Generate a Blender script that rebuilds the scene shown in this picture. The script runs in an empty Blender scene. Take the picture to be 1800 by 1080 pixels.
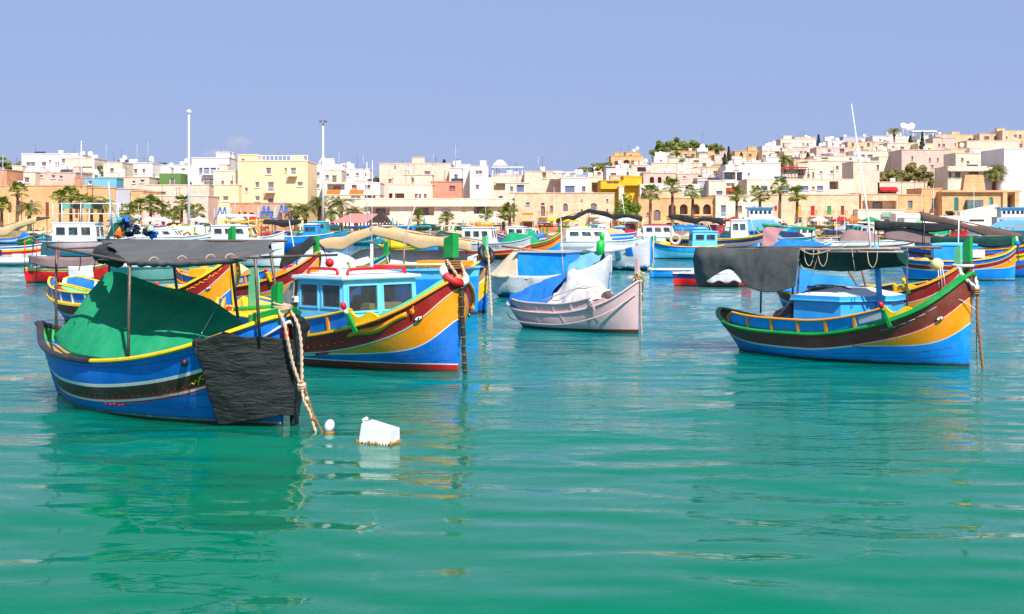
import bpy, bmesh, math, random
import numpy as np
from mathutils import Vector, Matrix, noise as mnoise

random.seed(7)
R = math.radians
scene = bpy.context.scene
col = scene.collection

# ------------------------------------------------------------------ camera
CAM_H = 3.0
FPX = 2500.0            # focal length in photo pixels (50 mm on 36 mm, 1800 px wide)
HOR = 388.0             # horizon row in the photo
cd = bpy.data.cameras.new('camera')
cam = bpy.data.objects.new('camera', cd); col.objects.link(cam)
cam.location = (0, 0, CAM_H); cam.rotation_euler = (R(90), 0, 0)
cd.lens = 50; cd.sensor_width = 36; cd.shift_y = -152 / 1800.0
cd.clip_start = 0.5; cd.clip_end = 20000
scene.camera = cam

# ------------------------------------------------------------------ sky
SUN_EL = 50.0
SUN_AZ = 157.0          # compass: 0 = +Y (view direction), clockwise; behind the camera, to the right
w = bpy.data.worlds.new('World'); scene.world = w; w.use_nodes = True
wn = w.node_tree; wn.nodes.clear()
sky = wn.nodes.new('ShaderNodeTexSky'); sky.sky_type = 'NISHITA'; sky.sun_disc = False
sky.sun_elevation = R(SUN_EL); sky.sun_rotation = R(SUN_AZ)
sky.altitude = 0; sky.air_density = 1.0; sky.dust_density = 0.6; sky.ozone_density = 2.0
tint = wn.nodes.new('ShaderNodeMix'); tint.data_type = 'RGBA'; tint.blend_type = 'MIX'
tint.inputs['Factor'].default_value = 0.86
tint.inputs['B'].default_value = (2.25, 2.95, 5.45, 1)      # even lavender summer haze over the whole sky
bg = wn.nodes.new('ShaderNodeBackground'); bg.inputs['Strength'].default_value = 0.085
wo = wn.nodes.new('ShaderNodeOutputWorld')
# the haze thins out with height: full in the low sky, clearer and deeper blue overhead
tcw = wn.nodes.new('ShaderNodeTexCoord'); sxw = wn.nodes.new('ShaderNodeSeparateXYZ'); mrw = wn.nodes.new('ShaderNodeMapRange'); mrw.interpolation_type = 'SMOOTHSTEP'
wn.links.new(tcw.outputs['Generated'], sxw.inputs[0]); wn.links.new(sxw.outputs[2], mrw.inputs[0])
mrw.inputs[1].default_value = 0.10; mrw.inputs[2].default_value = 0.55; mrw.inputs[3].default_value = 0.86; mrw.inputs[4].default_value = 0.15
wn.links.new(mrw.outputs[0], tint.inputs['Factor'])
wn.links.new(sky.outputs[0], tint.inputs['A']); wn.links.new(tint.outputs['Result'], bg.inputs['Color'])
wn.links.new(bg.outputs[0], wo.inputs['Surface'])

sd = bpy.data.lights.new('sun', 'SUN'); sun = bpy.data.objects.new('sun', sd); col.objects.link(sun)
sd.energy = 4.2; sd.angle = R(0.5); sd.color = (1.0, 0.945, 0.87)
_d = Vector((math.sin(R(SUN_AZ)) * math.cos(R(SUN_EL)), math.cos(R(SUN_AZ)) * math.cos(R(SUN_EL)), math.sin(R(SUN_EL))))
sun.rotation_euler = _d.to_track_quat('Z', 'Y').to_euler(); sun.location = _d * 100

scene.view_settings.view_transform = 'Standard'; scene.view_settings.look = 'None'
scene.view_settings.exposure = 0.72; scene.view_settings.gamma = 1.0
scene.view_settings.use_curve_mapping = False
scene.render.engine = 'CYCLES'

# ------------------------------------------------------------------ helpers
def lin(c):
    c /= 255.0
    return c / 12.92 if c <= 0.04045 else ((c + 0.055) / 1.055) ** 2.4
def S(r, g, b, k=0.8):
    return (lin(r) * k, lin(g) * k, lin(b) * k)
def P(px, py, Y):
    return Vector(((px - 900) * Y / FPX, Y, CAM_H - (py - HOR) * Y / FPX))

MATS = {}
def nodes_of(name):
    m = bpy.data.materials.new(name); m.use_nodes = True
    nt = m.node_tree; b = nt.nodes['Principled BSDF']
    return m, nt, b
def N(nt, t, **k):
    n = nt.nodes.new(t)
    for a, v in k.items():
        if a in n.inputs: n.inputs[a].default_value = v
        else: setattr(n, a, v)
    return n
def mixc(nt, f, a, b, mode='MIX'):
    n = nt.nodes.new('ShaderNodeMix'); n.data_type = 'RGBA'; n.blend_type = mode
    for k, v in (('Factor', f), ('A', a), ('B', b)):
        if hasattr(v, 'is_linked') or hasattr(v, 'links'): nt.links.new(v, n.inputs[k])
        elif k == 'Factor': n.inputs[k].default_value = v
        else: n.inputs[k].default_value = (*v[:3], 1)
    return n.outputs['Result']
def ramp(nt, src, p0, p1):
    n = nt.nodes.new('ShaderNodeMapRange'); n.inputs[1].default_value = p0; n.inputs[2].default_value = p1
    nt.links.new(src, n.inputs[0]); return n.outputs[0]
def texco(nt, scale=(1, 1, 1), out='Object'):
    t = nt.nodes.new('ShaderNodeTexCoord'); m = nt.nodes.new('ShaderNodeMapping')
    m.inputs['Scale'].default_value = scale
    nt.links.new(t.outputs[out], m.inputs[0]); return m.outputs[0]
def noise_(nt, vec, scale, detail=4, rough=0.55):
    n = nt.nodes.new('ShaderNodeTexNoise'); n.inputs['Scale'].default_value = scale
    n.inputs['Detail'].default_value = detail; n.inputs['Roughness'].default_value = rough
    nt.links.new(vec, n.inputs['Vector']); return n.outputs[0]
def bump(nt, b, h, dist, strength=1.0):
    n = nt.nodes.new('ShaderNodeBump'); n.inputs['Distance'].default_value = dist
    n.inputs['Strength'].default_value = strength
    nt.links.new(h, n.inputs['Height']); nt.links.new(n.outputs[0], b.inputs['Normal'])

def paint(key, c, rough=0.38, wear=0.35, coat=0.0):
    """glossy boat paint: brushed coats, faded patches, small scuffs and streaks"""
    if key in MATS: return MATS[key]
    m, nt, b = nodes_of(key)
    v = texco(nt)
    n1 = noise_(nt, v, 2.3, 6, 0.6)
    vs = texco(nt, (6, 6, 0.9)); n2 = noise_(nt, vs, 3.0, 5, 0.6)
    n3 = noise_(nt, v, 38, 3, 0.6)
    fade = tuple(min(1, x * 1.08 + 0.035) for x in c)
    dark = tuple(x * 0.62 for x in c)
    a = mixc(nt, ramp(nt, n1, 0.42, 0.75), c, fade)
    a = mixc(nt, ramp(nt, n2, 0.60, 0.80), a, dark)
    s = nt.nodes.new('ShaderNodeMath'); s.operation = 'MULTIPLY'
    nt.links.new(ramp(nt, n3, 0.64, 0.72), s.inputs[0]); s.inputs[1].default_value = wear
    a = mixc(nt, s.outputs[0], a, (0.42, 0.38, 0.32))
    # weed and scum line just above the water, in ragged patches
    tz = nt.nodes.new('ShaderNodeTexCoord'); sz = nt.nodes.new('ShaderNodeSeparateXYZ'); nt.links.new(tz.outputs['Object'], sz.inputs[0])
    zz = nt.nodes.new('ShaderNodeMath'); zz.operation = 'MULTIPLY_ADD'; zz.inputs[1].default_value = -0.16; nt.links.new(noise_(nt, texco(nt, (3, 3, 6)), 2.0, 5, 0.7), zz.inputs[0]); nt.links.new(sz.outputs[2], zz.inputs[2])
    gr = nt.nodes.new('ShaderNodeMapRange'); gr.inputs[1].default_value = -0.05; gr.inputs[2].default_value = 0.015; gr.inputs[3].default_value = 0.8; gr.inputs[4].default_value = 0.0; nt.links.new(zz.outputs[0], gr.inputs[0])
    a = mixc(nt, gr.outputs[0], a, (0.05, 0.055, 0.03))
    nt.links.new(a, b.inputs['Base Color'])
    r = nt.nodes.new('ShaderNodeMapRange'); r.inputs[3].default_value = rough * 0.75; r.inputs[4].default_value = min(1, rough * 1.6)
    nt.links.new(n1, r.inputs[0]); nt.links.new(r.outputs[0], b.inputs['Roughness'])
    bump(nt, b, n2, 0.012, 0.45)
    MATS[key] = m; return m
def cloth(key, c, rough=0.9, weave=220.0, fold=0.016, trans=0.2, fade=0.05):
    if key in MATS: return MATS[key]
    m, nt, b = nodes_of(key)
    v = texco(nt)
    n1 = noise_(nt, v, 1.4, 6, 0.6); n2 = noise_(nt, v, 7, 4, 0.55)
    vw = texco(nt, (1, 1, 2.2)); n3 = noise_(nt, vw, weave, 2, 0.5)
    hi = tuple(min(1, x * 1.15 + fade) for x in c); lo = tuple(x * 0.7 for x in c)
    a = mixc(nt, ramp(nt, n1, 0.3, 0.85), c, hi); a = mixc(nt, ramp(nt, n2, 0.5, 1.1), a, lo)
    nt.links.new(a, b.inputs['Base Color']); b.inputs['Roughness'].default_value = rough
    b.inputs['Specular IOR Level'].default_value = 0.25
    ad = nt.nodes.new('ShaderNodeMath'); ad.operation = 'MULTIPLY_ADD'
    nt.links.new(n3, ad.inputs[0]); ad.inputs[1].default_value = 0.06; nt.links.new(n2, ad.inputs[2])
    bump(nt, b, ad.outputs[0], fold, 0.8)
    if trans:
        t = nt.nodes.new('ShaderNodeBsdfTranslucent'); nt.links.new(a, t.inputs['Color'])
        mx = nt.nodes.new('ShaderNodeMixShader'); mx.inputs[0].default_value = trans
        o = nt.nodes['Material Output']
        nt.links.new(b.outputs[0], mx.inputs[1]); nt.links.new(t.outputs[0], mx.inputs[2]); nt.links.new(mx.outputs[0], o.inputs[0])
    MATS[key] = m; return m
def plain(key, c, rough=0.6, metal=0.0, n=0.2, scale=8, bmp=0.004):
    if key in MATS: return MATS[key]
    m, nt, b = nodes_of(key)
    v = texco(nt); n1 = noise_(nt, v, scale, 5, 0.6)
    a = mixc(nt, ramp(nt, n1, 0.3, 0.75), tuple(x * (1 - n) for x in c), tuple(min(1, x * (1 + n)) for x in c))
    nt.links.new(a, b.inputs['Base Color']); b.inputs['Roughness'].default_value = rough; b.inputs['Metallic'].default_value = metal
    if bmp: bump(nt, b, n1, bmp, 0.5)
    MATS[key] = m; return m
def glass(key, c=(0.03, 0.045, 0.06), rough=0.06, alpha=0.0):
    if key in MATS: return MATS[key]
    m, nt, b = nodes_of(key)
    b.inputs['Base Color'].default_value = (*c, 1); b.inputs['Roughness'].default_value = rough
    b.inputs['Specular IOR Level'].default_value = 0.8
    if alpha:
        t = nt.nodes.new('ShaderNodeBsdfTransparent'); t.inputs[0].default_value = (0.86, 0.92, 0.94, 1)
        mx = nt.nodes.new('ShaderNodeMixShader'); mx.inputs[0].default_value = alpha
        o = nt.nodes['Material Output']
        nt.links.new(b.outputs[0], mx.inputs[1]); nt.links.new(t.outputs[0], mx.inputs[2]); nt.links.new(mx.outputs[0], o.inputs[0])
    MATS[key] = m; return m
def masonry(key, c, course=0.32, stain=0.35, joint=0.25, var=0.12, rough=0.92):
    """limestone walling or limewashed render: courses, patchy tone, streaks below ledges"""
    if key in MATS: return MATS[key]
    m, nt, b = nodes_of(key)
    t = nt.nodes.new('ShaderNodeTexCoord'); sp = nt.nodes.new('ShaderNodeSeparateXYZ'); cb = nt.nodes.new('ShaderNodeCombineXYZ')
    ad = nt.nodes.new('ShaderNodeMath'); ad.operation = 'ADD'
    nt.links.new(t.outputs['Object'], sp.inputs[0]); nt.links.new(sp.outputs[0], ad.inputs[0]); nt.links.new(sp.outputs[1], ad.inputs[1])
    nt.links.new(ad.outputs[0], cb.inputs[0]); nt.links.new(sp.outputs[2], cb.inputs[1])
    br = nt.nodes.new('ShaderNodeTexBrick'); nt.links.new(cb.outputs[0], br.inputs['Vector'])
    br.inputs['Scale'].default_value = 1.0; br.inputs['Brick Width'].default_value = course * 2.1
    br.inputs['Row Height'].default_value = course; br.inputs['Mortar Size'].default_value = 0.02
    br.inputs['Mortar Smooth'].default_value = 0.6; br.inputs['Bias'].default_value = 0
    br.inputs['Color1'].default_value = (*[x * (1 - var) for x in c], 1)
    br.inputs['Color2'].default_value = (*[min(1, x * (1 + var)) for x in c], 1)
    br.inputs['Mortar'].default_value = (*[x * (1 - joint) for x in c], 1)
    v = texco(nt); n1 = noise_(nt, v, 0.33, 7, 0.65)
    vs = texco(nt, (2.2, 2.2, 0.28)); n2 = noise_(nt, vs, 1.2, 5, 0.6)
    st = tuple(x * y for x, y in zip(c, (0.72, 0.6, 0.5)))
    a = br.outputs['Color']
    k = nt.nodes.new('ShaderNodeMath'); k.operation = 'MULTIPLY'; k.inputs[1].default_value = stain
    nt.links.new(ramp(nt, n1, 0.42, 0.72), k.inputs[0]); a = mixc(nt, k.outputs[0], a, st)
    k2 = nt.nodes.new('ShaderNodeMath'); k2.operation = 'MULTIPLY'; k2.inputs[1].default_value = stain * 0.9
    nt.links.new(ramp(nt, n2, 0.55, 0.8), k2.inputs[0]); a = mixc(nt, k2.outputs[0], a, tuple(x * 0.6 for x in c))
    nt.links.new(a, b.inputs['Base Color']); b.inputs['Roughness'].default_value = rough
    b.inputs['Specular IOR Level'].default_value = 0.2
    bump(nt, b, a, 0.05, 0.5)
    MATS[key] = m; return m

class MB:
    """collects polygons; build() links them as one mesh object"""
    def __init__(s): s.v = []; s.f = []; s.m = []; s.sm = []; s.mats = []
    def mi(s, mat):
        if mat not in s.mats: s.mats.append(mat)
        return s.mats.index(mat)
    def add(s, vs, fs, mat, smooth=False):
        o = len(s.v); s.v += [tuple(p) for p in vs]; k = s.mi(mat)
        for f in fs:
            s.f.append(tuple(i + o for i in f)); s.m.append(k); s.sm.append(smooth)
        return s
    def box(s, c, d, mat, rz=0, bev=0):
        x, y, z = c; a, b, h = d[0] / 2, d[1] / 2, d[2] / 2
        cs, sn = math.cos(rz), math.sin(rz)
        pts = []
        for sz in (-1, 1):
            for sx, sy in ((-1, -1), (1, -1), (1, 1), (-1, 1)):
                px, py = sx * a, sy * b
                pts.append((x + px * cs - py * sn, y + px * sn + py * cs, z + sz * h))
        return s.add(pts, [(3, 2, 1, 0), (4, 5, 6, 7), (0, 1, 5, 4), (1, 2, 6, 5), (2, 3, 7, 6), (3, 0, 4, 7)], mat)
    def hexa(s, p8, mat):
        return s.add(p8, [(3, 2, 1, 0), (4, 5, 6, 7), (0, 1, 5, 4), (1, 2, 6, 5), (2, 3, 7, 6), (3, 0, 4, 7)], mat)
    def tube(s, pts, r, mat, n=8, r2=None, cap=True, smooth=True):
        pts = [Vector(p) for p in pts]; L = len(pts); vs = []
        prev = None
        for i, p in enumerate(pts):
            t = (pts[min(i + 1, L - 1)] - pts[max(i - 1, 0)])
            if t.length < 1e-9: t = Vector((0, 0, 1))
            t.normalize()
            if prev is None:
                ref = Vector((0, 0, 1)) if abs(t.z) < 0.9 else Vector((1, 0, 0))
                a = t.cross(ref).normalized()
            else:
                a = prev - t * prev.dot(t)
                a = a.normalized() if a.length > 1e-6 else t.cross(Vector((1, 0, 0))).normalized()
            prev = a; b = t.cross(a)
            if isinstance(r, (list, tuple)): rr = r[i]
            else: rr = r if r2 is None else r + (r2 - r) * i / max(1, L - 1)
            for k in range(n):
                w_ = 2 * math.pi * k / n
                vs.append(p + (a * math.cos(w_) + b * math.sin(w_)) * rr)
        fs = [(i * n + k, i * n + (k + 1) % n, (i + 1) * n + (k + 1) % n, (i + 1) * n + k) for i in range(L - 1) for k in range(n)]
        s.add(vs, fs, mat, smooth)
        if cap: 
            s.add(vs[:n], [tuple(range(n))[::-1]], mat); s.add(vs[-n:], [tuple(range(n))], mat)
        return s
    def sphere(s, c, r, mat, n=12, m=8, sq=(1, 1, 1), rot=None):
        c = Vector(c); vs = []
        for j in range(m + 1):
            th = math.pi * j / m
            for i in range(n):
                ph = 2 * math.pi * i / n
                p = Vector((math.sin(th) * math.cos(ph) * r * sq[0], math.sin(th) * math.sin(ph) * r * sq[1], math.cos(th) * r * sq[2]))
                if rot is not None: p = rot @ p
                vs.append(c + p)
        fs = [(j * n + i, (j + 1) * n + i, (j + 1) * n + (i + 1) % n, j * n + (i + 1) % n) for j in range(m) for i in range(n)]
        return s.add(vs, fs, mat, True)
    def torus(s, c, R0, r, mat, rot=None, n=20, m=8, seg=None):
        c = Vector(c)
        for i in range(n):
            mm = seg(i) if seg else mat
            vs = []
            for q in (0, 1):
                a = 2 * math.pi * (i + q) / n
                for j in range(m):
                    b = 2 * math.pi * j / m
                    p = Vector(((R0 + r * math.cos(b)) * math.cos(a), (R0 + r * math.cos(b)) * math.sin(a), r * math.sin(b)))
                    if rot is not None: p = rot @ p
                    vs.append(c + p)
            s.add(vs, [(j, m + j, m + (j + 1) % m, (j + 1) % m) for j in range(m)], mm, True)
        return s
    def grid(s, rows, mat, smooth=True, thick=0.0, closed=False, flip=False):
        """rows: list of lists of points -> surface, optionally with thickness"""
        nr, nc = len(rows), len(rows[0])
        pts = [Vector(p) for r_ in rows for p in r_]
        fs = []
        for i in range(nr - 1):
            for j in range(nc - 1):
                f = (i * nc + j, i * nc + j + 1, (i + 1) * nc + j + 1, (i + 1) * nc + j)
                fs.append(f[::-1] if flip else f)
        if not thick: return s.add(pts, fs, mat, smooth)
        nrm = [Vector() for _ in pts]
        for f in fs:
            n_ = (pts[f[2]] - pts[f[0]]).cross(pts[f[3]] - pts[f[1]])
            for i in f: nrm[i] += n_
        for n_ in nrm:
            if n_.length > 1e-12: n_.normalize()
        k = len(pts)
        low = [p - n_ * thick for p, n_ in zip(pts, nrm)]
        fs2 = [tuple(i + k for i in f[::-1]) for f in fs]
        edge = [(j, ) for j in ()]
        ring = [j for j in range(nc)] + [i * nc + nc - 1 for i in range(1, nr)] + [(nr - 1) * nc + j for j in range(nc - 2, -1, -1)] + [i * nc for i in range(nr - 2, 0, -1)]
        fe = []
        for a, b in zip(ring, ring[1:] + ring[:1]):
            f = (a, b, b + k, a + k); fe.append(f if flip else f[::-1])
        return s.add(pts + low, fs + fs2 + fe, mat, smooth)
    def prism(s, poly, z0, z1, mat, top=None):
        """vertical prism from a list of xy (optional different top polygon)"""
        n = len(poly); top = top or poly
        vs = [(x, y, z0) for x, y in poly] + [(x, y, z1) for x, y in top]
        fs = [tuple(range(n))[::-1], tuple(range(n, 2 * n))] + [(i, (i + 1) % n, n + (i + 1) % n, n + i) for i in range(n)]
        return s.add(vs, fs, mat)
    def mesh(s, name):
        me = bpy.data.meshes.new(name); me.from_pydata(s.v, [], s.f)
        for m in s.mats: me.materials.append(m)
        me.polygons.foreach_set('material_index', s.m); me.polygons.foreach_set('use_smooth', s.sm)
        me.update(); return me
    def build(s, name, parent=None, loc=None, rz=0.0, weld=True):
        me = s.mesh(name)
        if weld and len(s.v) < 60000:
            bm = bmesh.new(); bm.from_mesh(me)
            bmesh.ops.remove_doubles(bm, verts=bm.verts, dist=0.00005)
            bm.to_mesh(me); bm.free()
        o = bpy.data.objects.new(name, me); col.objects.link(o)
        if parent is not None: o.parent = parent
        if loc is not None: o.location = loc
        if rz: o.rotation_euler = (0, 0, rz)
        return o

def sharp(o, ang=35):
    me = o.data
    try: me.set_sharp_from_angle(angle=R(ang))
    except Exception: pass
    return o
def tag(o, label=None, cat=None, group=None, kind=None):
    if label: o['label'] = label
    if cat: o['category'] = cat
    if group: o['group'] = group
    if kind: o['kind'] = kind
    return o
def thing(name, label, cat, loc, rz=0.0, group=None):
    o = bpy.data.objects.new(name, None); col.objects.link(o)
    o.empty_display_size = 0.2; o.location = loc; o.rotation_euler = (0, 0, rz)
    return tag(o, label, cat, group)
def kids(o): return [c for c in bpy.data.objects if c.parent == o]
def copy_tree(root, loc, rz=None, label=None, group=None, scale=None):
    def rec(o, parent):
        c = o.copy(); col.objects.link(c)
        c.parent = parent
        for ch in list(o.children): rec(ch, c)
        return c
    c = rec(root, None); c.location = loc
    if rz is not None: c.rotation_euler = (0, 0, rz)
    if scale is not None: c.scale = (scale,) * 3 if not isinstance(scale, tuple) else scale
    if label: c['label'] = label
    if group: c['group'] = group
    return c
def spline(pts, n=8):
    """Catmull-Rom through pts"""
    pts = [Vector(p) for p in pts]; out = []
    for i in range(len(pts) - 1):
        p0 = pts[max(0, i - 1)]; p1 = pts[i]; p2 = pts[i + 1]; p3 = pts[min(len(pts) - 1, i + 2)]
        for k in range(n):
            t = k / n
            out.append(0.5 * ((2 * p1) + (p2 - p0) * t + (2 * p0 - 5 * p1 + 4 * p2 - p3) * t * t + (3 * p1 - p0 - 3 * p2 + p3) * t ** 3))
    out.append(pts[-1]); return out
def sheet(ctrl, n=6, amp=0.03, freq=1.6, seed=0):
    """smooth cloth surface through a control grid, with folds"""
    rows = [spline(r_, n) for r_ in ctrl]
    cols = list(zip(*rows)); cols = [spline(c, n) for c in cols]
    g = [list(r_) for r_ in zip(*cols)]
    nr, nc = len(g), len(g[0])
    out = []
    for i in range(nr):
        r_ = []
        for j in range(nc):
            p = g[i][j]
            a = g[min(i + 1, nr - 1)][j] - g[max(i - 1, 0)][j]; b = g[i][min(j + 1, nc - 1)] - g[i][max(j - 1, 0)]
            nn = a.cross(b)
            nn = nn.normalized() if nn.length > 1e-9 else Vector((0, 0, 1))
            e = mnoise.noise(Vector((p.x * freq + seed, p.y * freq, p.z * freq * 0.6)))
            e2 = 1 - abs(mnoise.noise(Vector((p.x * freq * 2.1 + seed * 3, p.y * freq * 2.1, p.z * freq)))) * 2
            r_.append(p + nn * (e * amp + e2 * amp * 0.5))
        out.append(r_)
    return out
def rope(mb, pts, r, mat, n=8, pitch=None, strands=2):
    """laid rope: strands wound round a spline"""
    sp = spline(pts, n); 
    L = sum((b - a).length for a, b in zip(sp, sp[1:])); pitch = pitch or r * 7
    m = max(8, min(int(L / (pitch / 6)), 900))
    ds = [0]
    for a, b in zip(sp, sp[1:]): ds.append(ds[-1] + (b - a).length)
    res = []; j = 0
    for i in range(m + 1):
        d = L * i / m
        while j < len(ds) - 2 and ds[j + 1] < d: j += 1
        t = (d - ds[j]) / max(1e-9, ds[j + 1] - ds[j]); res.append((sp[j].lerp(sp[j + 1], t), (sp[j + 1] - sp[j]).normalized(), d))
    for k in range(strands):
        q = []
        for p, t, d in res:
            ref = Vector((0, 0, 1)) if abs(t.z) < 0.95 else Vector((1, 0, 0))
            a = t.cross(ref).normalized(); b = t.cross(a); w_ = 2 * math.pi * (d / pitch + k / strands)
            q.append(p + (a * math.cos(w_) + b * math.sin(w_)) * r * 0.5)
        mb.tube(q, r * 0.62, mat, n=5)
    return mb
# ------------------------------------------------------------------ water
def make_water():
    m, nt, b = nodes_of('harbour_water')
    v = texco(nt)
    n1 = noise_(nt, v, 0.035, 3, 0.5)
    a = mixc(nt, ramp(nt, n1, 0.3, 0.7), (0.000, 0.148, 0.072), (0.000, 0.156, 0.095))
    sy = nt.nodes.new('ShaderNodeSeparateXYZ'); ty = nt.nodes.new('ShaderNodeTexCoord'); nt.links.new(ty.outputs['Object'], sy.inputs[0])
    deep = nt.nodes.new('ShaderNodeMapRange'); deep.interpolation_type = 'SMOOTHSTEP'; deep.inputs[1].default_value = 12; deep.inputs[2].default_value = 44; nt.links.new(sy.outputs[1], deep.inputs[0])
    a = mixc(nt, deep.outputs[0], a, (0.000, 0.175, 0.190))      # base colour blends to a bluer tone with distance
    nt.links.new(a, b.inputs['Base Color'])
    b.inputs['Roughness'].default_value = 0.045; b.inputs['IOR'].default_value = 1.333; b.inputs['Specular IOR Level'].default_value = 0.12
    b.inputs['Subsurface Weight'].default_value = 1.0; b.inputs['Subsurface Radius'].default_value = (0.4, 1.0, 0.9); b.inputs['Subsurface Scale'].default_value = 4.0; b.subsurface_method = 'BURLEY'
    # fine ripples, in wind patches
    va = texco(nt, (0.75, 1.5, 1)); vb = texco(nt, (0.5, 1.25, 1))
    r1 = noise_(nt, va, 2.6, 3, 0.5); r2 = noise_(nt, va, 9.0, 3, 0.5); r3 = noise_(nt, vb, 0.55, 2, 0.5)
    patch = ramp(nt, noise_(nt, texco(nt, (0.5, 1, 1)), 0.16, 3, 0.5), 0.36, 0.64)
    def mul(x, k):
        q = nt.nodes.new('ShaderNodeMath'); q.operation = 'MULTIPLY'; nt.links.new(x, q.inputs[0])
        if isinstance(k, (int, float)): q.inputs[1].default_value = k
        else: nt.links.new(k, q.inputs[1])
        return q.outputs[0]
    def addn(x, y):
        q = nt.nodes.new('ShaderNodeMath'); q.operation = 'ADD'; nt.links.new(x, q.inputs[0]); nt.links.new(y, q.inputs[1]); return q.outputs[0]
    sp = nt.nodes.new('ShaderNodeSeparateXYZ'); tc = nt.nodes.new('ShaderNodeTexCoord'); nt.links.new(tc.outputs['Object'], sp.inputs[0])
    calm = nt.nodes.new('ShaderNodeMapRange'); calm.interpolation_type = 'SMOOTHSTEP'; calm.inputs[1].default_value = 13; calm.inputs[2].default_value = 30; calm.inputs[3].default_value = 0.10; calm.inputs[4].default_value = 1.9
    nt.links.new(sp.outputs[1], calm.inputs[0])
    h = addn(mul(r3, 0.10), mul(mul(addn(mul(r1, 0.034), mul(r2, 0.0085)), patch), calm.outputs[0]))
    h = addn(h, mul(r1, 0.004))
    bump(nt, b, h, 1.0, 1.0)
    # mesh: real waves near the camera, growing cells, reaching the horizon
    rng = np.random.RandomState(3)
    ys = list(np.geomspace(9.0, 130.0, 620)); ys = list(np.linspace(-60, 8.0, 8)) + ys + list(np.geomspace(140, 9000, 26))
    ys = np.array(ys)
    xs0 = np.linspace(-1, 1, 330)
    ext = np.array([1.4, 2.2, 4, 9, 20])
    ks = np.concatenate([-ext[::-1], xs0, ext])
    half = np.clip(ys, 9, None) * 0.40 + 1.0
    X = half[:, None] * ks[None, :]; Y = np.repeat(ys[:, None], len(ks), 1)
    Z = np.zeros_like(X)
    for i in range(46):
        lam = 0.55 * (9.0 / 0.55) ** rng.rand()
        th = math.pi / 2 + rng.normal(0, 0.42)
        k = 2 * math.pi / lam; am = 0.0017 * lam ** 0.92 * (0.5 + rng.rand()) * (1.0 if lam < 4 else 0.55)
        fade = np.clip((130 - Y) / 60, 0, 1) * np.clip(lam / 0.30 / (1 + Y * 0.02), 0, 1)
        phx = 0.6 * np.sin(X * 0.11 + i) + 0.5 * np.sin(Y * 0.09 + 2 * i)
        Z += am * fade * np.sin(k * (X * math.cos(th) + Y * math.sin(th)) + phx + rng.rand() * 6.28)
    Z -= 0.004
    nr, nc = X.shape
    co = np.stack([X, Y, Z], -1).reshape(-1, 3)
    idx = np.arange(nr * nc).reshape(nr, nc)
    f = np.stack([idx[:-1, :-1], idx[:-1, 1:], idx[1:, 1:], idx[1:, :-1]], -1).reshape(-1, 4)
    me = bpy.data.meshes.new('water'); me.vertices.add(len(co)); me.vertices.foreach_set('co', co.ravel())
    me.loops.add(f.size); me.loops.foreach_set('vertex_index', f.ravel().astype(np.int32))
    me.polygons.add(len(f)); me.polygons.foreach_set('loop_start', np.arange(0, f.size, 4, dtype=np.int32))
    me.polygons.foreach_set('use_smooth', np.ones(len(f), bool)); me.update(calc_edges=True)
    me.materials.append(m)
    o = bpy.data.objects.new('water', me); col.objects.link(o); tag(o, kind='structure')
make_water()

# ------------------------------------------------------------------ quay and hill
def ridge(x):
    # depth (m) at which the hill stops rising, by world x / depth direction
    t = max(0.0, min(1.0, (x + 20) / 80.0)); t = t * t * (3 - 2 * t)
    return 335 + 125 * t
def ground(x, y):
    if y <= 278: return 1.2
    s = min(y, ridge(x * 300 / max(y, 1))) - 278
    return 1.2 + 0.125 * s - max(0, y - 560) * 0.01
def make_land():
    stone = masonry('quay_stone', S(214, 186, 150, .55), 0.5, 0.5, 0.3, 0.15)
    earth = plain('hill_earth', (0.30, 0.25, 0.16), 0.95, 0, 0.35, 0.3, 0.1)
    pav = plain('quay_paving', S(222, 205, 180, .6), 0.9, 0, 0.15, 0.8, 0.01)
    mb = MB(); rows = []
    for y in [236, 260, 278] + list(np.linspace(290, 560, 22)) + [700, 1200, 3000]:
        rows.append([(x * max(1, y / 300), y, ground(x * max(1, y / 300), y)) for x in list(np.linspace(-300, 300, 41))])
    mb.grid(rows, earth); o = mb.build('hill'); tag(o, kind='structure')
    mb = MB(); mb.box((0, 255.5, 0.104), (640, 39, 2.2), pav); tag(mb.build('quay'), kind='structure')
    mb = MB(); mb.box((0, 235.7, 0.06), (640, 0.5, 2.5), stone)
    tag(mb.build('quay_edge'), kind='structure')
make_land()
# ------------------------------------------------------------------ boat paints (base colours)
def PT(key):
    C = {
     'blue': S(0, 112, 214, .98), 'azure': S(10, 148, 245, .95), 'sky': S(105, 205, 248, .9), 'navy': S(20, 40, 110, .7),
     'yellow': S(255, 205, 10, .9), 'orange': S(255, 152, 0, 1.0), 'green': S(0, 160, 66, .85), 'mint': S(110, 215, 160, .8),
     'maroon': S(172, 24, 16, .8), 'brown': S(138, 60, 46, .8), 'red': S(225, 8, 20, .85), 'white': S(240, 240, 238, .85),
     'pink': S(222, 190, 192, .85), 'greywhite': S(200, 205, 212, .8), 'darkred': S(120, 22, 24, .7), 'dark': S(50, 44, 48, .8),
     'cream': S(240, 220, 150, .85), 'teal': S(120, 190, 175, .8), 'wood': S(190, 140, 95, .8), 'dgreen': S(10, 85, 45, .8),
     'cerulean': S(50, 178, 250, .88), 'purple': S(150, 60, 170, .8), 'aqua': S(30, 170, 190, .8), 'umber': S(80, 50, 38, .75), 'lemon': S(248, 220, 60, .85)}
    return paint('paint_' + key, C[key])
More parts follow.
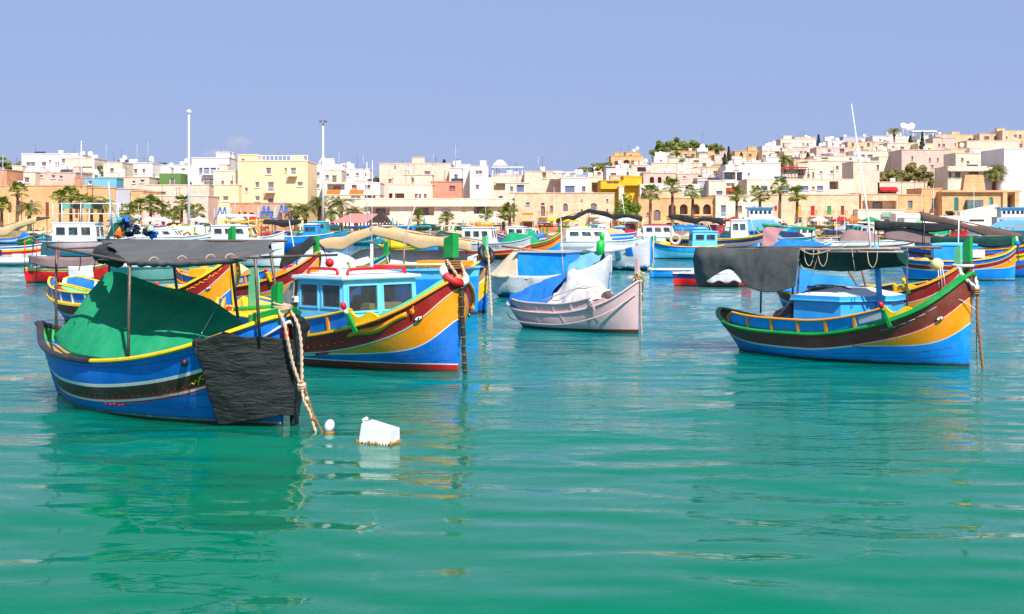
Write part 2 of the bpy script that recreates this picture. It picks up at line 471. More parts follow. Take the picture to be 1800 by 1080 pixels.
def FB(key):
    C = {'green': S(0, 165, 112, .85), 'black': S(34, 42, 44, .9), 'grey': S(98, 100, 102, .9), 'tarpblue': S(20, 130, 225, .85), 'white': S(235, 235, 240, .8),
         'cream': S(240, 220, 190, .85), 'beige': S(235, 200, 150, .8), 'dgreen': S(15, 75, 70, .8), 'brown': S(120, 95, 85, .8), 'mauve': S(165, 135, 135, .8),
         'pink': S(240, 170, 175, .8), 'turq': S(60, 175, 185, .8), 'red': S(200, 30, 40, .8), 'lblue': S(120, 190, 225, .8), 'azure': S(30, 150, 230, .8),
         'navy': S(30, 40, 90, .8), 'orange': S(250, 120, 30, .8), 'yellow': S(250, 205, 30, .8), 'stone': S(190, 185, 180, .8), 'sage': S(118, 138, 122, .8), 'lsage': S(150, 178, 160, .8), 'pale': S(215, 222, 228, .8)}
    return cloth('fabric_' + key, C[key])
ROPE = lambda: plain('rope_hemp', S(222, 190, 160, .8), 0.9, 0, 0.35, 60, 0.004)
ROPEY = lambda: plain('rope_brown', S(160, 115, 70, .8), 0.95, 0, 0.4, 60, 0.004)
STEEL = lambda: plain('steel_pole', S(120, 100, 92, .8), 0.5, 0.2, 0.4, 20, 0.002)
GLASS = lambda: glass('dark_glass', (0.02, 0.025, 0.035))
CLEAR = lambda: glass('clear_glass', (0.05, 0.06, 0.07), 0.04, 0.45)

class Hull:
    """double ended fishing boat; x forward, y to port, z up, origin at the waterline amidships"""
    def __init__(s, L, B, hb, hm, hs, rb=.06, rs=.45, pb=2.6, ps=3.0, draft=.4, k=.55, ae=9.0, ks=4.0, tr=0.0, se=.72, be=.8):
        s.se = se; s.be = be
        s.L, s.B, s.hb, s.hm, s.hs, s.rb, s.rs, s.pb, s.ps, s.draft, s.k, s.ae, s.ks, s.tr = L, B, hb, hm, hs, rb, rs, pb, ps, draft, k, ae, ks, tr
    def sheer(s, u):
        if u >= 0: return s.hm + (s.hb - s.hm) * (s.k * u ** 1.6 + (1 - s.k) * u ** s.ae)
        return s.hm + (s.hs - s.hm) * (-u) ** s.ks
    def half(s, u):
        if u >= 0: b = (max(0, 1 - u ** s.pb)) ** s.be
        else: b = (max(0, 1 - (-u) ** s.ps)) ** s.se; b = max(b, s.tr * (-u) ** 2)
        return max(0.035, s.B / 2 * b)
    def x(s, u, z):
        t = z / s.sheer(u); t = max(-.4, min(1, t))
        x = u * s.L / 2
        if u < 0: x += s.rs * (-u) ** 3 * (1 - t) ** 1.2
        else: x -= s.rb * u ** 3 * (1 - t)
        return x
    def y(s, u, z):
        t = (z + s.draft) / (s.sheer(u) + s.draft); t = max(0.0, min(1.0, t))
        gm = (1 - (1 - t) ** 2.4) ** .62 if t < 1 else 1
        ge = t ** 1.15; 
        w_ = abs(u) ** 1.6 if not (s.tr and u < 0) else 0
        g = gm * (1 - w_) + ge * w_
        return max(0.03, s.half(u) * g)
    def pt(s, u, z, side, off=0.0):
        """point on the skin; off = distance outwards"""
        y = s.y(u, z)
        p = Vector((s.x(u, z), side * y, z))
        if off:
            e = 0.01; u2 = min(1, u + e); u1 = max(-1, u - e)
            t = Vector((s.x(u2, z) - s.x(u1, z), s.y(u2, z) - s.y(u1, z), 0))
            n = Vector((-t.y, t.x, 0)); n.normalize()
            if n.y < 0: n = -n
            p.x += n.x * off; p.y += side * n.y * off
        return p
    def rail(s, u, side, dz=0, off=0.0):
        z = s.sheer(u); p = s.pt(u, z, side, off); p.z += dz; return p
def ust(n=44):
    a = []
    for i in range(n + 1):
        t = -1 + 2 * i / n; a.append(math.copysign(abs(math.sin(t * math.pi / 2)) ** 0.9 if 1 else 0, t) if False else math.sin(t * math.pi / 2) * .75 + t * .25)
    a[0] = -1; a[-1] = 1
    return a
def sweep(mb, h, side, u0, u1, prof, mat, n=30, dz=0, off=0.0, zf=None):
    """profile (outward, up) swept along the sheer line of one side"""
    us = [u0 + (u1 - u0) * (math.sin((i / n - .5) * math.pi) * .5 + .5) for i in range(n + 1)]
    P_ = [h.rail(u, side, dz + (zf(u) if zf else 0), off) for u in us]
    rows = []
    for i, p in enumerate(P_):
        t = (P_[min(i + 1, n)] - P_[max(i - 1, 0)]).normalized()
        out = Vector((-t.y, t.x, 0)); out.normalize()
        if out.y * side < 0: out = -out
        if i in (0, n) and abs(out.y) < .3: pass
        up = t.cross(out); up = up if up.z > 0 or (abs(up.z) < 1e-3) else -up
        rows.append([p + out * a + up * b for a, b in prof])
    rows = [r_ + [r_[0]] for r_ in rows]
    mb.grid(rows, mat, smooth=False, flip=(side > 0))
    k = len(prof)
    mb.add(rows[0][:k], [tuple(range(k))], mat); mb.add(rows[-1][:k], [tuple(range(k))[::-1]], mat)
RECT = lambda w_, h_, o=0.0, z=0.0: [(o - w_ / 2, z - h_ / 2), (o + w_ / 2, z - h_ / 2), (o + w_ / 2, z + h_ / 2), (o - w_ / 2, z + h_ / 2)]
ROUND = lambda w_, h_: [(w_ / 2 * math.cos(a), h_ / 2 * math.sin(a)) for a in [i * math.pi / 4 + .39 for i in range(8)]]

def build_hull(h, bands, root, n=44, name='hull', sub=3):
    mb = MB(); us = ust(n)
    for side in (1, -1):
        ztop = [h.sheer(u) for u in us]
        for (mat, fn) in bands:
            zb = [min(zt - 0.0008, fn(u, h.sheer(u))) for u, zt in zip(us, ztop)]
            zb = [max(z_, -h.draft) for z_ in zb]
            rows = []
            k = sub if max(a - b for a, b in zip(ztop, zb)) > .12 else 1
            for q in range(k + 1):
                t = q / k
                rows.append([h.pt(u, zt + (z_ - zt) * t, side) for u, zt, z_ in zip(us, ztop, zb)])
            mb.grid(rows, PT(mat), smooth=True, flip=(side < 0))
            # flat stem and stern faces
            for e in (0, -1):
                for a, b in zip(rows[:-1], rows[1:]):
                    p, q = a[e], b[e]
                    if side > 0:
                        f = [p, q, Vector((q.x, -q.y, q.z)), Vector((p.x, -p.y, p.z))]
                        mb.add(f, [(0, 1, 2, 3) if e == 0 else (3, 2, 1, 0)], PT(mat))
            ztop = zb
    o = mb.build(name, root); sharp(o, 40); return o
def plank_seams(h, root, zs, u0=-.9, u1=.97):
    for s in (-1, 1):
        for f in zs:
            mb = MB(); mb.tube([h.pt(u0 + (u1 - u0) * i / 30, .04 + (h.sheer(u0 + (u1 - u0) * i / 30) - .04) * f, s, .0005) for i in range(31)], .0035, PT('dark'), 4); mb.build('plank_seam', root, weld=False)
def build_deck(h, root, mat, inner, dd=.24, n=30, ins=.05, name='deck', flat=None):
    mb = MB(); us = [u * .985 for u in ust(n)]
    def zd(u): 
        z = h.sheer(u) - dd
        return min(z, flat) if flat is not None else z
    for side in (1, -1):
        top = []; bot = []
        for u in us:
            p = h.rail(u, side, 0.02); y = max(.012, abs(p.y) - ins); top.append(Vector((p.x, side * y, p.z)))
            bot.append(Vector((p.x, side * max(.01, min(y - .02, h.y(u, zd(u)) - .035)), zd(u))))
        mb.grid([top, bot], PT(inner) if isinstance(inner, str) else inner, flip=(side > 0))
        mid = [Vector((b.x, 0, b.z + .03)) for b in bot]
        mb.grid([bot, mid], PT(mat) if isinstance(mat, str) else mat, flip=(side > 0))
    return mb.build(name, root)
def build_rail(h, root, mat, w_=.10, t=.055, aft=None, ua=-.35, name='gunwale'):
    for side in (-1, 1):
        mb = MB()
        if aft:
            sweep(mb, h, side, ua, 1, ROUND(w_, t), PT(mat), 26)
            sweep(mb, h, side, -1, ua, ROUND(w_ * 1.15, t * 1.3), PT(aft), 16)
        else: sweep(mb, h, side, -1, 1, ROUND(w_, t), PT(mat), 40)
        mb.build(name, root)
def washboard(h, root, ua, ub, H, panel, frame, cap, npan=6, ins=.05, sides=(-1, 1), light=None, post='orange', taper=.25, base='green', trim=.03):
    """raised bulwark boards inside the gunwale: framed panels between posts"""
    def top(u):
        a = min(1, (u - ua) / .12 + .55); return H * min(1.0, a)
    def p(u, f, side, o=0.0):
        q = h.rail(u, side, 0.03, -ins)
        q.z += top(u) * f; q.y += side * (.05 * f) ; 
        return q + Vector((0, side * o, 0))
    for side in sides:
        edges = [ua + (ub - ua) * i / npan for i in range(npan + 1)]
        for i in range(npan):
            a, b = edges[i] + .006, edges[i + 1] - .006; mb = MB(); k = 5
            rows = [[p(a + (b - a) * j / k, f, side) for j in range(k + 1)] for f in (.08, .5, .92)]
            mb.grid(rows, PT(panel), thick=.02, flip=(side > 0), smooth=False); mb.build('panel', root)
            if light and i in light:
                mb = MB(); w_ = b - a
                rows = [[p(a + w_ * (.12 + .76 * j / k), f, side, .012) for j in range(k + 1)] for f in (.24, .78)]
                mb.grid(rows, PT('greywhite' if panel != 'sky' else 'white'), thick=.008, flip=(side > 0), smooth=False); mb.build('name_board', root)
        for e in edges:
            mb = MB()
            d = .028 / h.L * 2 * 1.1; q = [p(e - d, 0, side, -.03), p(e + d, 0, side, -.03), p(e + d, 0, side, .03), p(e - d, 0, side, .03),
                 p(e - d, 1, side, -.03), p(e + d, 1, side, -.03), p(e + d, 1, side, .03), p(e - d, 1, side, .03)]
            mb.hexa(q, PT(post))
            mb.build('post', root)
        for nm, f, w_, t, mt in (('washboard_cap', 1.0, .085, .05, cap), ('washboard_sill', .03, .06, .035, base)):
            mb = MB(); n = 26; rows = []
            for j in range(n + 1):
                u = ua + (ub - ua) * j / n; c = p(u, f, side)
                rows.append([c + Vector((0, side * a_, b_)) for a_, b_ in ROUND(w_, t)])
            rows = [r_ + [r_[0]] for r_ in rows]
            mb.grid(rows, PT(mt), smooth=False, flip=(side > 0))
            mb.add(rows[0][:8], [tuple(range(8))], PT(mt)); mb.add(rows[-1][:8], [tuple(range(8))[::-1]], PT(mt))
            mb.build(nm, root)
def scroll(h, root, u0, u1, H, mat, sides=(-1, 1)):
    """carved board that drops in a curve from the washboard to the bow rail"""
    prof = [(0, 1.0), (.12, .72), (.25, .48), (.4, .38), (.55, .46), (.68, .5), (.8, .38), (.92, .15), (1, .02)]
    for side in sides:
        top = []; bot = []
        for v, f in [(a.x, a.z) for a in spline([(x, 0, z) for x, z in prof], 3)]:
            u = u0 + (u1 - u0) * v; q = h.rail(u, side, 0.0, -.05)
            bot.append(q + Vector((0, 0, -.02))); top.append(q + Vector((0, side * .03, H * f + .02)))
        mb = MB(); mb.grid([bot, top], PT(mat), thick=.05, flip=(side < 0), smooth=False); mb.build('bow_board', root)
def horn(h, root, u, side, cols, ln=.5, r=.05, lean=(-.22, .38, .9)):
    """mooring bitt that leans outboard from the rail, painted tip"""
    b = h.rail(u, side, -.12, .02); d = Vector((lean[0], side * lean[1], lean[2])).normalized()
    mb = MB(); c0, c1, c2 = cols
    mb.tube([b, b + d * ln * .66], [r, r * 1.0], PT(c0), 4, smooth=False)
    mb.tube([b + d * ln * .66, b + d * ln * .8], [r * .95, r * .8], PT(c1), 8)
    mb.sphere(b + d * ln * .93, r * 1.15, PT(c2), 10, 8, (1, 1, 1.35), rot=d.to_track_quat('Z', 'Y').to_matrix())
    return mb.build('mooring_bitt', root)
def stem_head(h, root, pieces):
    """pieces: (paint, z0, z1, length fore-aft, width, slant)"""
    x0 = h.L / 2
    for (mt, z0, z1, a, b, sl, dx) in pieces:
        mb = MB(); x = x0 + dx
        v = [(x - a, -b / 2, z0), (x, -b / 2, z0), (x, b / 2, z0), (x - a, b / 2, z0),
             (x - a, -b / 2, z1 - sl), (x, -b / 2, z1), (x, b / 2, z1), (x - a, b / 2, z1 - sl)]
        mb.hexa([Vector(p) for p in v], PT(mt)); o = mb.build('stem_post', root)
        bv = o.modifiers.new('bevel', 'BEVEL'); bv.width = .008; bv.segments = 1
def eye(h, root, u, z, side, s=.07):
    p = h.pt(u, z, side, .012); q = h.pt(u + .02, z, side, .012); t = (q - p).normalized()
    out = Vector((-t.y, t.x, 0)); out = out if out.y * side > 0 else -out
    up = Vector((0, 0, 1)) - out * .25; up.normalize(); t = Vector((t.x, t.y, .3)).normalized()
    rot = Matrix((t, up, out)).transposed()
    mb = MB(); mb.sphere(p, s, PT('umber'), 14, 8, (1.15, .62, .22), rot)
    mb.sphere(p + out * s * .1, s, PT('white'), 14, 8, (.88, .42, .22), rot)
    mb.sphere(p + out * s * .22, s, PT('navy'), 10, 6, (.32, .32, .2), rot)
    mb.build('carved_eye', root)

def cabin(root, base, z0, z1, zr, wall, roof, wins=(), over=.09, top=None, roofcol=None, name='cabin', camber=.07, frame=None, trim=None):
    """wheelhouse: base polygon (xy), walls with real window openings; wins: per wall index list of (t0,t1,f0,f1)"""
    r_ = thing_part(name, root)
    top = top or base; n = len(base); mb = MB()
    frame = frame or wall
    def W(i, t, f, o=0.0):
        a = Vector((*base[i], z0)).lerp(Vector((*base[(i + 1) % n], z0)), t); b = Vector((*top[i], z1)).lerp(Vector((*top[(i + 1) % n], z1)), t)
        p = a.lerp(b, f); e = Vector((base[(i + 1) % n][0] - base[i][0], base[(i + 1) % n][1] - base[i][1], 0)).normalized()
        return p + Vector((e.y, -e.x, 0)) * o
    for i in range(n):
        ws = [w_[1:] for w_ in wins if w_[0] == i]
        ts = sorted({0, 1, *[w_[0] for w_ in ws], *[w_[1] for w_ in ws]}); fs = sorted({0, 1, *[w_[2] for w_ in ws], *[w_[3] for w_ in ws]})
        for a, b in zip(ts, ts[1:]):
            for c, d in zip(fs, fs[1:]):
                tm, fm = (a + b) / 2, (c + d) / 2
                if any(w_[0] < tm < w_[1] and w_[2] < fm < w_[3] for w_ in ws): continue
                mb.add([W(i, a, c), W(i, b, c), W(i, b, d), W(i, a, d)], [(0, 1, 2, 3)], PT(wall))
                mb.add([W(i, a, c, -.03), W(i, b, c, -.03), W(i, b, d, -.03), W(i, a, d, -.03)], [(3, 2, 1, 0)], PT(wall))
        for w_ in ws:
            a, b, c, d = w_[:4]
            fm = MB(); q = .022
            L_ = (W(i, 1, 0) - W(i, 0, 0)).length; H_ = z1 - z0; ta = .03 / L_; fa = .03 / H_
            for (t0, t1, f0, f1) in ((a - ta * .3, a + ta, c - fa * .3, d + fa * .3), (b - ta, b + ta * .3, c - fa * .3, d + fa * .3), (a + ta, b - ta, c - fa * .3, c + fa), (a + ta, b - ta, d - fa, d + fa * .3)):
                v = [W(i, t0, f0, -.04), W(i, t1, f0, -.04), W(i, t1, f0, q), W(i, t0, f0, q), W(i, t0, f1, -.04), W(i, t1, f1, -.04), W(i, t1, f1, q), W(i, t0, f1, q)]
                fm.hexa([v[k] for k in (3, 2, 1, 0, 7, 6, 5, 4)], PT(frame if len(w_) < 5 else w_[4]))
            wo = fm.build('window', r_)
            fm = MB(); fm.add([W(i, a + ta, c + fa, .0), W(i, b - ta, c + fa, .0), W(i, b - ta, d - fa, .0), W(i, a + ta, d - fa, .0)], [(0, 1, 2, 3)], CLEAR())
            fm.build('pane', r_, weld=False)
    wall_o = mb.build('cabin_wall', r_)
    # cambered roof slab with overhang
    cx = sum(p[0] for p in top) / n; cy = sum(p[1] for p in top) / n
    ov = []
    for i, (x, y) in enumerate(top):
        d = Vector((x - cx, y - cy)); dl = d.length; ov.append((x + d.x / dl * over * 1.2, y + d.y / dl * over * 1.2))
    rm = MB(); th = zr - z1; rc = PT(roofcol or roof)
    rm.prism(ov, z1, z1 + th, PT(roof)); ro = rm.build('roof', r_)
    rm = MB(); m = len(ov); inn = [(cx + (x - cx) * .93, cy + (y - cy) * .93) for x, y in ov]; in2 = [(cx + (x - cx) * .35, cy + (y - cy) * .35) for x, y in ov]
    v = [(x, y, z1 + th + .001) for x, y in inn] + [(x, y, z1 + th + camber) for x, y in in2]
    rm.add(v, [(i, (i + 1) % m, m + (i + 1) % m, m + i) for i in range(m)] + [tuple(range(m, 2 * m))], rc, False); rm.build('roof_skin', r_)
    if trim:
        tm_ = MB(); o2 = [(cx + (x - cx) * 1.012, cy + (y - cy) * 1.012) for x, y in ov]
        tm_.prism(o2, z1 + .01, z1 + .035, PT(trim)); tm_.build('roof_trim', r_)
    return r_
def thing_part(name, root):
    o = bpy.data.objects.new(name, None); col.objects.link(o); o.parent = root; o.empty_display_size = .1; return o

def boat_root(name, label, cat, px, wl, L, yaw, group=None, front=True):
    """place by the bow: px column and waterline row in the photo -> metres"""
    d = CAM_H * FPX / (wl - HOR); X = (px - 900) * d / FPX; a = R(yaw)
    c = Vector((X - L / 2 * math.cos(a), d + L / 2 * math.sin(a), 0)) if front else Vector((X, d, 0))
    return thing(name, label, cat, c, -a, group)
# colour schemes -> bands
def scheme(kind, h):
    wl = lambda z: (lambda u, s: z)
    if kind == 'B':   # maroon, red/white/green lines, orange bow, blue, white line, red bottom
        wm = lambda u: .28 + .06 * min(1, u * 2) - .16 * max(0, (u - .8) / .2) ** 2 if u > 0 else .28
        gap = lambda u: .56 * (max(0, (u - .25) / .75)) ** 1.8
        A_ = lambda u, s: s - wm(u)
        return [('maroon', A_), ('red', lambda u, s: A_(u, s) - .035), ('white', lambda u, s: A_(u, s) - .055), ('green', lambda u, s: A_(u, s) - .075),
                ('orange', lambda u, s: A_(u, s) - .078 - gap(u)), ('white', lambda u, s: A_(u, s) - .1 - gap(u)),
                ('blue', wl(.17)), ('white', wl(.145)), ('red', wl(-9))]
    if kind == 'D':
        wm = lambda u: .27 + .19 * max(0, u) ** 2.5
        gap = lambda u: .52 * (max(0, (u - .3) / .7)) ** 1.6
        A_ = lambda u, s: s - wm(u)
        return [('brown', A_), ('red', lambda u, s: A_(u, s) - .03), ('white', lambda u, s: A_(u, s) - .045),
                ('orange', lambda u, s: A_(u, s) - .047 - gap(u)), ('white', lambda u, s: A_(u, s) - .064 - gap(u)), ('azure', wl(.045)), ('dark', wl(-9))]
    if kind == 'A':
        A_ = lambda u, s: s - .34
        return [('blue', lambda u, s: s - .36), ('white', lambda u, s: s - .41), ('umber', lambda u, s: s - .58), ('red', lambda u, s: s - .61), ('white', lambda u, s: s - .645), ('red', lambda u, s: s - .66 + (.012 if u < .2 else -.01)),
                ('blue', wl(.045)), ('white', wl(.02)), ('darkred', wl(-9))]
    if kind == 'C':
        return [('pink', wl(.11)), ('darkred', wl(-9))]
    if kind == 'S':   # blue with yellow lines, maroon band
        gap = lambda u: .5 * (max(0, (u - .3) / .7)) ** 2
        return [('blue', lambda u, s: s - .22), ('yellow', lambda u, s: s - .26), ('maroon', lambda u, s: s - .45), ('white', lambda u, s: s - .47),
                ('orange', lambda u, s: s - .475 - gap(u)), ('white', lambda u, s: s - .5 - gap(u)), ('azure', wl(.08)), ('white', wl(.05)), ('dark', wl(-9))]
    # free list: [(paint, width)], rest
    tot = 0; out = []
    for mt, w_ in kind[:-2]:
        tot += w_; out.append((mt, (lambda t: (lambda u, s: s - t * s / max(.2, s)))(tot)))
    out.append((kind[-2], wl(.08))); out.append((kind[-1], wl(-9)))
    return out
# ------------------------------------------------------------------ the four near boats
def place_like(o, root, label, cat, group=None):
    o.matrix_world = Matrix.Translation(root.location) @ Matrix.Rotation(root.rotation_euler.z, 4, 'Z')
    return tag(o, label, cat, group)
def tarp(root, ctrl, key, name, label, cat, n=6, amp=.03, freq=1.6, thick=.012, seed=0, group=None, parent=None):
    mb = MB(); mb.grid(sheet(ctrl, n, amp, freq, seed), FB(key), thick=thick)
    o = mb.build(name, parent)
    if parent is None: place_like(o, root, label, cat, group)
    return o
def poles(root, lst, mat=None, r=.022, name='awning_pole'):
    for a, b in lst:
        mb = MB(); mb.tube([a, Vector(a).lerp(Vector(b), .5) + Vector((random.uniform(-.01, .01), random.uniform(-.01, .01), 0)), b], r, mat or STEEL(), 8)
        mb.build(name, root)

# ---- A: blue boat under the black net, lower left
def boat_A():
    r_ = boat_root('fishing_boat', 'nearest blue fishing boat, bow wrapped in black netting, green tent amidships', 'fishing boat', 500, 748, 6.5, 40)
    h = Hull(6.5, 2.45, 1.62, .84, 1.2, pb=4.6, ps=2.0, k=.62, se=1.15, be=.7, ae=5, rs=.62, ks=2.6, draft=.45)
    plank_seams(h, r_, (.18, .36, .88)); build_hull(h, scheme('A', h), r_, 50); build_deck(h, r_, 'wood', 'green', .28)
    build_rail(h, r_, 'yellow', .11, .07, 'dark', .06)
    # bow plates and stem
    for s in (-1, 1):
        mb = MB(); a = Vector((3.22, s * .07, 1.44)); b = Vector((2.96, s * .42, 1.27))
        up = Vector((.10, s * .10, .42)); th = Vector((-.05, s * -.035, 0))
        mb.hexa([a, b, b + th, a + th, a + up * .72, b + up * .88 + Vector((.02, 0, .0)), b + up * .88 + th, a + up * .72 + th], PT('green'))
        o = mb.build('bow_plate', r_); bv = o.modifiers.new('bevel', 'BEVEL'); bv.width = .012
    stem_head(h, r_, [('green', 1.5, 2.1, .17, .1, .08, -.08), ('maroon', 1.02, 1.52, .1, .085, .0, .06)])
    mb = MB(); mb.tube([(3.36, 0, 1.53), (3.3, -.09, 1.47), (3.13, -.3, 1.3)], .022, PT('white'), 6); mb.tube([(3.36, 0, 1.53), (3.3, .09, 1.47), (3.13, .3, 1.3)], .022, PT('white'), 6); mb.build('bow_moulding', r_)
    # hull fittings
    for u, z in ((.68, .93),):
        mb = MB(); p = h.pt(u, z, -1, .03); mb.sphere(p, .06, plain('black_rubber', (.015, .015, .018), .5), 10, 8); mb.build('rubber_stop', r_)
    mb = MB(); 
    for k in range(5): mb.sphere(h.pt(.10 + .03 * k, h.sheer(.1) - .66 - .012 * (k % 2), -1, .01), .03, PT('red'), 8, 5, (1.5, .4, .7))
    mb.build('red_patch', r_)['kind'] = 'stuff'
    mb = MB()
    us = [.66 + .012 * i for i in range(9)]; zs = [0, .03, .0, .05, .02, .06, .03, .08, .05]
    mb.tube([h.pt(u, h.sheer(u) - .55 + z, -1, .006) for u, z in zip(us, zs)], .010, PT('yellow'), 5)
    mb.tube([h.pt(.70, h.sheer(.7) - .58, -1, .006), h.pt(.72, h.sheer(.72) - .47, -1, .006), h.pt(.75, h.sheer(.75) - .45, -1, .006)], .010, PT('yellow'), 5)
    mb.build('painted_scroll', r_)
    mb = MB()
    for k in range(26):
        u = -.5 + k * .045; mb.sphere(h.pt(u, h.sheer(u) - .56, -1, .004), .010, PT('darkred'), 6, 4)
    mb.build('rivets', r_)['kind'] = 'stuff'
    # awning frame
    Z = 2.4
    poles(r_, [((-2.0, -.45, .95), (-2.04, -.42, 2.56)), ((.94, -1.08, .84), (.94, -1.05, Z)), ((3.2, -.42, 1.25), (3.34, -.62, 2.46)),
               ((-2.0, .55, .95), (-2.0, .6, 2.64)), ((-.3, .9, .8), (-.3, .62, 2.66)), ((1.2, .9, .9), (1.2, .62, 2.66)), ((2.3, .8, 1.0), (2.2, .6, 2.68))], r=.024)
    mb = MB()
    mb.tube([(-2.25, -.45, 2.56), (-.9, -.80, 2.5), (.94, -1.05, 2.37), (1.5, -1.05, 2.36)], .024, STEEL(), 8)
    mb.tube([(.9, -1.06, 2.34), (3.2, -.85, 2.47), (3.6, -.75, 2.49)], .026, STEEL(), 8)
    mb.tube([(-2.4, .62, 2.66), (0, .64, 2.66), (2.6, .62, 2.69)], .022, STEEL(), 8)
    for x, z in ((-2.04, 2.53), (.94, 2.37), (2.1, 2.42), (3.3, 2.47)): mb.tube([(x, -1.05 if x > 0 else -.5, z), (x, 1.0, z + .01)], .02, STEEL(), 6)
    mb.build('awning_frame', r_)
    tarp(r_, [[(-.1, -.95, 2.40), (1.3, -1.03, 2.40), (2.4, -.95, 2.44), (3.2, -.82, 2.48)],
              [(-.5, -.3, 2.50), (1.2, -.35, 2.45), (2.4, -.3, 2.5), (3.35, -.3, 2.56)],
              [(-1.6, .2, 2.60), (.5, .2, 2.53), (1.7, .2, 2.55), (2.7, .15, 2.60)],
              [(-2.3, .62, 2.68), (0, .64, 2.68), (1.3, .64, 2.68), (2.3, .6, 2.70)]], 'grey', 'awning', None, None, 7, .022, 1.0, parent=r_)
    mb = MB(); sp = spline([(1.2, -1.07, 2.36), (1.9, -1.06, 2.37), (2.7, -.98, 2.40), (3.4, -.85, 2.47)], 8)
    mb.tube([p + Vector((0, 0, random.uniform(-.01, .01))) for p in sp], [.05 + .006 * math.sin(i * 1.3) for i in range(len(sp))], FB('grey'), 8)
    mb.build('rolled_awning_edge', r_)
    mb = MB(); sp = spline([(-2.0, .9, 2.5), (-1.6, .4, 2.52), (-1.35, 0, 2.48), (-.9, -.35, 2.46), (-.3, -.6, 2.40), (.5, -.9, 2.36)], 7)
    mb.tube([p + Vector((0, random.uniform(-.02, .02), random.uniform(-.03, .03))) for p in sp], [.05 + .055 * math.sin(math.pi * i / len(sp)) + random.uniform(0, .03) for i in range(len(sp))], FB('black'), 8)
    mb.build('bunched_awning', r_)
    for x in (1.5, 2.1, 2.7, 3.1):
        mb = MB(); mb.torus((x, -1.02 + (x - 1.5) * .09, 2.38 + (x - 1.5) * .045), .075, .008, ROPE(), Matrix.Rotation(R(90), 3, 'Y') @ Matrix.Rotation(R(20), 3, 'X'), 14, 5)
        mb.build('lashing', r_)
    for x in (-.6, -.2):
        mb = MB(); mb.tube(spline([(x, -.9, 2.42), (x + .02, -.92, 2.3), (x - .01, -.93, 2.2)], 3), .008, FB('black'), 5); mb.build('loose_cord', r_)
    # green tarpaulin tent
    c = [[(-2.05, -.45, 1.0), (-1.0, -.88, .9), (.4, -1.04, .86), (1.7, -.98, .94), (2.5, -.72, 1.12)],
         [(-2.0, -.45, 1.12), (-1.12, -.62, 1.25), (.3, -.72, 1.2), (1.7, -.66, 1.2), (2.5, -.5, 1.14)],
         [(-1.75, -.2, 1.40), (-1.2, -.09, 2.02), (.2, -.05, 1.84), (1.65, -.08, 1.66), (2.45, -.25, 1.16)],
         [(-1.72, .05, 1.42), (-1.15, .05, 2.05), (.2, .05, 1.87), (1.72, .05, 1.69), (2.48, .1, 1.18)],
         [(-2.0, .5, 1.1), (-1.2, .6, 1.25), (.2, .75, 1.1), (1.7, .75, 1.1), (2.65, .5, 1.2)],
         [(-2.1, .7, .9), (-1.2, .9, .85), (.2, 1.0, .82), (1.6, .98, .9), (2.45, .7, 1.1)]]
    o = tarp(r_, c, 'green', 'tarpaulin', 'green tarpaulin pitched like a tent over the nearest blue boat', 'tarpaulin', 8, .035, 1.1, .01)
    seam = MB(); seam.tube([(1.70, .0, 1.69), (1.9, -.35, 1.45), (2.0, -.62, 1.20), (2.0, -.86, 1.0)], .006, PT('white'), 4); seam.build('seam', o)
    seam = MB(); seam.tube([(1.2, -.3, 1.57), (1.0, -.6, 1.28), (.8, -.85, 1.04)], .004, PT('mint'), 4); seam.build('seam', o)
    # black shade net over the bow
    mb = MB(); us = [.76 + .24 * (i / 26) for i in range(27)]; us = [.76 + .24 * (i / 52) for i in range(53)]; rows = []
    K = 48
    def npt(u, f, side):
        top = h.sheer(u) + .03 if u < .86 or side > 0 else h.sheer(.86) + .03 - (u - .86) / .14 * (.12) + .02 * math.sin(u * 60)
        bot = (.03 + .03 * math.sin(u * 23) + max(0, (u - .86) / .14) ** 1.5 * .15) if side < 0 else -.02
        z = top + (bot - top) * f
        p = h.pt(u, min(z, h.sheer(u)), side, .045); q = h.pt(u, h.sheer(u), side, .06)
        k = .35 if side < 0 else .8
        p = p.lerp(Vector((q.x, q.y, z)), k * min(1, f * 1.5) * (1 - f * .25)); p.z = z
        e = mnoise.noise(Vector((p.x * 2.2, p.y * 2.2, p.z * 3))) * .05 + mnoise.noise(Vector((p.x * 6, p.y * 6, p.z * 11 + 5))) * .014 + (1 - abs(mnoise.noise(Vector((p.x * 1.2 + 9, p.y * 1.2, p.z * 8))) * 2)) * .010
        d = Vector((p.x - 2.2, p.y, 0)).normalized(); return p + d * (e + .03)
    for f in [i / K for i in range(K + 1)]:
        row = [npt(u, f, -1) for u in us]
        tip = npt(1, f, -1); tip2 = Vector((3.42, 0.03, tip.z))
        row += [tip2] + [npt(u, f, 1) for u in reversed(us[26:])]
        rows.append(row)
    nm, nnt, nb = nodes_of('shade_net')
    vz = texco(nnt, (1.8, 1.8, 7)); q1 = noise_(nnt, vz, 1.8, 6, .6); q1.node.inputs['Distortion'].default_value = 1.4; vw = texco(nnt, (90, 90, 220)); q2 = noise_(nnt, vw, 1, 1, .5)
    nnt.links.new(mixc(nnt, ramp(nnt, q1, .35, .75), (.004, .007, .008), (.022, .030, .030)), nb.inputs['Base Color']); nb.inputs['Roughness'].default_value = .62
    nad = nnt.nodes.new('ShaderNodeMath'); nad.operation = 'MULTIPLY_ADD'; nad.inputs[1].default_value = .12; nnt.links.new(q2, nad.inputs[0]); nnt.links.new(q1, nad.inputs[2]); bump(nnt, nb, nad.outputs[0], .07, .9)
    mb.grid(rows, nm, thick=.006); o = mb.build('netting'); place_like(o, r_, 'black shade netting wrapped round the bow of the nearest boat', 'netting')
    mb = MB()
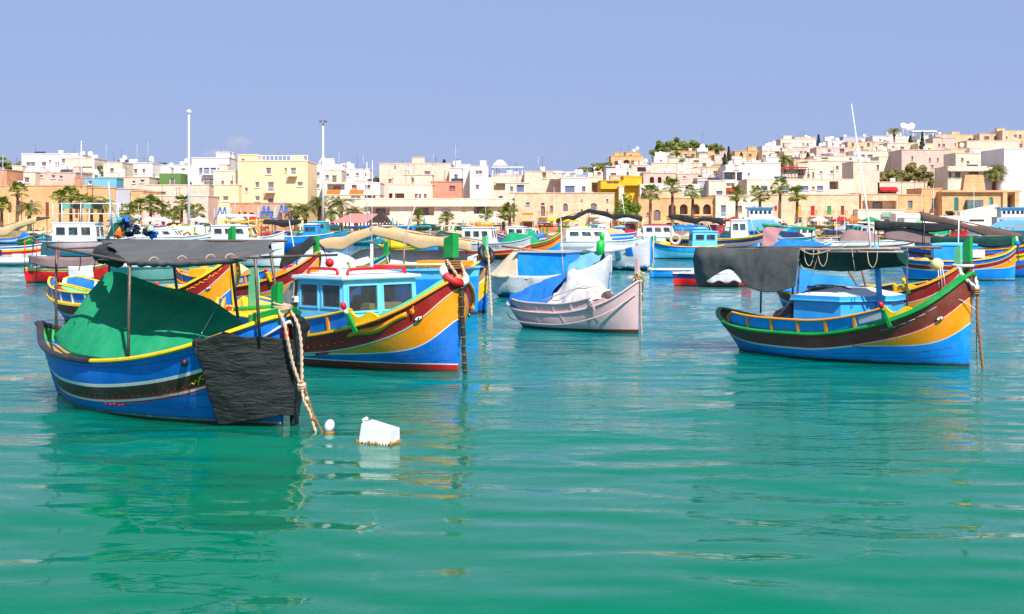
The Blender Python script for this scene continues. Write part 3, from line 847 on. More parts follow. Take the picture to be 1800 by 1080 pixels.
    for u in (.76,):
        p = h.rail(u, -1, .02, .04)
        for k in range(5): mb.sphere(p + Vector((random.uniform(-.04, .04), random.uniform(-.03, .03), random.uniform(-.05, .04))), .045, nm, 8, 6, (1, .7, 1.2))
        mb.tube([p, p + Vector((.05, -.05, -.14)), p + Vector((.08, -.06, -.22))], [.03, .02, .008], nm, 6)
        mb.torus(p + Vector((0, 0, -.03)), .06, .012, ROPE(), Matrix.Rotation(R(80), 3, 'X'), 12, 5)
    mb.build('net_knot', o)
    # mooring rope from the stem to the water
    M_ = Matrix.Translation(r_.location) @ Matrix.Rotation(r_.rotation_euler.z, 4, 'Z')
    W = lambda x, y, z: M_ @ Vector((x, y, z))
    e = P(566, 758, 20.3); e.z = -.15
    mb = MB()
    rope(mb, [W(3.24, -.12, 1.72), W(3.40, -.13, 1.5), W(3.45, -.12, 1.3), W(3.5, -.05, .9), W(3.56, .02, .64)], .026, ROPE())
    rope(mb, [W(3.26, .08, 1.70), W(3.42, .10, 1.5), W(3.5, .10, 1.2), W(3.55, .07, .85), W(3.58, .05, .64)], .026, ROPE())
    k = W(3.58, .04, .62)
    for s in range(3): mb.torus(k + Vector((0, 0, -.02 * s)), .05, .02, ROPE(), Matrix.Rotation(R(20 + 25 * s), 3, 'X'), 12, 6)
    q = k.lerp(e, .5) + Vector((-.02, 0, .0))
    rope(mb, [k, k.lerp(q, .5) + Vector((-.03, 0, -.02)), q, q.lerp(e, .5) + Vector((-.02, 0, -.03)), e], .022, ROPE())
    rope(mb, [k + Vector((.03, 0, 0)), k.lerp(q, .5) + Vector((.03, 0, .0)), q + Vector((.03, 0, 0)), q.lerp(e, .5) + Vector((.06, 0, -.02)), e + Vector((.08, 0, 0))], .018, ROPEY())
    for f in (.25, .6): mb.sphere(k.lerp(e, f) + Vector((0, 0, -.01)), .04, ROPE() if f < .5 else ROPEY(), 8, 6)
    mb.tube([k.lerp(e, .62), k.lerp(e, .62) + Vector((-.01, 0, -.2)), k.lerp(e, .62) + Vector((-.012, 0, -.3))], .01, ROPEY(), 5)
    mb.sphere(k.lerp(e, .62) + Vector((-.012, 0, -.32)), .025, ROPEY(), 8, 6)
    for a in range(3): mb.torus(W(3.2, 0, 1.70 + .035 * a), .13, .016, ROPE(), Matrix.Rotation(R(8 * a - 6), 3, 'Y'), 18, 6)
    o = mb.build('mooring_rope'); tag(o, 'doubled pale mooring rope running from the netted bow down to the white float', 'rope')
    return r_, h
rA, hA = boat_A()

# ---- B: blue luzzu with the light blue wheelhouse
def boat_B():
    r_ = boat_root('fishing_boat', 'fishing boat with light blue wheelhouse, red roof handrails and maroon bow', 'fishing boat', 808, 655, 7.7, 43)
    h = Hull(7.7, 2.85, 1.88, .57, 1.0, be=.66, pb=4.8, ps=3.0, k=.58, ae=8, rs=.5)
    plank_seams(h, r_, (.12, .25)); build_hull(h, scheme('B', h), r_, 54, sub=4); build_deck(h, r_, 'yellow', 'yellow', .12)
    build_rail(h, r_, 'orange', .1, .06)
    for s in (-1, 1):
        mb = MB(); sweep(mb, h, s, .62, .995, [(-.13, .02), (-.03, .02), (-.03, .085), (-.13, .085)], PT('mint'), 14); mb.build('inner_rail', r_)
    washboard(h, r_, -.97, .56, .33, 'blue', 'orange', 'yellow', 9, light=(6,), base='green')
    scroll(h, r_, .555, .74, .36, 'yellow')
    for s in (-1, 1):       # yellow lining inside the stern bulwark
        rows = []
        for f in (-.12, .30):
            rows.append([h.rail(-.96 + .8 * i / 16, s, f, -.10) for i in range(17)])
        mb = MB(); mb.grid(rows, PT('yellow'), thick=.02, flip=(s > 0)); mb.build('stern_lining', r_)
    mb = MB(); mb.grid([[(-2.9 + .35 * j, y, .86) for j in range(5)] for y in (-.7, 0, .7)], PT('yellow'), thick=.05); mb.build('stern_bench', r_)
    for s in (-1, 1): horn(h, r_, .60, s, ('green', 'white', 'red'), .62, .055)
    stem_head(h, r_, [('umber', 1.75, 2.28, .24, .13, 0, -.1), ('green', 2.26, 2.74, .28, .16, .1, -.1)])
    for s in (-1, 1):
        eye(h, r_, .885, 1.08, s, .085)
        # carved beast on the maroon band
        mb = MB(); n = 16; a = []; b = []
        for i in range(n + 1):
            t = i / n; u = .52 + .33 * t; zc = h.sheer(u) - .155 + .025 * math.sin(t * 9)
            hw = .022 + .045 * math.sin(min(1, t * 1.3) * math.pi * .8)
            a.append(h.pt(u, zc + hw, s, .012)); b.append(h.pt(u, zc - hw, s, .012))
        mb.grid([b, a], PT('orange'), thick=.014, flip=(s > 0))
        hd = h.pt(.87, h.sheer(.87) - .14, s, .02); mb.sphere(hd, .075, PT('orange'), 10, 6, (1, .35, .85))
        for dx in (-.03, .04): mb.sphere(hd + Vector((dx, 0, .08)), .03, PT('orange'), 6, 5, (.6, .4, 1.2))
        for dx in (-.02, .03): mb.sphere(hd + Vector((dx, s * .028, .015)), .010, PT('umber'), 6, 5)
        mb.build('carved_figure', r_)
        mb = MB()
        for k in range(12):
            u = -.1 + .052 * k; mb.sphere(h.pt(u, h.sheer(u) - .235, s, .008), .02, PT('orange'), 6, 4, (1.5, .5, .6))
        mb.build('painted_flowers', r_)['kind'] = 'stuff'
    mb = MB(); mb.box((0, 0, 0), (.36, .05, .06), plain('black_rubber', (.015, .015, .018), .5)); o = mb.build('rubber_fender', r_); p = h.pt(.30, .27, -1, .03); o.location = p; o.rotation_euler = (0, R(-6), R(-4))
    mb = MB(); mb.sphere((0, 0, 0), .07, plain('black_rubber', (0, 0, 0)), 10, 8, (.8, .3, 1.3)); o = mb.build('hull_drain', r_); o.location = h.pt(.02, .26, -1, .01)
    # wheelhouse
    bs = [(.02, -1.02), (1.52, -1.02), (1.62, .0), (1.52, 1.02), (.02, 1.02)]
    bs = [(.02, -1.04), (1.58, -1.04), (1.58, 1.04), (.02, 1.04)]; tp = [(.02, -1.0), (1.5, -1.0), (1.5, 1.0), (.02, 1.0)]
    c = cabin(r_, bs, .45, 1.78, 1.86, 'sky', 'white', [(0, .07, .47, .56, .94), (0, .54, .95, .56, .94), (1, .05, .46, .5, .93), (1, .52, .95, .5, .93), (3, .1, .5, .55, .93), (3, .56, .95, .55, .93), (2, .1, .45, .55, .93)], .1, tp, 'white', trim='sky', frame='sky', camber=.1)
    for pts in ([(.25, -.9), (1.2, -.9)], [(1.45, -.85), (1.45, .75)], [(1.25, .9), (.2, .9)], ):
        (x0, y0), (x1, y1) = pts; mb = MB(); d = Vector((x1 - x0, y1 - y0, 0)).normalized() * .1; a = Vector((x0, y0, 1.86)); b = Vector((x1, y1, 1.86)); up = Vector((0, 0, .13))
        mb.tube(spline([a, a + up * .8 + d * .2, a + up * 1.05 + d * 1.2, a.lerp(b, .5) + up * 1.1, b + up * 1.05 - d * 1.2, b + up * .8 - d * .2, b], 5), .032, PT('red'), 8)
        mb.build('roof_handrail', c)
    mb = MB(); mb.tube([(.95, .25, 1.9), (.95, .25, 2.5)], .04, PT('white'), 8, .03); mb.tube([(.95, .25, 2.5), (.95, .27, 4.28)], .011, PT('white'), 6, .006); mb.build('radio_mast', c)
    mb = MB(); mb.box((.05, -1.09, 1.35), (.1, .1, .12), PT('white')); mb.box((.05, -1.145, 1.35), (.05, .01, .05), PT('dark')); mb.build('side_lamp', c)
    mb = MB(); mb.sphere((.35, -.35, 1.97), .08, PT('navy'), 10, 6, (2.2, .7, .4)); mb.build('roof_cloth', c)
    # helmsman seat and wheel inside so that the panes show something
    mb = MB(); mb.box((.7, .3, .95), (.4, .4, .9), PT('wood')); mb.box((1.3, .2, 1.15), (.3, .9, .25), PT('cream')); mb.torus((1.1, .1, 1.35), .2, .02, PT('umber'), Matrix.Rotation(R(70), 3, 'Y')); mb.build('helm', c)
    # grey weather cloth aft of the wheelhouse
    tarp(r_, [[(.02, -1.06, 1.76), (.0, -1.08, 1.3), (-.02, -1.1, .92)], [(-.3, -1.0, 1.60), (-.3, -1.02, 1.2), (-.3, -1.05, .9)], [(-1.0, -.8, 1.10), (-1.1, -.85, .95), (-1.1, -.9, .84)], [(-1.6, -.6, .85), (-1.6, -.7, .8), (-1.6, -.8, .75)]],
         'stone', 'weather_cloth', None, None, 6, .03, 2, parent=r_)
    tarp(r_, [[(.02, -1.06, 1.78), (.02, 0, 1.84), (.02, 1.05, 1.78)], [(-.5, -.95, 1.46), (-.5, 0, 1.5), (-.5, .95, 1.46)], [(-1.5, -.7, .9), (-1.5, 0, .9), (-1.5, .7, .9)]], 'stone', 'weather_cloth', None, None, 5, .03, 2, parent=r_)
    # stern bench, lockers
    mb = MB(); mb.box((-2.6, 0, .78), (.5, 1.5, .3), PT('yellow')); mb.build('stern_locker', r_)
    mb = MB(); mb.box((-2.0, .55, .8), (.7, .45, .5), PT('orange')); mb.build('engine_box', r_)
    mb = MB(); mb.tube(spline([(-2.9, -.5, .98), (-2.3, -.35, 1.04), (-1.8, .1, 1.1), (-1.75, .5, 1.1)], 6), .05, PT('green'), 8); mb.build('tiller', r_)
    # aft green posts (stern head)
    mb = MB(); mb.box((-3.3, .35, 1.35), (.3, .1, .7), PT('mint')); mb.box((-3.28, .35, 1.75), (.22, .08, .3), PT('mint')); mb.build('stern_board', r_)
    M_ = Matrix.Translation(r_.location) @ Matrix.Rotation(r_.rotation_euler.z, 4, 'Z'); W = lambda x, y, z: M_ @ Vector((x, y, z))
    mb = MB(); rt = Matrix.Rotation(r_.rotation_euler.z, 3, 'Z') @ Matrix.Rotation(R(38), 3, 'Y')
    mb.torus(W(3.72, -.02, 1.92), .24, .085, PT('white'), rt, 24, 10, seg=lambda i: PT('red') if (i // 6) % 2 else PT('white'))
    tag(mb.build('life_ring'), 'red and white life ring on the bow of the blue wheelhouse boat', 'life ring')
    mb = MB(); rope(mb, [W(3.6, -.1, 2.22), W(3.72, -.16, 2.15), W(3.86, -.06, 1.9), W(3.92, 0, 1.78)], .03, ROPE(), strands=2)
    rope(mb, [W(3.6, .12, 2.22), W(3.78, .14, 2.1), W(3.9, .08, 1.9), W(3.92, 0, 1.78)], .03, ROPE(), strands=2)
    for a in range(4): mb.torus(W(3.66, 0, 2.06 + .045 * a), .14, .02, ROPEY(), None, 16, 6)
    tag(mb.build('rope_loop'), 'pale rope loop lashed to the stem post above the red and white life ring', 'rope')
    ch = plain('weedy_rope', (.03, .028, .022), .9, 0, .6, 25, .01)
    mb = MB(); pts = spline([W(3.9, 0, 1.8), W(3.93, -.02, 1.3), W(3.95, .0, .7), W(3.99, -.01, .2), W(4.01, 0, -.2)], 12)
    mb.tube([p + Vector((random.uniform(-.006, .006), 0, 0)) for p in pts], [.038 + random.uniform(-.006, .018) for _ in pts], ch, 8)
    for p in pts[::4]: mb.torus(p, .045, .014, ROPEY() if random.random() < .4 else STEEL(), None, 10, 5)
    tag(mb.build('mooring_rope'), 'black weed covered mooring rope hanging down the stem below the life ring', 'rope')
    return r_, h
rB, hB = boat_B()

# ---- C: plain pinkish boat with blue and white covers
def boat_C():
    r_ = boat_root('fishing_boat', 'small pinkish white primed boat with dark red waterline and heaped covers', 'fishing boat', 1125, 587, 4.4, 38)
    h = Hull(4.4, 1.8, 1.42, .50, .72, be=.7, pb=4.2, ps=2.8, k=.55, ae=6, rs=.5, draft=.35)
    build_hull(h, scheme('C', h), r_, 44); build_deck(h, r_, 'pink', 'pink', .1)
    build_rail(h, r_, 'pink', .08, .05)
    for s in (-1, 1):
        for dz in (-.30, -.2):
            mb = MB(); sweep(mb, h, s, -.98 if dz > -.25 else -.95, .98 if dz < -.25 else .5, RECT(.03, .03), PT('pink'), 24, dz=dz); mb.build('rubbing_strake', r_) if dz < -.25 else None
    washboard(h, r_, -.8, .54, .22, 'pink', 'pink', 'pink', 5, post='pink', base='pink', ins=.04)
    scroll(h, r_, .53, .75, .24, 'pink')
    for s in (-1, 1): horn(h, r_, .60, s, ('pink', 'pink', 'pink'), .3, .035)
    stem_head(h, r_, [('pink', 1.3, 2.02, .11, .1, .03, -.03)])
    mb = MB()
    for k in range(7): u = -.72 + .065 * k; mb.sphere(h.pt(u, .34 - .012 * k, -1, .0), .017, plain('black_rubber', (0, 0, 0)), 8, 5, (1, .4, 1))
    mb.build('scupper_holes', r_)['kind'] = 'stuff'
    mb = MB(); mb.box((1.97, 0, 1.5), (.08, .5, .07), PT('pink')); mb.build('bow_cleat', r_)
    # white bundle, blue cover
    c = [[(-.35, -.72, .74), (.3, -.78, .72), (.95, -.72, .84), (1.3, -.55, .95)], [(-.3, -.4, .98), (.25, -.5, 1.22), (.8, -.52, 1.26), (1.25, -.35, 1.1)],
         [(-.25, 0, 1.46), (.10, -.02, 1.72), (.6, 0, 1.50), (1.3, 0, 1.16)], [(-.3, .45, 1.05), (.2, .5, 1.15), (.7, .45, 1.1), (1.2, .3, 1.0)], [(-.3, .75, .75), (.3, .78, .72), (.9, .7, .8), (1.2, .5, .9)]]
    tarp(r_, c, 'white', 'cover', 'white cover roped over gear in the middle of the pinkish boat', 'cover', 7, .11, 2.9)
    c = [[(-2.1, -.25, .66), (-1.5, -.66, .60), (-.9, -.78, .62), (-.25, -.78, .70)], [(-2.14, -.1, .88), (-1.5, -.35, .98), (-.9, -.38, 1.05), (-.35, -.4, 1.02)],
         [(-2.12, 0, .90), (-1.5, 0, 1.12), (-.8, 0, 1.42), (-.05, 0, 1.70)], [(-2.1, .2, .85), (-1.5, .35, .96), (-.9, .4, 1.05), (-.3, .45, 1.05)], [(-2.05, .3, .68), (-1.5, .6, .62), (-.9, .75, .64), (-.3, .78, .7)]]
    tarp(r_, c, 'tarpblue', 'tarpaulin', 'bright blue tarpaulin over the stern of the pinkish boat', 'tarpaulin', 7, .075, 2.4)
    mb = MB(); mb.box((.75, -.3, .98), (.75, .5, .32), FB('beige'), .1); o = mb.build('canvas_bundle')
    for e in o.data.vertices: e.co += Vector((mnoise.noise(e.co * 3), mnoise.noise(e.co * 3 + Vector((4, 0, 0))), 0)) * .05
    bv = o.modifiers.new('bevel', 'BEVEL'); bv.width = .08; bv.segments = 3
    place_like(o, r_, 'beige bundle tied with rope on the white cover of the pinkish boat', 'bundle')
    mb = MB(); M_ = Matrix.Translation(r_.location) @ Matrix.Rotation(r_.rotation_euler.z, 4, 'Z'); W = lambda x, y, z: M_ @ Vector((x, y, z))
    rope(mb, [W(-.5, -.72, .82), W(.2, -.66, 1.06), W(.8, -.52, 1.24), W(1.2, -.3, 1.22)], .014, ROPE()); rope(mb, [W(.5, -.8, .7), W(.55, -.6, 1.1), W(.55, -.1, 1.3)], .014, ROPE())
    tag(mb.build('lashing_rope'), 'rope lashing across the white cover on the pinkish boat', 'rope')
    mb = MB(); 
    for k in range(26):
        a = random.uniform(0, 6.28); q = W(2.12, 0, 1.50) + Vector((math.cos(a) * random.uniform(.02, .16), random.uniform(-.1, .1), random.uniform(-.10, .12)))
        mb.tube([q, q + Vector((random.uniform(-.08, .08), random.uniform(-.05, .05), random.uniform(-.08, .08))), q + Vector((random.uniform(-.1, .1), random.uniform(-.05, .05), random.uniform(-.12, .06)))], .016, [ROPEY(), PT('yellow'), PT('yellow'), PT('green'), PT('white')][k % 5], 5)
    rope(mb, [W(2.25, -.05, 1.42), W(2.26, -.05, .9), W(2.25, -.03, .4), W(2.26, 0, -.1)], .025, ROPE())
    tag(mb.build('mooring_rope'), 'yellow and brown rope bunched round the stem of the pinkish boat', 'rope')
    for k in range(3):
        mb = MB(); u0 = -.3 + k * .4
        mb.tube([h.pt(u0, h.sheer(u0) - .04, -1, .02), h.pt(u0 + .06, h.sheer(u0) - .2, -1, .012), h.pt(u0 + .10, h.sheer(u0) - .34, -1, .01)], .006, ROPE(), 5); mb.build('side_cord', r_)
    return r_
rC = boat_C()

# ---- D: azure boat on the right with the dark awning
def boat_D():
    r_ = boat_root('fishing_boat', 'azure fishing boat at right with tall green stem post, low cabin, dark side awning', 'fishing boat', 1708, 645, 6.35, 45)
    h = Hull(6.35, 2.55, 1.92, .56, .92, be=.66, pb=4.8, ps=3.2, k=.58, ae=8, rs=.55)
    plank_seams(h, r_, (.12, .24)); build_hull(h, scheme('D', h), r_, 54, sub=4); build_deck(h, r_, 'wood', 'dgreen', .2)
    build_rail(h, r_, 'green', .12, .075)
    for s in (-1, 1):
        mb = MB(); sweep(mb, h, s, .52, .985, [(-.09, .0), (.05, .0), (.05, .06), (-.09, .07)], PT('green'), 18); mb.build('bow_rail', r_)
    washboard(h, r_, -.72, .60, .27, 'azure', 'orange', 'orange', 6, light=(5,), base='dgreen')
    scroll(h, r_, .60, .78, .30, 'yellow')
    for s in (-1, 1): horn(h, r_, .63, s, ('green' if s < 0 else 'yellow', 'green', 'red'), .52, .05)
    stem_head(h, r_, [('brown', 1.45, 2.16, .17, .11, 0, .0), ('green', 2.14, 2.68, .17, .11, .14, .0)])
    mb = MB(); mb.prism([(3.0, -.05), (3.04, -.05), (3.04, .05), (3.0, .05)], 1.9, 2.45, PT('green'), [(3.02, -.05), (3.06, -.05), (3.06, .05), (3.02, .05)]); mb.build('stem_knee', r_)
    for s in (-1, 1):
        eye(h, r_, .88, 1.0, s, .08)
        mb = MB()
        for k in range(6): u = .55 + .055 * k; z = h.sheer(u) - .14; mb.tube([h.pt(u, z, s, .006), h.pt(u + .05, h.sheer(u + .05) - .15, s, .006)], .006, PT('greywhite'), 4)
        mb.build('paint_scratches', r_)['kind'] = 'stuff'
    # name smudge: small dark letters on the blue side
    try:
        cu = bpy.data.curves.new('name_text', 'FONT'); cu.body = 'MALLORCA'; cu.size = .12; cu.extrude = .002; cu.align_x = 'CENTER'
        to = bpy.data.objects.new('boat_name_source', cu); col.objects.link(to); bpy.context.view_layer.update()
        me = bpy.data.meshes.new_from_object(to.evaluated_get(bpy.context.evaluated_depsgraph_get())); bpy.data.objects.remove(to)
        me.materials.clear(); me.materials.append(PT('navy')); o = bpy.data.objects.new('boat_name', me); col.objects.link(o); o.parent = r_
        p = h.pt(.44, .33, -1, .012); q = h.pt(.50, .33, -1, .012); d = (q - p); o.location = p; o.rotation_euler = (R(90), 0, math.atan2(d.y, d.x))
    except Exception as ex: print('text', ex)
    # cabin
    bs = [(-.55, -.88), (.68, -.9), (.98, .0), (.68, .9), (-.55, .88)]; bs = [(-.5, -.95), (.68, -.95), (1.28, .1), (1.1, .95), (-.5, .95)]
    c = cabin(r_, bs, .4, 1.26, 1.38, 'cerulean', 'cerulean', [], .06, None, 'white', camber=.15, trim='sky')
    mb = MB(); mb.tube(spline([(-.35, -.35, 1.42), (-.34, -.35, 1.56), (.1, -.36, 1.58), (.55, -.38, 1.52), (.56, -.38, 1.40)], 5), .016, STEEL(), 6); mb.tube([(.1, -.36, 1.45), (.1, -.36, 1.58)], .014, STEEL(), 6); mb.build('roof_handrail', c)
    # sloping grey-green cover aft of the cabin
    tarp(r_, [[(-.50, -.98, 1.36), (-.45, -.3, 1.48), (-.45, .3, 1.49), (-.5, .9, 1.36)], [(-.8, -.9, 1.06), (-.75, -.3, 1.25), (-.75, .3, 1.3), (-.8, .9, 1.1)], [(-1.2, -.9, .72), (-1.2, -.3, .85), (-1.2, .3, .9), (-1.2, .9, .8)]],
         'pale', 'cabin_cover', None, None, 5, .015, 2, parent=r_)
    tarp(r_, [[(.0, -.2, 1.53), (.0, .2, 1.56), (.0, .7, 1.5)], [(-.4, -.4, 1.50), (-.4, .1, 1.56), (-.4, .7, 1.5)], [(-.8, -.85, 1.04), (-.8, 0, 1.42), (-.8, .7, 1.2)], [(-1.25, -.92, .7), (-1.25, 0, .92), (-1.25, .8, .8)]],
         'lsage', 'cabin_cover', None, None, 5, .02, 2, parent=r_)
    # posts
    mb = MB(); mb.tube([(1.22, -.22, .8), (1.15, -.2, 1.6), (1.08, -.2, 2.47)], .062, PT('cerulean'), 12); mb.build('awning_post', r_)
    poles(r_, [((-.78, -.62, .55), (-.74, -.6, 2.33)), ((-.62, -.72, .7), (-.35, -.9, 2.33)), ((.35, .35, 1.45), (-.35, .5, 2.35)), ((.55, .3, 1.45), (.25, .45, 2.35)), ((-2.6, .8, .8), (-2.6, .85, 2.35)), ((1.2, .9, 1.0), (1.2, .9, 2.4))])
    mb = MB()
    mb.tube([(-3.05, -1.0, 2.34), (-1.2, -1.0, 2.36), (.4, -.95, 2.38), (2.0, -.8, 2.42)], .03, plain('pole_grey', S(180, 165, 160, .8), .5), 8)
    mb.tube([(-2.9, .9, 2.36), (2.0, .95, 2.42)], .028, STEEL(), 8)
    mb.tube([(.2, -.98, 2.33), (2.1, -.85, 2.35)], .022, plain('pole_grey', (0, 0, 0)), 8)
    for x in (-2.9, -.9, 1.1): mb.tube([(x, -1.0, 2.36), (x, .95, 2.4)], .02, STEEL(), 6)
    mb.build('awning_frame', r_)
    # canopy sheet sagging between the rails, and the curtain on the near side
    tarp(r_, [[(-.4, -.98, 2.36), (.3, -.97, 2.37), (1.1, -.9, 2.4), (1.85, -.82, 2.42)], [(-.4, -.75, 2.02), (.3, -.7, 1.98), (1.1, -.66, 2.03), (1.95, -.6, 2.15)], [(-.45, -.5, 2.0), (.3, -.5, 1.95), (1.1, -.5, 2.0), (2.0, -.48, 2.1)], [(-.4, -.3, 2.32), (.3, -.3, 2.32), (1.1, -.3, 2.34), (1.9, -.3, 2.36)]],
         'dgreen', 'awning', None, None, 7, .03, 1.4, parent=r_)
    tarp(r_, [[(-3.0, .9, 2.38), (-2.2, .9, 2.38), (-1.2, .9, 2.38), (-.3, .9, 2.4)], [(-3.05, 0, 2.3), (-2.2, 0, 2.24), (-1.2, 0, 2.24), (-.3, 0, 2.3)], [(-3.08, -1.0, 2.37), (-2.2, -1.02, 2.37), (-1.2, -1.02, 2.38), (-.3, -1.0, 2.39)]], 'grey', 'awning', None, None, 6, .02, 1.4, parent=r_)
    tarp(r_, [[(-3.3, -.7, 2.2), (-3.02, -1.02, 2.36), (-2.2, -1.04, 2.37), (-1.5, -1.04, 2.37), (-.9, -1.04, 2.38), (-.27, -1.02, 2.38)],
              [(-3.36, -.7, 1.95), (-3.0, -1.12, 2.15), (-2.2, -1.1, 2.2), (-1.5, -1.1, 2.15), (-.9, -1.12, 2.12), (-.27, -1.1, 2.1)],
              [(-3.25, -.8, 1.65), (-2.85, -1.12, 1.85), (-2.15, -1.1, 2.0), (-1.45, -1.14, 1.88), (-.9, -1.16, 1.8), (-.32, -1.1, 1.80)],
              [(-3.15, -.85, 1.45), (-2.75, -1.1, 1.62), (-2.1, -1.08, 1.9), (-1.55, -1.16, 1.52), (-.95, -1.16, 1.42), (-.36, -1.1, 1.56)]], 'grey', 'awning_curtain', None, None, 9, .045, 1.7, parent=r_)
    mb = MB()
    for x, dz in ((-.2, .0), (.15, .0), (1.35, .0)): mb.tube(spline([(x, -1.0, 2.36), (x + .05, -1.02, 2.12), (x + .15, -1.02, 2.02), (x + .22, -1.0, 2.16), (x + .24, -1.0, 2.36)], 5), .010, ROPE(), 5)
    mb.tube(spline([(-.25, -1.02, 2.36), (.05, -1.04, 2.27), (.45, -1.0, 2.36)], 6), .014, ROPE(), 5)
    mb.tube([(.2, -1.0, 2.36), (-.1, -.98, 1.6)], .006, ROPE(), 4); mb.tube([(.95, -.95, 2.4), (1.0, -.9, 1.9)], .008, ROPE(), 4)
    mb.build('hanging_line', r_)
    # whip mast
    mb = MB(); mb.tube([(1.0, -.25, 2.1), (.9, -.2, 3.0), (.42, -.1, 5.55)], [.03, .022, .008], PT('white'), 6); mb.build('radio_mast', r_)
    M_ = Matrix.Translation(r_.location) @ Matrix.Rotation(r_.rotation_euler.z, 4, 'Z'); W = lambda x, y, z: M_ @ Vector((x, y, z))
    mb = MB()
    rope(mb, [W(2.98, -.2, 2.06), W(3.1, -.22, 1.86), W(3.25, -.06, 1.66), W(3.3, 0, 1.58)], .04, plain('rope_white', S(225, 222, 218, .8), .9, 0, .15, 40))
    rope(mb, [W(2.98, .2, 2.06), W(3.12, .2, 1.88), W(3.26, .06, 1.7), W(3.3, 0, 1.58)], .04, plain('rope_white', (0, 0, 0)))
    mb.torus(W(2.98, 0, 2.07), .2, .035, plain('rope_white', (0, 0, 0)), None, 16, 7, )
    for a in range(3): mb.torus(W(3.28, 0, 1.58 - .04 * a), .06, .022, ROPEY(), None, 12, 6)
    rope(mb, [W(3.3, 0, 1.55), W(3.31, -.02, 1.0), W(3.36, .0, .5), W(3.44, 0, -.15)], .034, ROPEY())
    rope(mb, [W(3.28, .03, 1.55), W(3.28, .03, 1.1), W(3.27, .02, .5), W(3.3, 0, -.15)], .010, ROPEY())
    rope(mb, [W(2.7, -.6, 1.45), W(3.0, -.35, 1.42), W(3.26, -.05, 1.2), W(3.32, 0, 1.1)], .012, plain('rope_white', (0, 0, 0)))
    tag(mb.build('mooring_rope'), 'thick white and brown mooring rope on the tall right green post', 'rope')
    mb = MB()
    for k in range(3): mb.torus(W(2.35, -.3, 1.02 + .02 * k), .13, .014, plain('rope_white', (0, 0, 0)), Matrix.Rotation(R(30 + 14 * k), 3, 'X'), 16, 5)
    tag(mb.build('rope_coil'), 'small coil of white rope on the foredeck of the right hand azure boat', 'rope')
    return r_
rD = boat_D()

# ---- floats
def floats():
    wht = plain('white_plastic', S(245, 245, 248, .85), .35, 0, .03, 4, 0)
    rust = plain('algae_scum', S(190, 120, 40, .8), .9, 0, .5, 14, .01)
    p = P(579, 760, 7500 / (760 - HOR)); mb = MB(); rot = Matrix.Rotation(R(16), 3, 'Y')
    mb.sphere((0, 0, .085), .075, wht, 18, 12, (.95, .95, 1.3), rot); mb.torus((0, 0, -.005), .055, .018, rust, None, 16, 6)
    o = mb.build('float', None, (p.x, p.y, 0)); tag(o, 'small white oval mooring float beside the rope end', 'float')
    p = P(665, 776, 7500 / (776 - HOR)); mb = MB()
    v = [Vector(q) for q in ((-.25, -.14, -.12), (.24, -.16, -.12), (.25, .16, -.12), (-.24, .15, -.12), (-.19, -.13, .25), (.25, -.12, .17), (.25, .15, .18), (-.18, .15, .27))]
    mb.hexa(v, wht); mb.tube([(-.2, 0, .2), (-.23, 0, .28), (-.17, 0, .30)], .03, wht, 8)
    o = mb.build('float', None, (p.x, p.y, 0), R(-24)); bv = o.modifiers.new('bevel', 'BEVEL'); bv.width = .03; bv.segments = 3
    tag(o, 'white square plastic jerrycan used as a float, stained brown at the water', 'float')
    mb = MB()
    for k in range(40):
        a = k / 40 * 6.28; x = .26 * max(-1, min(1, 1.35 * math.cos(a))); y = .16 * max(-1, min(1, 1.35 * math.sin(a)))
        mb.sphere((x, y, -.006), .010 + random.uniform(0, .016), rust, 6, 4, (1.2, .6, .8 + random.random()))
    mb.build('weed_fringe', o)
floats()
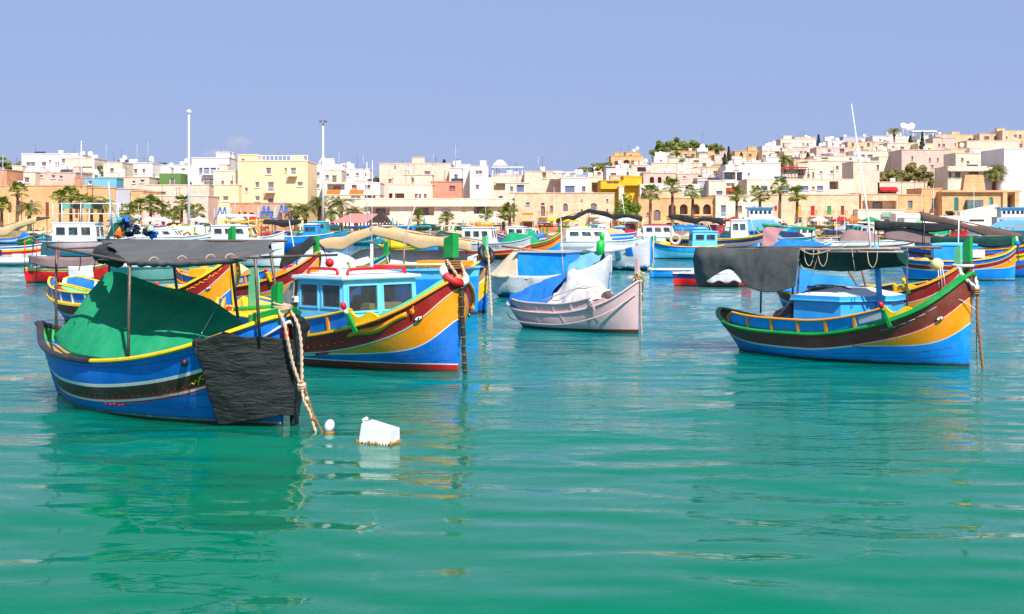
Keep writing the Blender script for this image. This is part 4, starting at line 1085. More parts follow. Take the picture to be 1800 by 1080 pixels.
# ------------------------------------------------------------------ boats moored behind
def bb(label, px, wl, L, yaw, bands, B=None, hb=1.5, hm=.6, hs=.8, rail='yellow', wash=None, cab=None, awn=None, tent=None, head=None, horns=None, motor=False,
       tr=0.0, deck=('wood', 'wood'), front=True, cat='fishing boat', name='fishing_boat', dd=.2, extra=None, n=20, group=None, pb=3.0, k=.55, cover=None, mast=None, eyes=True, skirt=None, rs=.4):
    r_ = boat_root(name, label, cat, px, wl, L, yaw, group, front)
    h = Hull(L, B or L * .37, hb, hm, hs, pb=pb, ps=3.0, k=k, ae=6, rs=rs if not tr else .08, tr=tr)
    build_hull(h, scheme(bands, h), r_, n, sub=2); build_deck(h, r_, deck[0], deck[1], dd, 14)
    for s in (-1, 1):
        mb = MB(); sweep(mb, h, s, -1, 1, RECT(.1, .06), PT(rail), 18); mb.build('gunwale', r_)
    if wash:
        pn, ps_, cp, H, ua, ub, nn = wash; washboard(h, r_, ua, ub, H, pn, cp, cp, nn, post=ps_, base=cp, light=(nn - 2,) if nn > 3 else None)
        scroll(h, r_, ub, min(.85, ub + .2), H, cp)
    if horns:
        for s in (-1, 1): horn(h, r_, .63, s, horns, .45, .05)
    if head:
        mt, z1, z0 = head; stem_head(h, r_, [(mt, z0, z1, .2, .12, .08, 0)])
    if eyes and bands in ('B', 'D', 'S'):
        for s in (-1, 1): eye(h, r_, .88, hb * .58, s, .07)
    if cab:
        x0, x1, w_, z0, z1, wall, roof, sl, wn_ = cab
        bs = [(x0, -w_ / 2), (x1, -w_ / 2), (x1, w_ / 2), (x0, w_ / 2)]; tp = [(x0, -w_ / 2 * .95), (x1 - sl, -w_ / 2 * .93), (x1 - sl, w_ / 2 * .93), (x0, w_ / 2 * .95)]
        wi = []
        for q in range(wn_): a = .08 + q * .88 / wn_; wi += [(0, a, a + .88 / wn_ - .07, .5, .86), (2, 1 - a - .88 / wn_ + .07, 1 - a, .5, .86)]
        if wn_: wi += [(1, .08, .46, .45, .88), (1, .54, .92, .45, .88)]
        cabin(r_, bs, z0, z1, z1 + .08, wall, roof, wi, .07, tp, camber=.06)
    if awn:
        for (x0, x1, w_, z0, z1, key, sag) in ([awn] if not isinstance(awn, list) else awn):
            A_ = [(x0, -w_ / 2), (x1, -w_ / 2), (x1, w_ / 2), (x0, w_ / 2)]
            poles(r_, [((x, y, h.hm * .8), (x, y, (z0 if x == x0 else z1))) for x, y in A_], r=.028)
            mb = MB()
            for y in (-w_ / 2, w_ / 2): mb.tube([(x0 - .2, y, z0), (x1 + .2, y, z1)], .025, STEEL(), 6)
            mb.build('awning_frame', r_)
            xm = (x0 + x1) / 2; zm = (z0 + z1) / 2
            ct = [[(x, y, z0 + (z1 - z0) * (x - x0) / (x1 - x0) - (sag if abs(y) < w_ * .3 and x not in (x0 - .25, x1 + .25) else 0) - (sag * .8 if abs(x - xm) < .1 else 0)) for x in (x0 - .25, x0 + (x1 - x0) * .3, xm, x0 + (x1 - x0) * .7, x1 + .25)] for y in (-w_ / 2 - .08, -w_ * .2, w_ * .2, w_ / 2 + .08)]
            dr = .5 if key in ('black', 'brown', 'dgreen', 'beige') else .2
            ct.insert(0, [(p[0], p[1] - .06, p[2] - dr - dr * .3 * math.sin(p[0] * 1.7)) for p in ct[0]])
            tarp(r_, ct, key, 'awning', None, None, 4, .03, 1.3, .02, seed=px, parent=r_)
    if tent:
        key, x0, x1, H, w_ = tent
        zr = lambda x: h.sheer(max(-.95, min(.95, x / (L / 2)))) + .06
        ct = []
        for f, zf in ((-1, 0), (-.6, .45), (0, 1), (.6, .45), (1, 0)):
            ct.append([(x, f * w_ / 2 * (1 if 0 < i < 4 else .75), zr(x) + H * zf * (.12 if i in (0, 4) else (1 if i == 1 else .9 if i == 2 else .75))) for i, x in enumerate([x0, x0 + (x1 - x0) * .2, (x0 + x1) / 2, x0 + (x1 - x0) * .8, x1])])
        tarp(r_, ct, key, 'cover', None, None, 5, .05, 1.6, .015, seed=px, parent=r_)
    if skirt:
        key, u0, u1, zb = skirt
        for s in (-1, 1):
            us = [u0 + (u1 - u0) * i / 22 for i in range(23)]; rows = []
            for f in [i / 8 for i in range(9)]:
                row = []
                for u in us:
                    zt = h.sheer(u) + .08; z = zt + (zb + .06 * math.sin(u * 17 + s) - zt) * f
                    p = h.rail(u, s, 0, .07); q = h.pt(u, min(z, h.sheer(u)), s, .05); p = p.lerp(q, .35 * f); p.z = z
                    e = mnoise.noise(Vector((p.x * 3.1 + px, p.y * 3, p.z * 1.2))) * .12 + mnoise.noise(Vector((p.x * 8, p.y * 8 + px, p.z * 4))) * .03; d = Vector((p.x * .2, p.y, 0)).normalized(); row.append(p + d * e)
                rows.append(row)
            mb = MB(); mb.grid(rows, FB(key), thick=.012, flip=(s < 0)); mb.build('side_cover', r_)
    if motor:
        mb = MB(); x = -L / 2 - .15
        mb.hexa([Vector(p) for p in ((x - .22, -.14, .75), (x + .12, -.14, .75), (x + .12, .14, .75), (x - .22, .14, .75), (x - .16, -.12, 1.08), (x + .14, -.12, 1.12), (x + .14, .12, 1.12), (x - .16, .12, 1.08))], PT('dark'))
        mb.box((x, 0, .4), (.12, .09, .7), PT('greywhite')); mb.build('outboard_motor', r_)
    if mast:
        for (x, y, z0, z1, dx) in mast:
            mb = MB(); mb.tube([(x, y, z0), (x + dx, y, z1)], .028, PT('white'), 6, .012); mb.build('mast', r_)
    if extra: extra(r_, h)
    return r_, h
def attach(root, mb, name): return mb.build(name, root)
def MW(root): return Matrix.Translation(root.location) @ Matrix.Rotation(root.rotation_euler.z, 4, 'Z')

# E: large luzzu just behind the tent
def ex_E(r, h):
    mb = MB(); mb.box((-1.2, .4, .9), (1.6, .7, .35), PT('teal'), .1); mb.box((1.2, .3, 1.05), (.9, .5, .3), PT('greywhite')); mb.build('deck_locker', r)
    for s in (-1, 1):
        mb = MB()
        for i in range(26):
            u = .5 + .45 * i / 26; z = h.sheer(u) - .14 + .04 * math.sin(i * 1.9); p = h.pt(u, z, s, .004); q = h.pt(u + .02, h.sheer(u + .02) - .14 - .05 * math.sin(i * 1.9 + .5), s, .004)
            mb.tube([p, q], .012, PT('orange'), 4)
        mb.build('painted_scroll', r)['kind'] = 'stuff'
    mb = MB(); mb.tube([(3.9, -.05, 2.05), (4.0, -.06, 1.5), (4.02, -.04, .9), (4.02, 0, .2)], .06, PT('yellow'), 8); mb.build('stem_band', r)
bb('large fishing boat behind the green tent, ornate brown bow band and yellow cap rail', 412, 585, 8.0, 38, 'B', 2.9, 2.06, .62, 1.1, 'yellow', ('blue', 'white', 'yellow', .32, -.98, .52, 9), head=('green', 2.86, 1.95), horns=('green', 'white', 'red'), deck=('green', 'green'), n=36, extra=ex_E, k=.56)
# H
def ex_H(r, h):
    W = MW(r)
    o = tarp(r, [[(2.2, -.75, 1.35), (2.9, -.5, 1.75), (3.25, -.1, 2.25), (3.3, .3, 2.0)], [(2.3, -.6, 1.9), (2.8, -.3, 2.3), (3.1, 0, 2.45), (3.2, .4, 2.1)], [(2.5, .2, 1.9), (2.8, .4, 2.2), (3.0, .6, 2.0), (3.0, .8, 1.6)]], 'black', 'cover', None, None, 5, .08, 3, parent=r)
    mb = MB(); mb.sphere(W @ Vector((3.15, .75, 1.55)), .15, PT('red'), 14, 10); mb.tube([W @ Vector((3.2, .7, 1.9)), W @ Vector((3.2, .4, 2.2))], .015, ROPE(), 5); tag(mb.build('float'), 'round red float hung on the bow under the black cover', 'float')
    mb = MB(); mb.tube([(-1.2, .2, 1.0), (-.7, .25, 1.35), (-.2, .2, 1.1)], .2, PT('cream'), 10); mb.build('fish_barrel', r)
    mb = MB(); mb.box((-1.9, 0, 1.05), (.8, 1.0, .5), PT('yellow')); mb.build('deck_box', r)
    mb = MB(); mb.sphere((-2.3, .2, 1.5), .24, PT('white'), 12, 8); mb.build('white_float', r)
bb('fishing boat with red and orange bow and black cloth over its stem', 560, 544, 6.6, 33, 'B', 2.5, 1.95, .7, 1.2, 'orange', ('blue', 'orange', 'orange', .3, -.9, .58, 6), head=('green', 2.5, 1.8), horns=('yellow', 'yellow', 'red'), n=28, extra=ex_H, mast=[(2.6, -.3, 1.5, 3.0, -.35)])
# teal boat behind E
bb('pale teal wooden boat with a black side line, behind the ornate brown bow', 425, 528, 6.0, 22, [('white', .08), ('teal', .42), ('dark', .05), ('teal', .5), 'teal', 'dark'], 2.6, 1.9, 1.28, 1.25, 'white', deck=('white', 'cream'), dd=.15, n=26)
# red boat with mauve cover, far left
def ex_red(r, h):
    for x in (-2.3, -1.7, -.6): 
        mb = MB(); mb.tube([(x, -.85, .6), (x, -.85, 2.1)], .02, PT('red'), 6); mb.build('red_pole', r)
    tarp(r, [[(-2.1, -.9, 1.35), (-.8, -1.0, 1.2), (.8, -.95, 1.25), (2.3, -.3, 1.7)], [(-2.1, -.8, 1.0), (-.8, -1.0, .78), (.8, -.9, .85), (2.3, -.25, 1.15)]], 'mauve', 'cover', None, None, 6, .05, 2, parent=r)
    tarp(r, [[(-2.1, -.9, 1.35), (-.8, -1.0, 1.2), (.8, -.95, 1.25), (2.3, -.3, 1.7)], [(-2.1, .9, 1.3), (-.8, .9, 1.25), (.8, .9, 1.3), (2.3, .3, 1.7)]], 'mauve', 'cover', None, None, 5, .05, 2, parent=r)
    tarp(r, [[(-.1, -1.0, .85), (.6, -1.02, .85), (1.1, -.9, .9)], [(0, -1.05, .2), (.6, -1.05, .25), (1.2, -.95, .3)]], 'white', 'side_cover', None, None, 5, .05, 2, parent=r)
bb('small red boat with yellow edged rail and mauve cover on red poles, far left', 226, 499, 5.0, 8, [('white', .08), ('yellow', .05), ('red', .3), 'red', 'dark'], 1.9, 1.5, .72, .74, 'cream', deck=('blue', 'blue'), extra=ex_red, tr=.6)
# inflatable
def rib(px, wl, L, yaw, label):
    r = boat_root('inflatable_boat', label, 'inflatable boat', px, wl, L, yaw)
    mb = MB(); wt = PT('white'); b = L * .2
    mb.tube(spline([(-L / 2, -b, .32), (0, -b, .32), (L * .3, -b * .9, .38), (L * .46, -b * .4, .48), (L / 2, 0, .5), (L * .46, b * .4, .48), (L * .3, b * .9, .38), (0, b, .32), (-L / 2, b, .32)], 5), .22, wt, 10); mb.build('tube', r)
    mb = MB(); mb.box((-.2, 0, .12), (L * .8, b * 1.8, .2), PT('greywhite')); mb.box((-L / 2 + .15, 0, .4), (.08, b * 1.8, .5), PT('greywhite')); mb.build('floor', r)
    mb = MB(); mb.box((-L / 2 - .05, 0, .85), (.35, .3, .4), PT('navy')); mb.box((-L / 2 - .05, 0, .4), (.14, .12, .6), PT('dark')); mb.build('outboard_motor', r)
    mb = MB(); mb.box((-L * .1, 0, .55), (.3, b, .5), PT('white')); mb.build('seat', r)
rib(78, 468, 3.4, 14, 'white inflatable dinghy with dark outboard motor beside the red boat')
bb('boat at the left edge with blue, yellow and red stripes under beige awnings', 72, 462, 6.5, 4, [('azure', .14), ('white', .1), ('yellow', .12), ('red', .2), 'white', 'greywhite'], 2.2, 1.35, 1.12, 1.1, 'white', deck=('cream', 'cream'), tr=.8,
   awn=[(-3.2, -.9, 2.2, 2.7, 3.0, 'beige', .15), (-.6, 3.2, 2.4, 2.2, 3.2, 'beige', .2)])
# work boat with lamps and wheelhouse on the left
def ex_trawl(r, h):
    for i in range(4):
        mb = MB(); mb.box((-1.2 + i * .9, -.9, 4.15), (.6, .4, .38), PT('dark' if i % 2 else 'teal')); mb.build('deck_lamp', r)
    mb = MB()
    for z in (3.55, 4.4): mb.tube([(-2.4, -.9, z), (2.6, -.9, z)], .04, PT('white'), 6); mb.tube([(-2.4, .9, z), (2.6, .9, z)], .04, PT('white'), 6)
    for x in (-2.4, 0, 2.5):
        for y in (-.9, .9): mb.tube([(x, y, 2.6), (x, y, 4.5)], .045, PT('white'), 6)
    mb.tube([(2.3, 0, 2.5), (2.0, 0, 6.2)], .07, PT('greywhite'), 6); mb.tube([(2.9, -.8, 1.2), (2.0, 0, 5.2)], .035, PT('aqua'), 6); mb.tube([(3.2, .8, 1.2), (2.0, 0, 5.2)], .035, PT('aqua'), 6); mb.build('lamp_gantry', r)
    rg = random.Random(8)
    for i, kk in enumerate(('navy', 'white', 'black', 'navy', 'yellow', 'white', 'tarpblue', 'black', 'green', 'navy', 'black', 'white', 'grey', 'tarpblue', 'black', 'orange')):
        mb = MB(); c_ = Vector((rg.uniform(2.9, 5.8), rg.uniform(-.8, .8), 0)); c_.z = 1.7 + rg.random() * (1.9 - abs(c_.x - 3.9) * .5); mb.sphere(c_, rg.uniform(.24, .36), FB(kk), 12, 9, (rg.uniform(.9, 1.7), .8, rg.uniform(.5, 1.0))); o = mb.build('gear_bag', r)
        for v in o.data.vertices: v.co += Vector((mnoise.noise(v.co * 5), mnoise.noise(v.co * 4 + Vector((7, 0, 0))), mnoise.noise(v.co * 5 + Vector((3, 0, 0))))) * .28
bb('white work boat with open wheelhouse, lamp gantry and heaped gear bags on the left', 238, 452, 8.6, 6, [('pink', .5), ('lemon', .05), ('pink', .5), 'sky', 'dark'], 3.0, 1.7, 1.3, 1.3, 'white', cab=(-2.4, 1.4, 2.0, .8, 2.75, 'white', 'white', .2, 3), extra=ex_trawl, deck=('aqua', 'greywhite'), n=24,
   awn=(-4.2, -2.6, 2.2, 2.1, 2.2, 'cream', .1))
bb('long white motor yacht with black hull line behind the dark awning on the left', 372, 446, 9.0, 3, [('white', .35), ('dark', .16), 'white', 'dark'], 2.8, 1.9, 1.5, 1.5, 'white', tr=.85, cab=(-3.0, 2.0, 2.0, 1.2, 2.2, 'white', 'white', .9, 4), deck=('white', 'white'), cat='motor yacht', name='motor_yacht', mast=[(-2, 0, 2.2, 4.5, -.3)])
bb('open boat with black cover and green tent behind the gear bags', 250, 442, 6.0, 5, [('white', .3), ('navy', .2), 'white', 'dark'], 2.2, 1.5, 1.1, 1.1, 'white', tent=('dgreen', -.5, 2.6, 1.6, 1.8), tr=.8)
bb('small fishing boat seen bow on with blue and white striped bow', 363, 441, 5.0, 86, [('azure', .16), ('white', .12), ('orange', .1), ('greywhite', .2), 'azure', 'dark'], 2.0, 1.75, .9, 1.0, 'azure')
bb('white cabin cruiser with three purple tinted windows next to the green post', 494, 470, 6.0, 30, [('white', .5), ('greywhite', .1), 'white', 'dark'], 2.3, 1.25, .95, .85, 'white', tr=.85, cab=(-2.6, 1.6, 1.9, .75, 1.75, 'white', 'white', 1.0, 3), deck=('white', 'white'), cat='motor boat', name='motor_boat', pb=2.2)
def ex_fly(r, h):
    mb = MB(); mb.prism([(-2, -.9), (.9, -.9), (.9, .9), (-2, .9)], 3.35, 3.5, PT('white'), [(-1.8, -.7), (.6, -.7), (.6, .7), (-1.8, .7)]); mb.build('bimini_top', r)
    poles(r, [((-1.9, -.85, 2.6), (-1.9, -.85, 3.4)), ((.8, -.85, 2.5), (.8, -.85, 3.4)), ((-1.9, .85, 2.6), (-1.9, .85, 3.4)), ((.8, .85, 2.5), (.8, .85, 3.4))], PT('white'), .03)
    mb = MB(); mb.torus((1.5, -1.25, 2.1), .38, .1, PT('orange'), Matrix.Rotation(R(90), 3, 'X'), 16, 6); mb.build('life_ring', r)
bb('white flybridge cruiser with canvas top and orange life ring', 500, 452, 7.2, 12, [('white', .6), ('greywhite', .1), 'white', 'dark'], 2.6, 2.1, 1.5, 1.4, 'white', tr=.85, cab=(-2.4, 1.2, 2.2, 1.2, 2.55, 'white', 'white', .6, 3), deck=('white', 'white'), cat='motor boat', name='motor_boat', extra=ex_fly)
def ex_ferry(r, h):
    mb = MB()
    for x in (-4.5, -3, -1.5, 0, 1.5, 3): mb.box((x, 0, 1.35), (.5, 1.8, .5), PT('wood'))
    mb.build('benches', r)['kind'] = 'stuff'
bb('blue hulled passenger boat under yellow and black awnings', 586, 443, 10.5, 4, [('white', .08), ('azure', .5), ('blue', .4), 'blue', 'darkred'], 3.2, 1.85, 1.45, 1.4, 'white', tr=.85, awn=[(-4.8, -1.4, 2.6, 2.95, 3.1, 'yellow', .1), (-1.0, 2.2, 2.6, 3.05, 3.1, 'black', .1)], cab=(2.5, 4.0, 1.8, 1.2, 2.6, 'azure', 'white', .2, 1), extra=ex_ferry, cat='passenger boat', name='passenger_boat', n=24, mast=[(-3.4, -1, 1.3, 4.2, -.1), (-1.6, -1.2, 1.0, 3.4, 0)])
bb('turquoise work boat moored beyond the blue passenger boat', 612, 430, 7.0, 8, [('aqua', .5), ('azure', .3), 'azure', 'dark'], 2.6, 2.0, 1.4, 1.4, 'aqua', cab=(-1.4, 1.0, 1.8, 1.2, 2.8, 'aqua', 'sky', .2, 2), tr=.6)
# I
def ex_I(r, h):
    mb = MB(); sweep(mb, h, -1, -1.0, -.3, ROUND(.16, .14), PT('red'), 8); sweep(mb, h, 1, -1.0, -.3, ROUND(.16, .14), PT('red'), 8); mb.build('stern_rail', r)
    mb = MB(); rope(mb, [(2.95, 0, 1.9), (3.3, -.1, 1.0), (3.9, -.2, -.1)], .035, ROPE()); mb.build('stem_rope', r)
bb('fishing boat with pale grey tent cover and red stern rail, left of the white covers', 682, 513, 6.2, 38, [('blue', .16), ('yellow', .05), ('green', .08), ('wood', .2), ('red', .06), ('yellow', .3), 'azure', 'dark'], 2.4, 1.62, .66, 1.0, 'green', tent=('pale', -2.4, 1.5, 1.0, 1.9), head=('green', 2.15, 1.5), horns=('yellow', 'yellow', 'green'), extra=ex_I, n=26)
# J: light blue boat with slatted deck, and the white heap behind
def ex_J(r, h):
    for k in range(9):
        mb = MB(); mb.box((-1.6 + k * .45, 0, 1.50), (.34, 1.9, .05), PT('wood'), 0); mb.build('deck_plank', r)
    mb = MB(); mb.box((1.0, 0, 1.62), (1.6, .9, .16), PT('orange')); mb.build('red_hatch', r)
    mb = MB(); mb.tube([(-.6, .2, 1.5), (-.55, .2, 2.4), (.1, .2, 4.3)], .035, PT('pink'), 6, .02); mb.build('leaning_mast', r)
    mb = MB(); mb.tube([(-.7, -.95, 1.55), (1.9, -.95, 1.62)], .05, PT('cream'), 6); mb.build('edge_board', r)
bb('flat sided light blue boat with wooden slatted deck behind the life ring', 842, 552, 4.4, 22, [('sky', .3), ('azure', .6), 'azure', 'dark'], 2.2, 1.52, 1.42, 1.42, 'sky', tr=.95, extra=ex_J, deck=('wood', 'azure'), pb=5, dd=.05, n=16)
bb('boat heaped with white covers under a long beige awning', 838, 500, 7.0, 12, [('white', .4), ('greywhite', .2), 'white', 'dark'], 2.4, 1.4, .8, .9, 'white', tent=('white', -3.2, 3.2, .8, 2.2), skirt=('white', .1, .95, .15), awn=[(-4.2, -1.2, 2.3, 2.0, 2.7, 'beige', .15), (-1.1, 3.3, 2.3, 2.7, 2.05, 'beige', .12)])
# K
def ex_K(r, h):
    W = MW(r); mb = MB(); mb.torus(W @ Vector((3.05, 0, 1.9)), .24, .1, plain('black_rubber', (0, 0, 0)), Matrix.Rotation(r.rotation_euler.z, 3, 'Z') @ Matrix.Rotation(R(65), 3, 'Y'), 22, 10); tag(mb.build('tyre'), 'black tyre fender round the stem of the boat behind the life ring', 'tyre')
    mb = MB(); rope(mb, [W @ Vector((3.05, 0, 2.2)), W @ Vector((3.25, -.1, 1.7)), W @ Vector((3.5, -.3, .8)), W @ Vector((3.75, -.5, -.1))], .04, ROPE()); tag(mb.build('mooring_rope'), 'pale mooring rope slanting from the tyre fender into the water', 'rope')
bb('fishing boat with blue upper planks and a tyre on its stem', 857, 550, 6.2, 42, [('blue', .34), ('yellow', .05), ('wood', .26), ('white', .05), ('yellow', .52), 'blue', 'darkred'], 2.4, 1.85, .7, 1.0, 'yellow', head=('mint', 2.52, 1.7), horns=('green', 'white', 'red'), extra=ex_K, n=28)
# X
def text_on(root, txt, loc, rot, size, key):
    cu = bpy.data.curves.new('t', 'FONT'); cu.body = txt; cu.size = size; cu.extrude = .002; cu.align_x = 'CENTER'
    to = bpy.data.objects.new('t', cu); col.objects.link(to); bpy.context.view_layer.update()
    me = bpy.data.meshes.new_from_object(to.evaluated_get(bpy.context.evaluated_depsgraph_get())); bpy.data.objects.remove(to)
    me.materials.clear(); me.materials.append(PT(key)); o = bpy.data.objects.new('boat_name', me); col.objects.link(o); o.parent = root; o.location = loc; o.rotation_euler = rot; return o
def ex_X(r, h):
    p = h.pt(.05, h.sheer(.05) - .28, -1, .03); text_on(r, 'LITTLE MARIA', p, (R(90), 0, 0), .24, 'navy')
    mb = MB(); mb.tube([(-1.3, -.3, 2.7), (.1, -.3, 2.72)], .17, PT('orange'), 8); mb.build('roof_roll', r)
    mb = MB(); mb.tube([(-1.7, -.8, 2.9), (.5, -.8, 2.9)], .025, PT('white'), 5); mb.tube([(-1.7, .8, 2.9), (.5, .8, 2.9)], .025, PT('white'), 5)
    for x in (-1.7, -.6, .5):
        for y in (-.8, .8): mb.tube([(x, y, 2.5), (x, y, 2.9)], .02, PT('white'), 5)
    mb.build('roof_rail', r)
bb('red hulled boat with yellow stripe, white three window wheelhouse and grey topsides', 933, 456, 6.2, 14, [('greywhite', .52), ('white', .06), ('red', .22), ('orange', .1), 'darkred', 'dark'], 2.3, 1.75, 1.22, 1.2, 'greywhite', tr=.7, cab=(-2.2, .3, 1.7, 1.0, 2.4, 'white', 'white', .25, 3), extra=ex_X, n=24)
# L
def ex_L(r, h):
    mb = MB(); mb.hexa([Vector(p) for p in ((-.95, -.85, .7), (1.0, -.8, .7), (1.0, .8, .7), (-.95, .85, .7), (-.95, -.85, 1.72), (1.0, -.8, 1.78), (1.0, .8, 1.78), (-.95, .85, 1.72))], PT('azure')); mb.build('blue_locker', r)
    mb = MB(); mb.box((0, 0, 1.80), (2.1, 1.8, .06), PT('greywhite')); mb.build('locker_lid', r)
    mb = MB(); mb.tube([(-1.8, -.4, 2.0), (.6, -.5, 1.75)], .05, PT('wood'), 6); mb.build('oar', r)
    tarp(r, [[(-2.35, -.5, .85), (-1.7, -.95, .8), (-.9, -.98, .85)], [(-2.1, -.3, 1.15), (-1.5, -.6, 1.45), (-.98, -.8, 1.6)], [(-1.9, 0, 1.3), (-1.3, 0, 2.0), (-1.0, 0, 1.9)], [(-2.1, .3, 1.15), (-1.5, .6, 1.4), (-1.0, .8, 1.6)]], 'cream', 'cover', None, None, 6, .04, 2, parent=r)
    tarp(r, [[(1.0, -.85, .95), (1.6, -.7, 1.1), (2.2, -.35, 1.5)], [(1.0, -.5, 1.35), (1.6, -.3, 1.6), (2.25, -.1, 1.85)], [(1.0, .2, 1.4), (1.6, .2, 1.7), (2.25, .1, 1.9)], [(1.0, .8, 1.0), (1.6, .7, 1.1), (2.2, .35, 1.5)]], 'lblue', 'cover', None, None, 6, .08, 3, parent=r)
    o = MB(); o.sphere((2.15, -.1, 1.95), .2, plain('green_bag', S(0, 200, 70, .85), .4), 10, 8, (.8, .8, 1.6)); o.sphere((2.2, -.05, 2.35), .1, plain('green_bag', (0, 0, 0)), 8, 6, (.8, .8, 2)); o = o.build('plastic_bag')
    for v in o.data.vertices: v.co += Vector((mnoise.noise(v.co * 6), mnoise.noise(v.co * 6 + Vector((5, 0, 0))), 0)) * .06
    place_like(o, r, 'bright green bag tied over the stem post of the white covered boat', 'bag')
    W = MW(r)
    mb = MB(); mb.sphere(W @ Vector((-2.6, -.4, .7)), .25, PT('yellow'), 10, 8, (.8, .8, 1.8)); mb.sphere(W @ Vector((-2.6, -.4, .2)), .22, PT('azure'), 10, 8, (.9, .9, 1.4)); tag(mb.build('fender'), 'yellow and blue fender at the stern of the white covered boat', 'fender')
bb('boat with blue deck locker, wrapped in white and blue plastic sheets', 1072, 526, 5.0, 22, [('blue', .4), ('white', .1), 'azure', 'dark'], 2.0, 1.65, .8, .85, 'white', skirt=('white', -.9, .98, .18), extra=ex_L, n=24, mast=[(.9, -.8, .8, 3.1, -.1)])
# M
bb('boat draped in white and blue printed sheets beyond the green bag', 1146, 476, 5.4, 48, [('aqua', .3), ('azure', .3), 'azure', 'dark'], 2.1, 2.1, 1.1, 1.2, 'white', skirt=('white', -.9, .98, .15), tent=('white', -2.2, 2.2, .35, 1.8), mast=[(2.5, -.2, .2, 3.0, -.4)],
   extra=lambda r, h: [tarp(r, [[h.pt(u, h.sheer(u) * f, -1, .17) for u in (.28 + q * .26, .34 + q * .26, .42 + q * .26)] for f in (1.0, .75, .5)], k_, 'printed_sheet', None, None, 3, .02, parent=r) for q, k_ in enumerate(('turq', 'tarpblue'))])
# N
def ex_N(r, h):
    mb = MB(); mb.torus((1.0, -.5, 1.5), .35, .13, PT('pink'), Matrix.Rotation(R(90), 3, 'X'), 16, 7); mb.build('net_hauler', r)
    mb = MB(); mb.sphere((1.9, -.3, 1.15), .35, PT('yellow'), 12, 8, (1.5, .7, .6)); mb.build('yellow_roll', r)
    mb = MB(); mb.box((-.9, -.86, 1.75), (.65, .04, .6), plain('green_board', S(60, 190, 50, .8))); mb.build('green_board', r)
bb('small pale blue boat with yellow rail and open cabin, bow pointing left', 1149, 455, 5.6, 176, [('azure', .4), ('green', .08), 'sky', 'dark'], 2.1, 1.35, .95, 1.1, 'yellow', head=('green', 1.85, 1.1), cab=(-2.1, -.1, 1.6, .8, 2.1, 'sky', 'sky', .1, 2), extra=ex_N, n=22, mast=[(-2.0, -.7, 2.1, 2.8, .3)])
# O, P
def row_boat(px, wl, L, yaw, label):
    bb(label, px, wl, L, yaw, [('white', .06), 'azure', 'dark'], 1.25, .52, .46, .46, 'white', tr=.8, deck=('greywhite', 'white'), dd=.04, front=False, n=14, cat='rowing boat', name='rowing_boat', pb=2.2)
row_boat(1190, 489, 2.9, 2, 'small azure rowing boat with white deck lying beyond the pinkish boat')
bb('small red bottomed boat with white and navy covers under the dark awning curtain', 1322, 504, 3.6, 6, [('navy', .25), ('red', .3), 'red', 'darkred'], 1.6, .95, .62, .62, 'white', tr=.8, tent=('white', -1.0, 1.7, .3, 1.5), skirt=('white', -.3, .7, .22), n=16)
# R + azure cover
def ex_R(r, h):
    W = MW(r)
    mb = MB(); mb.sphere(W @ Vector((2.55, -.42, 1.72)), .19, PT('cream'), 16, 12); tag(mb.build('float'), 'round cream float hanging beside the mint board near the green stem post', 'float')
    for q in range(3):
        mb = MB(); mb.tube([(2.62 + .06 * q, -.5, 1.7), (2.66 + .1 * q, -.52, 1.05)], .012, PT('white'), 5); mb.build('float_line', r)
    mb = MB(); mb.box((-.4, -.2, .95), (2.2, 1.2, .1), PT('navy')); mb.build('dark_hatch', r)
bb('fishing boat with yellow bow board, directly behind the azure boat at right', 1690, 570, 6.2, 42, 'B', 2.4, 1.72, .72, .95, 'orange', ('navy', 'yellow', 'yellow', .22, -.3, .5, 3), head=('mint', 2.28, 1.5), horns=('green', 'yellow', 'yellow'), extra=ex_R, n=28, tent=('azure', -3.0, .1, .62, 2.0))
# S
def ex_S(r, h):
    mb = MB(); mb.box((.9, -.80, 1.35), (.7, .03, .4), PT('white')); mb.build('white_panel', r)
    for k in range(5): 
        mb = MB(); mb.sphere((-2.2 + k * .3, random.uniform(-.3, .3), .95), .26, FB('orange' if k % 2 else 'beige'), 8, 6, (1.2, 1, .7)); mb.build('net_heap', r)
    mb = MB(); mb.tube([(0, -.4, 1), (.05, -.4, 3.1)], .03, PT('white'), 6); mb.build('mast', r)
    mb = MB(); mb.tube([(2.85, 0, 2.2), (2.95, 0, 1.7)], .08, FB('white'), 6); mb.sphere((2.9, 0, 1.85), .16, FB('tarpblue'), 8, 6); mb.build('stem_wrapping', r)
bb('blue and yellow fishing boat with light blue cabin at the right side', 1786, 493, 5.7, 11, 'S', 2.1, 1.75, .98, 1.15, 'yellow', cab=(-1.2, 1.2, 1.5, .9, 1.75, 'azure', 'sky', .35, 0), head=('green', 2.2, 1.7), extra=ex_S, n=28, deck=('orange', 'wood'))
def ex_T(r, h):
    tarp(r, [[(-2.2, -.9, 2.4), (0, -1, 2.45), (2.0, -.9, 1.6)], [(-2.2, -1, 1.7), (0, -1.05, 1.4), (2.2, -.9, 1.3)]], 'mauve', 'side_cover', None, None, 5, .06, 1.5, parent=r)
bb('fishing boat hung with a brown side cover behind the right hand light blue cabin', 1690, 462, 6.6, 8, 'S', 2.2, 1.6, 1.1, 1.2, 'yellow', awn=(-2.6, 2.6, 2.2, 2.95, 2.75, 'black', .03), extra=ex_T)
bb('yellow and blue boat with dark green shade cloth at the right edge', 1832, 487, 6.0, 20, [('yellow', .3), ('blue', .25), ('maroon', .2), 'blue', 'dark'], 2.2, 1.6, 1.0, 1.1, 'yellow', awn=(-2.4, 1.8, 2.2, 2.1, 2.2, 'dgreen', .1), skirt=None)
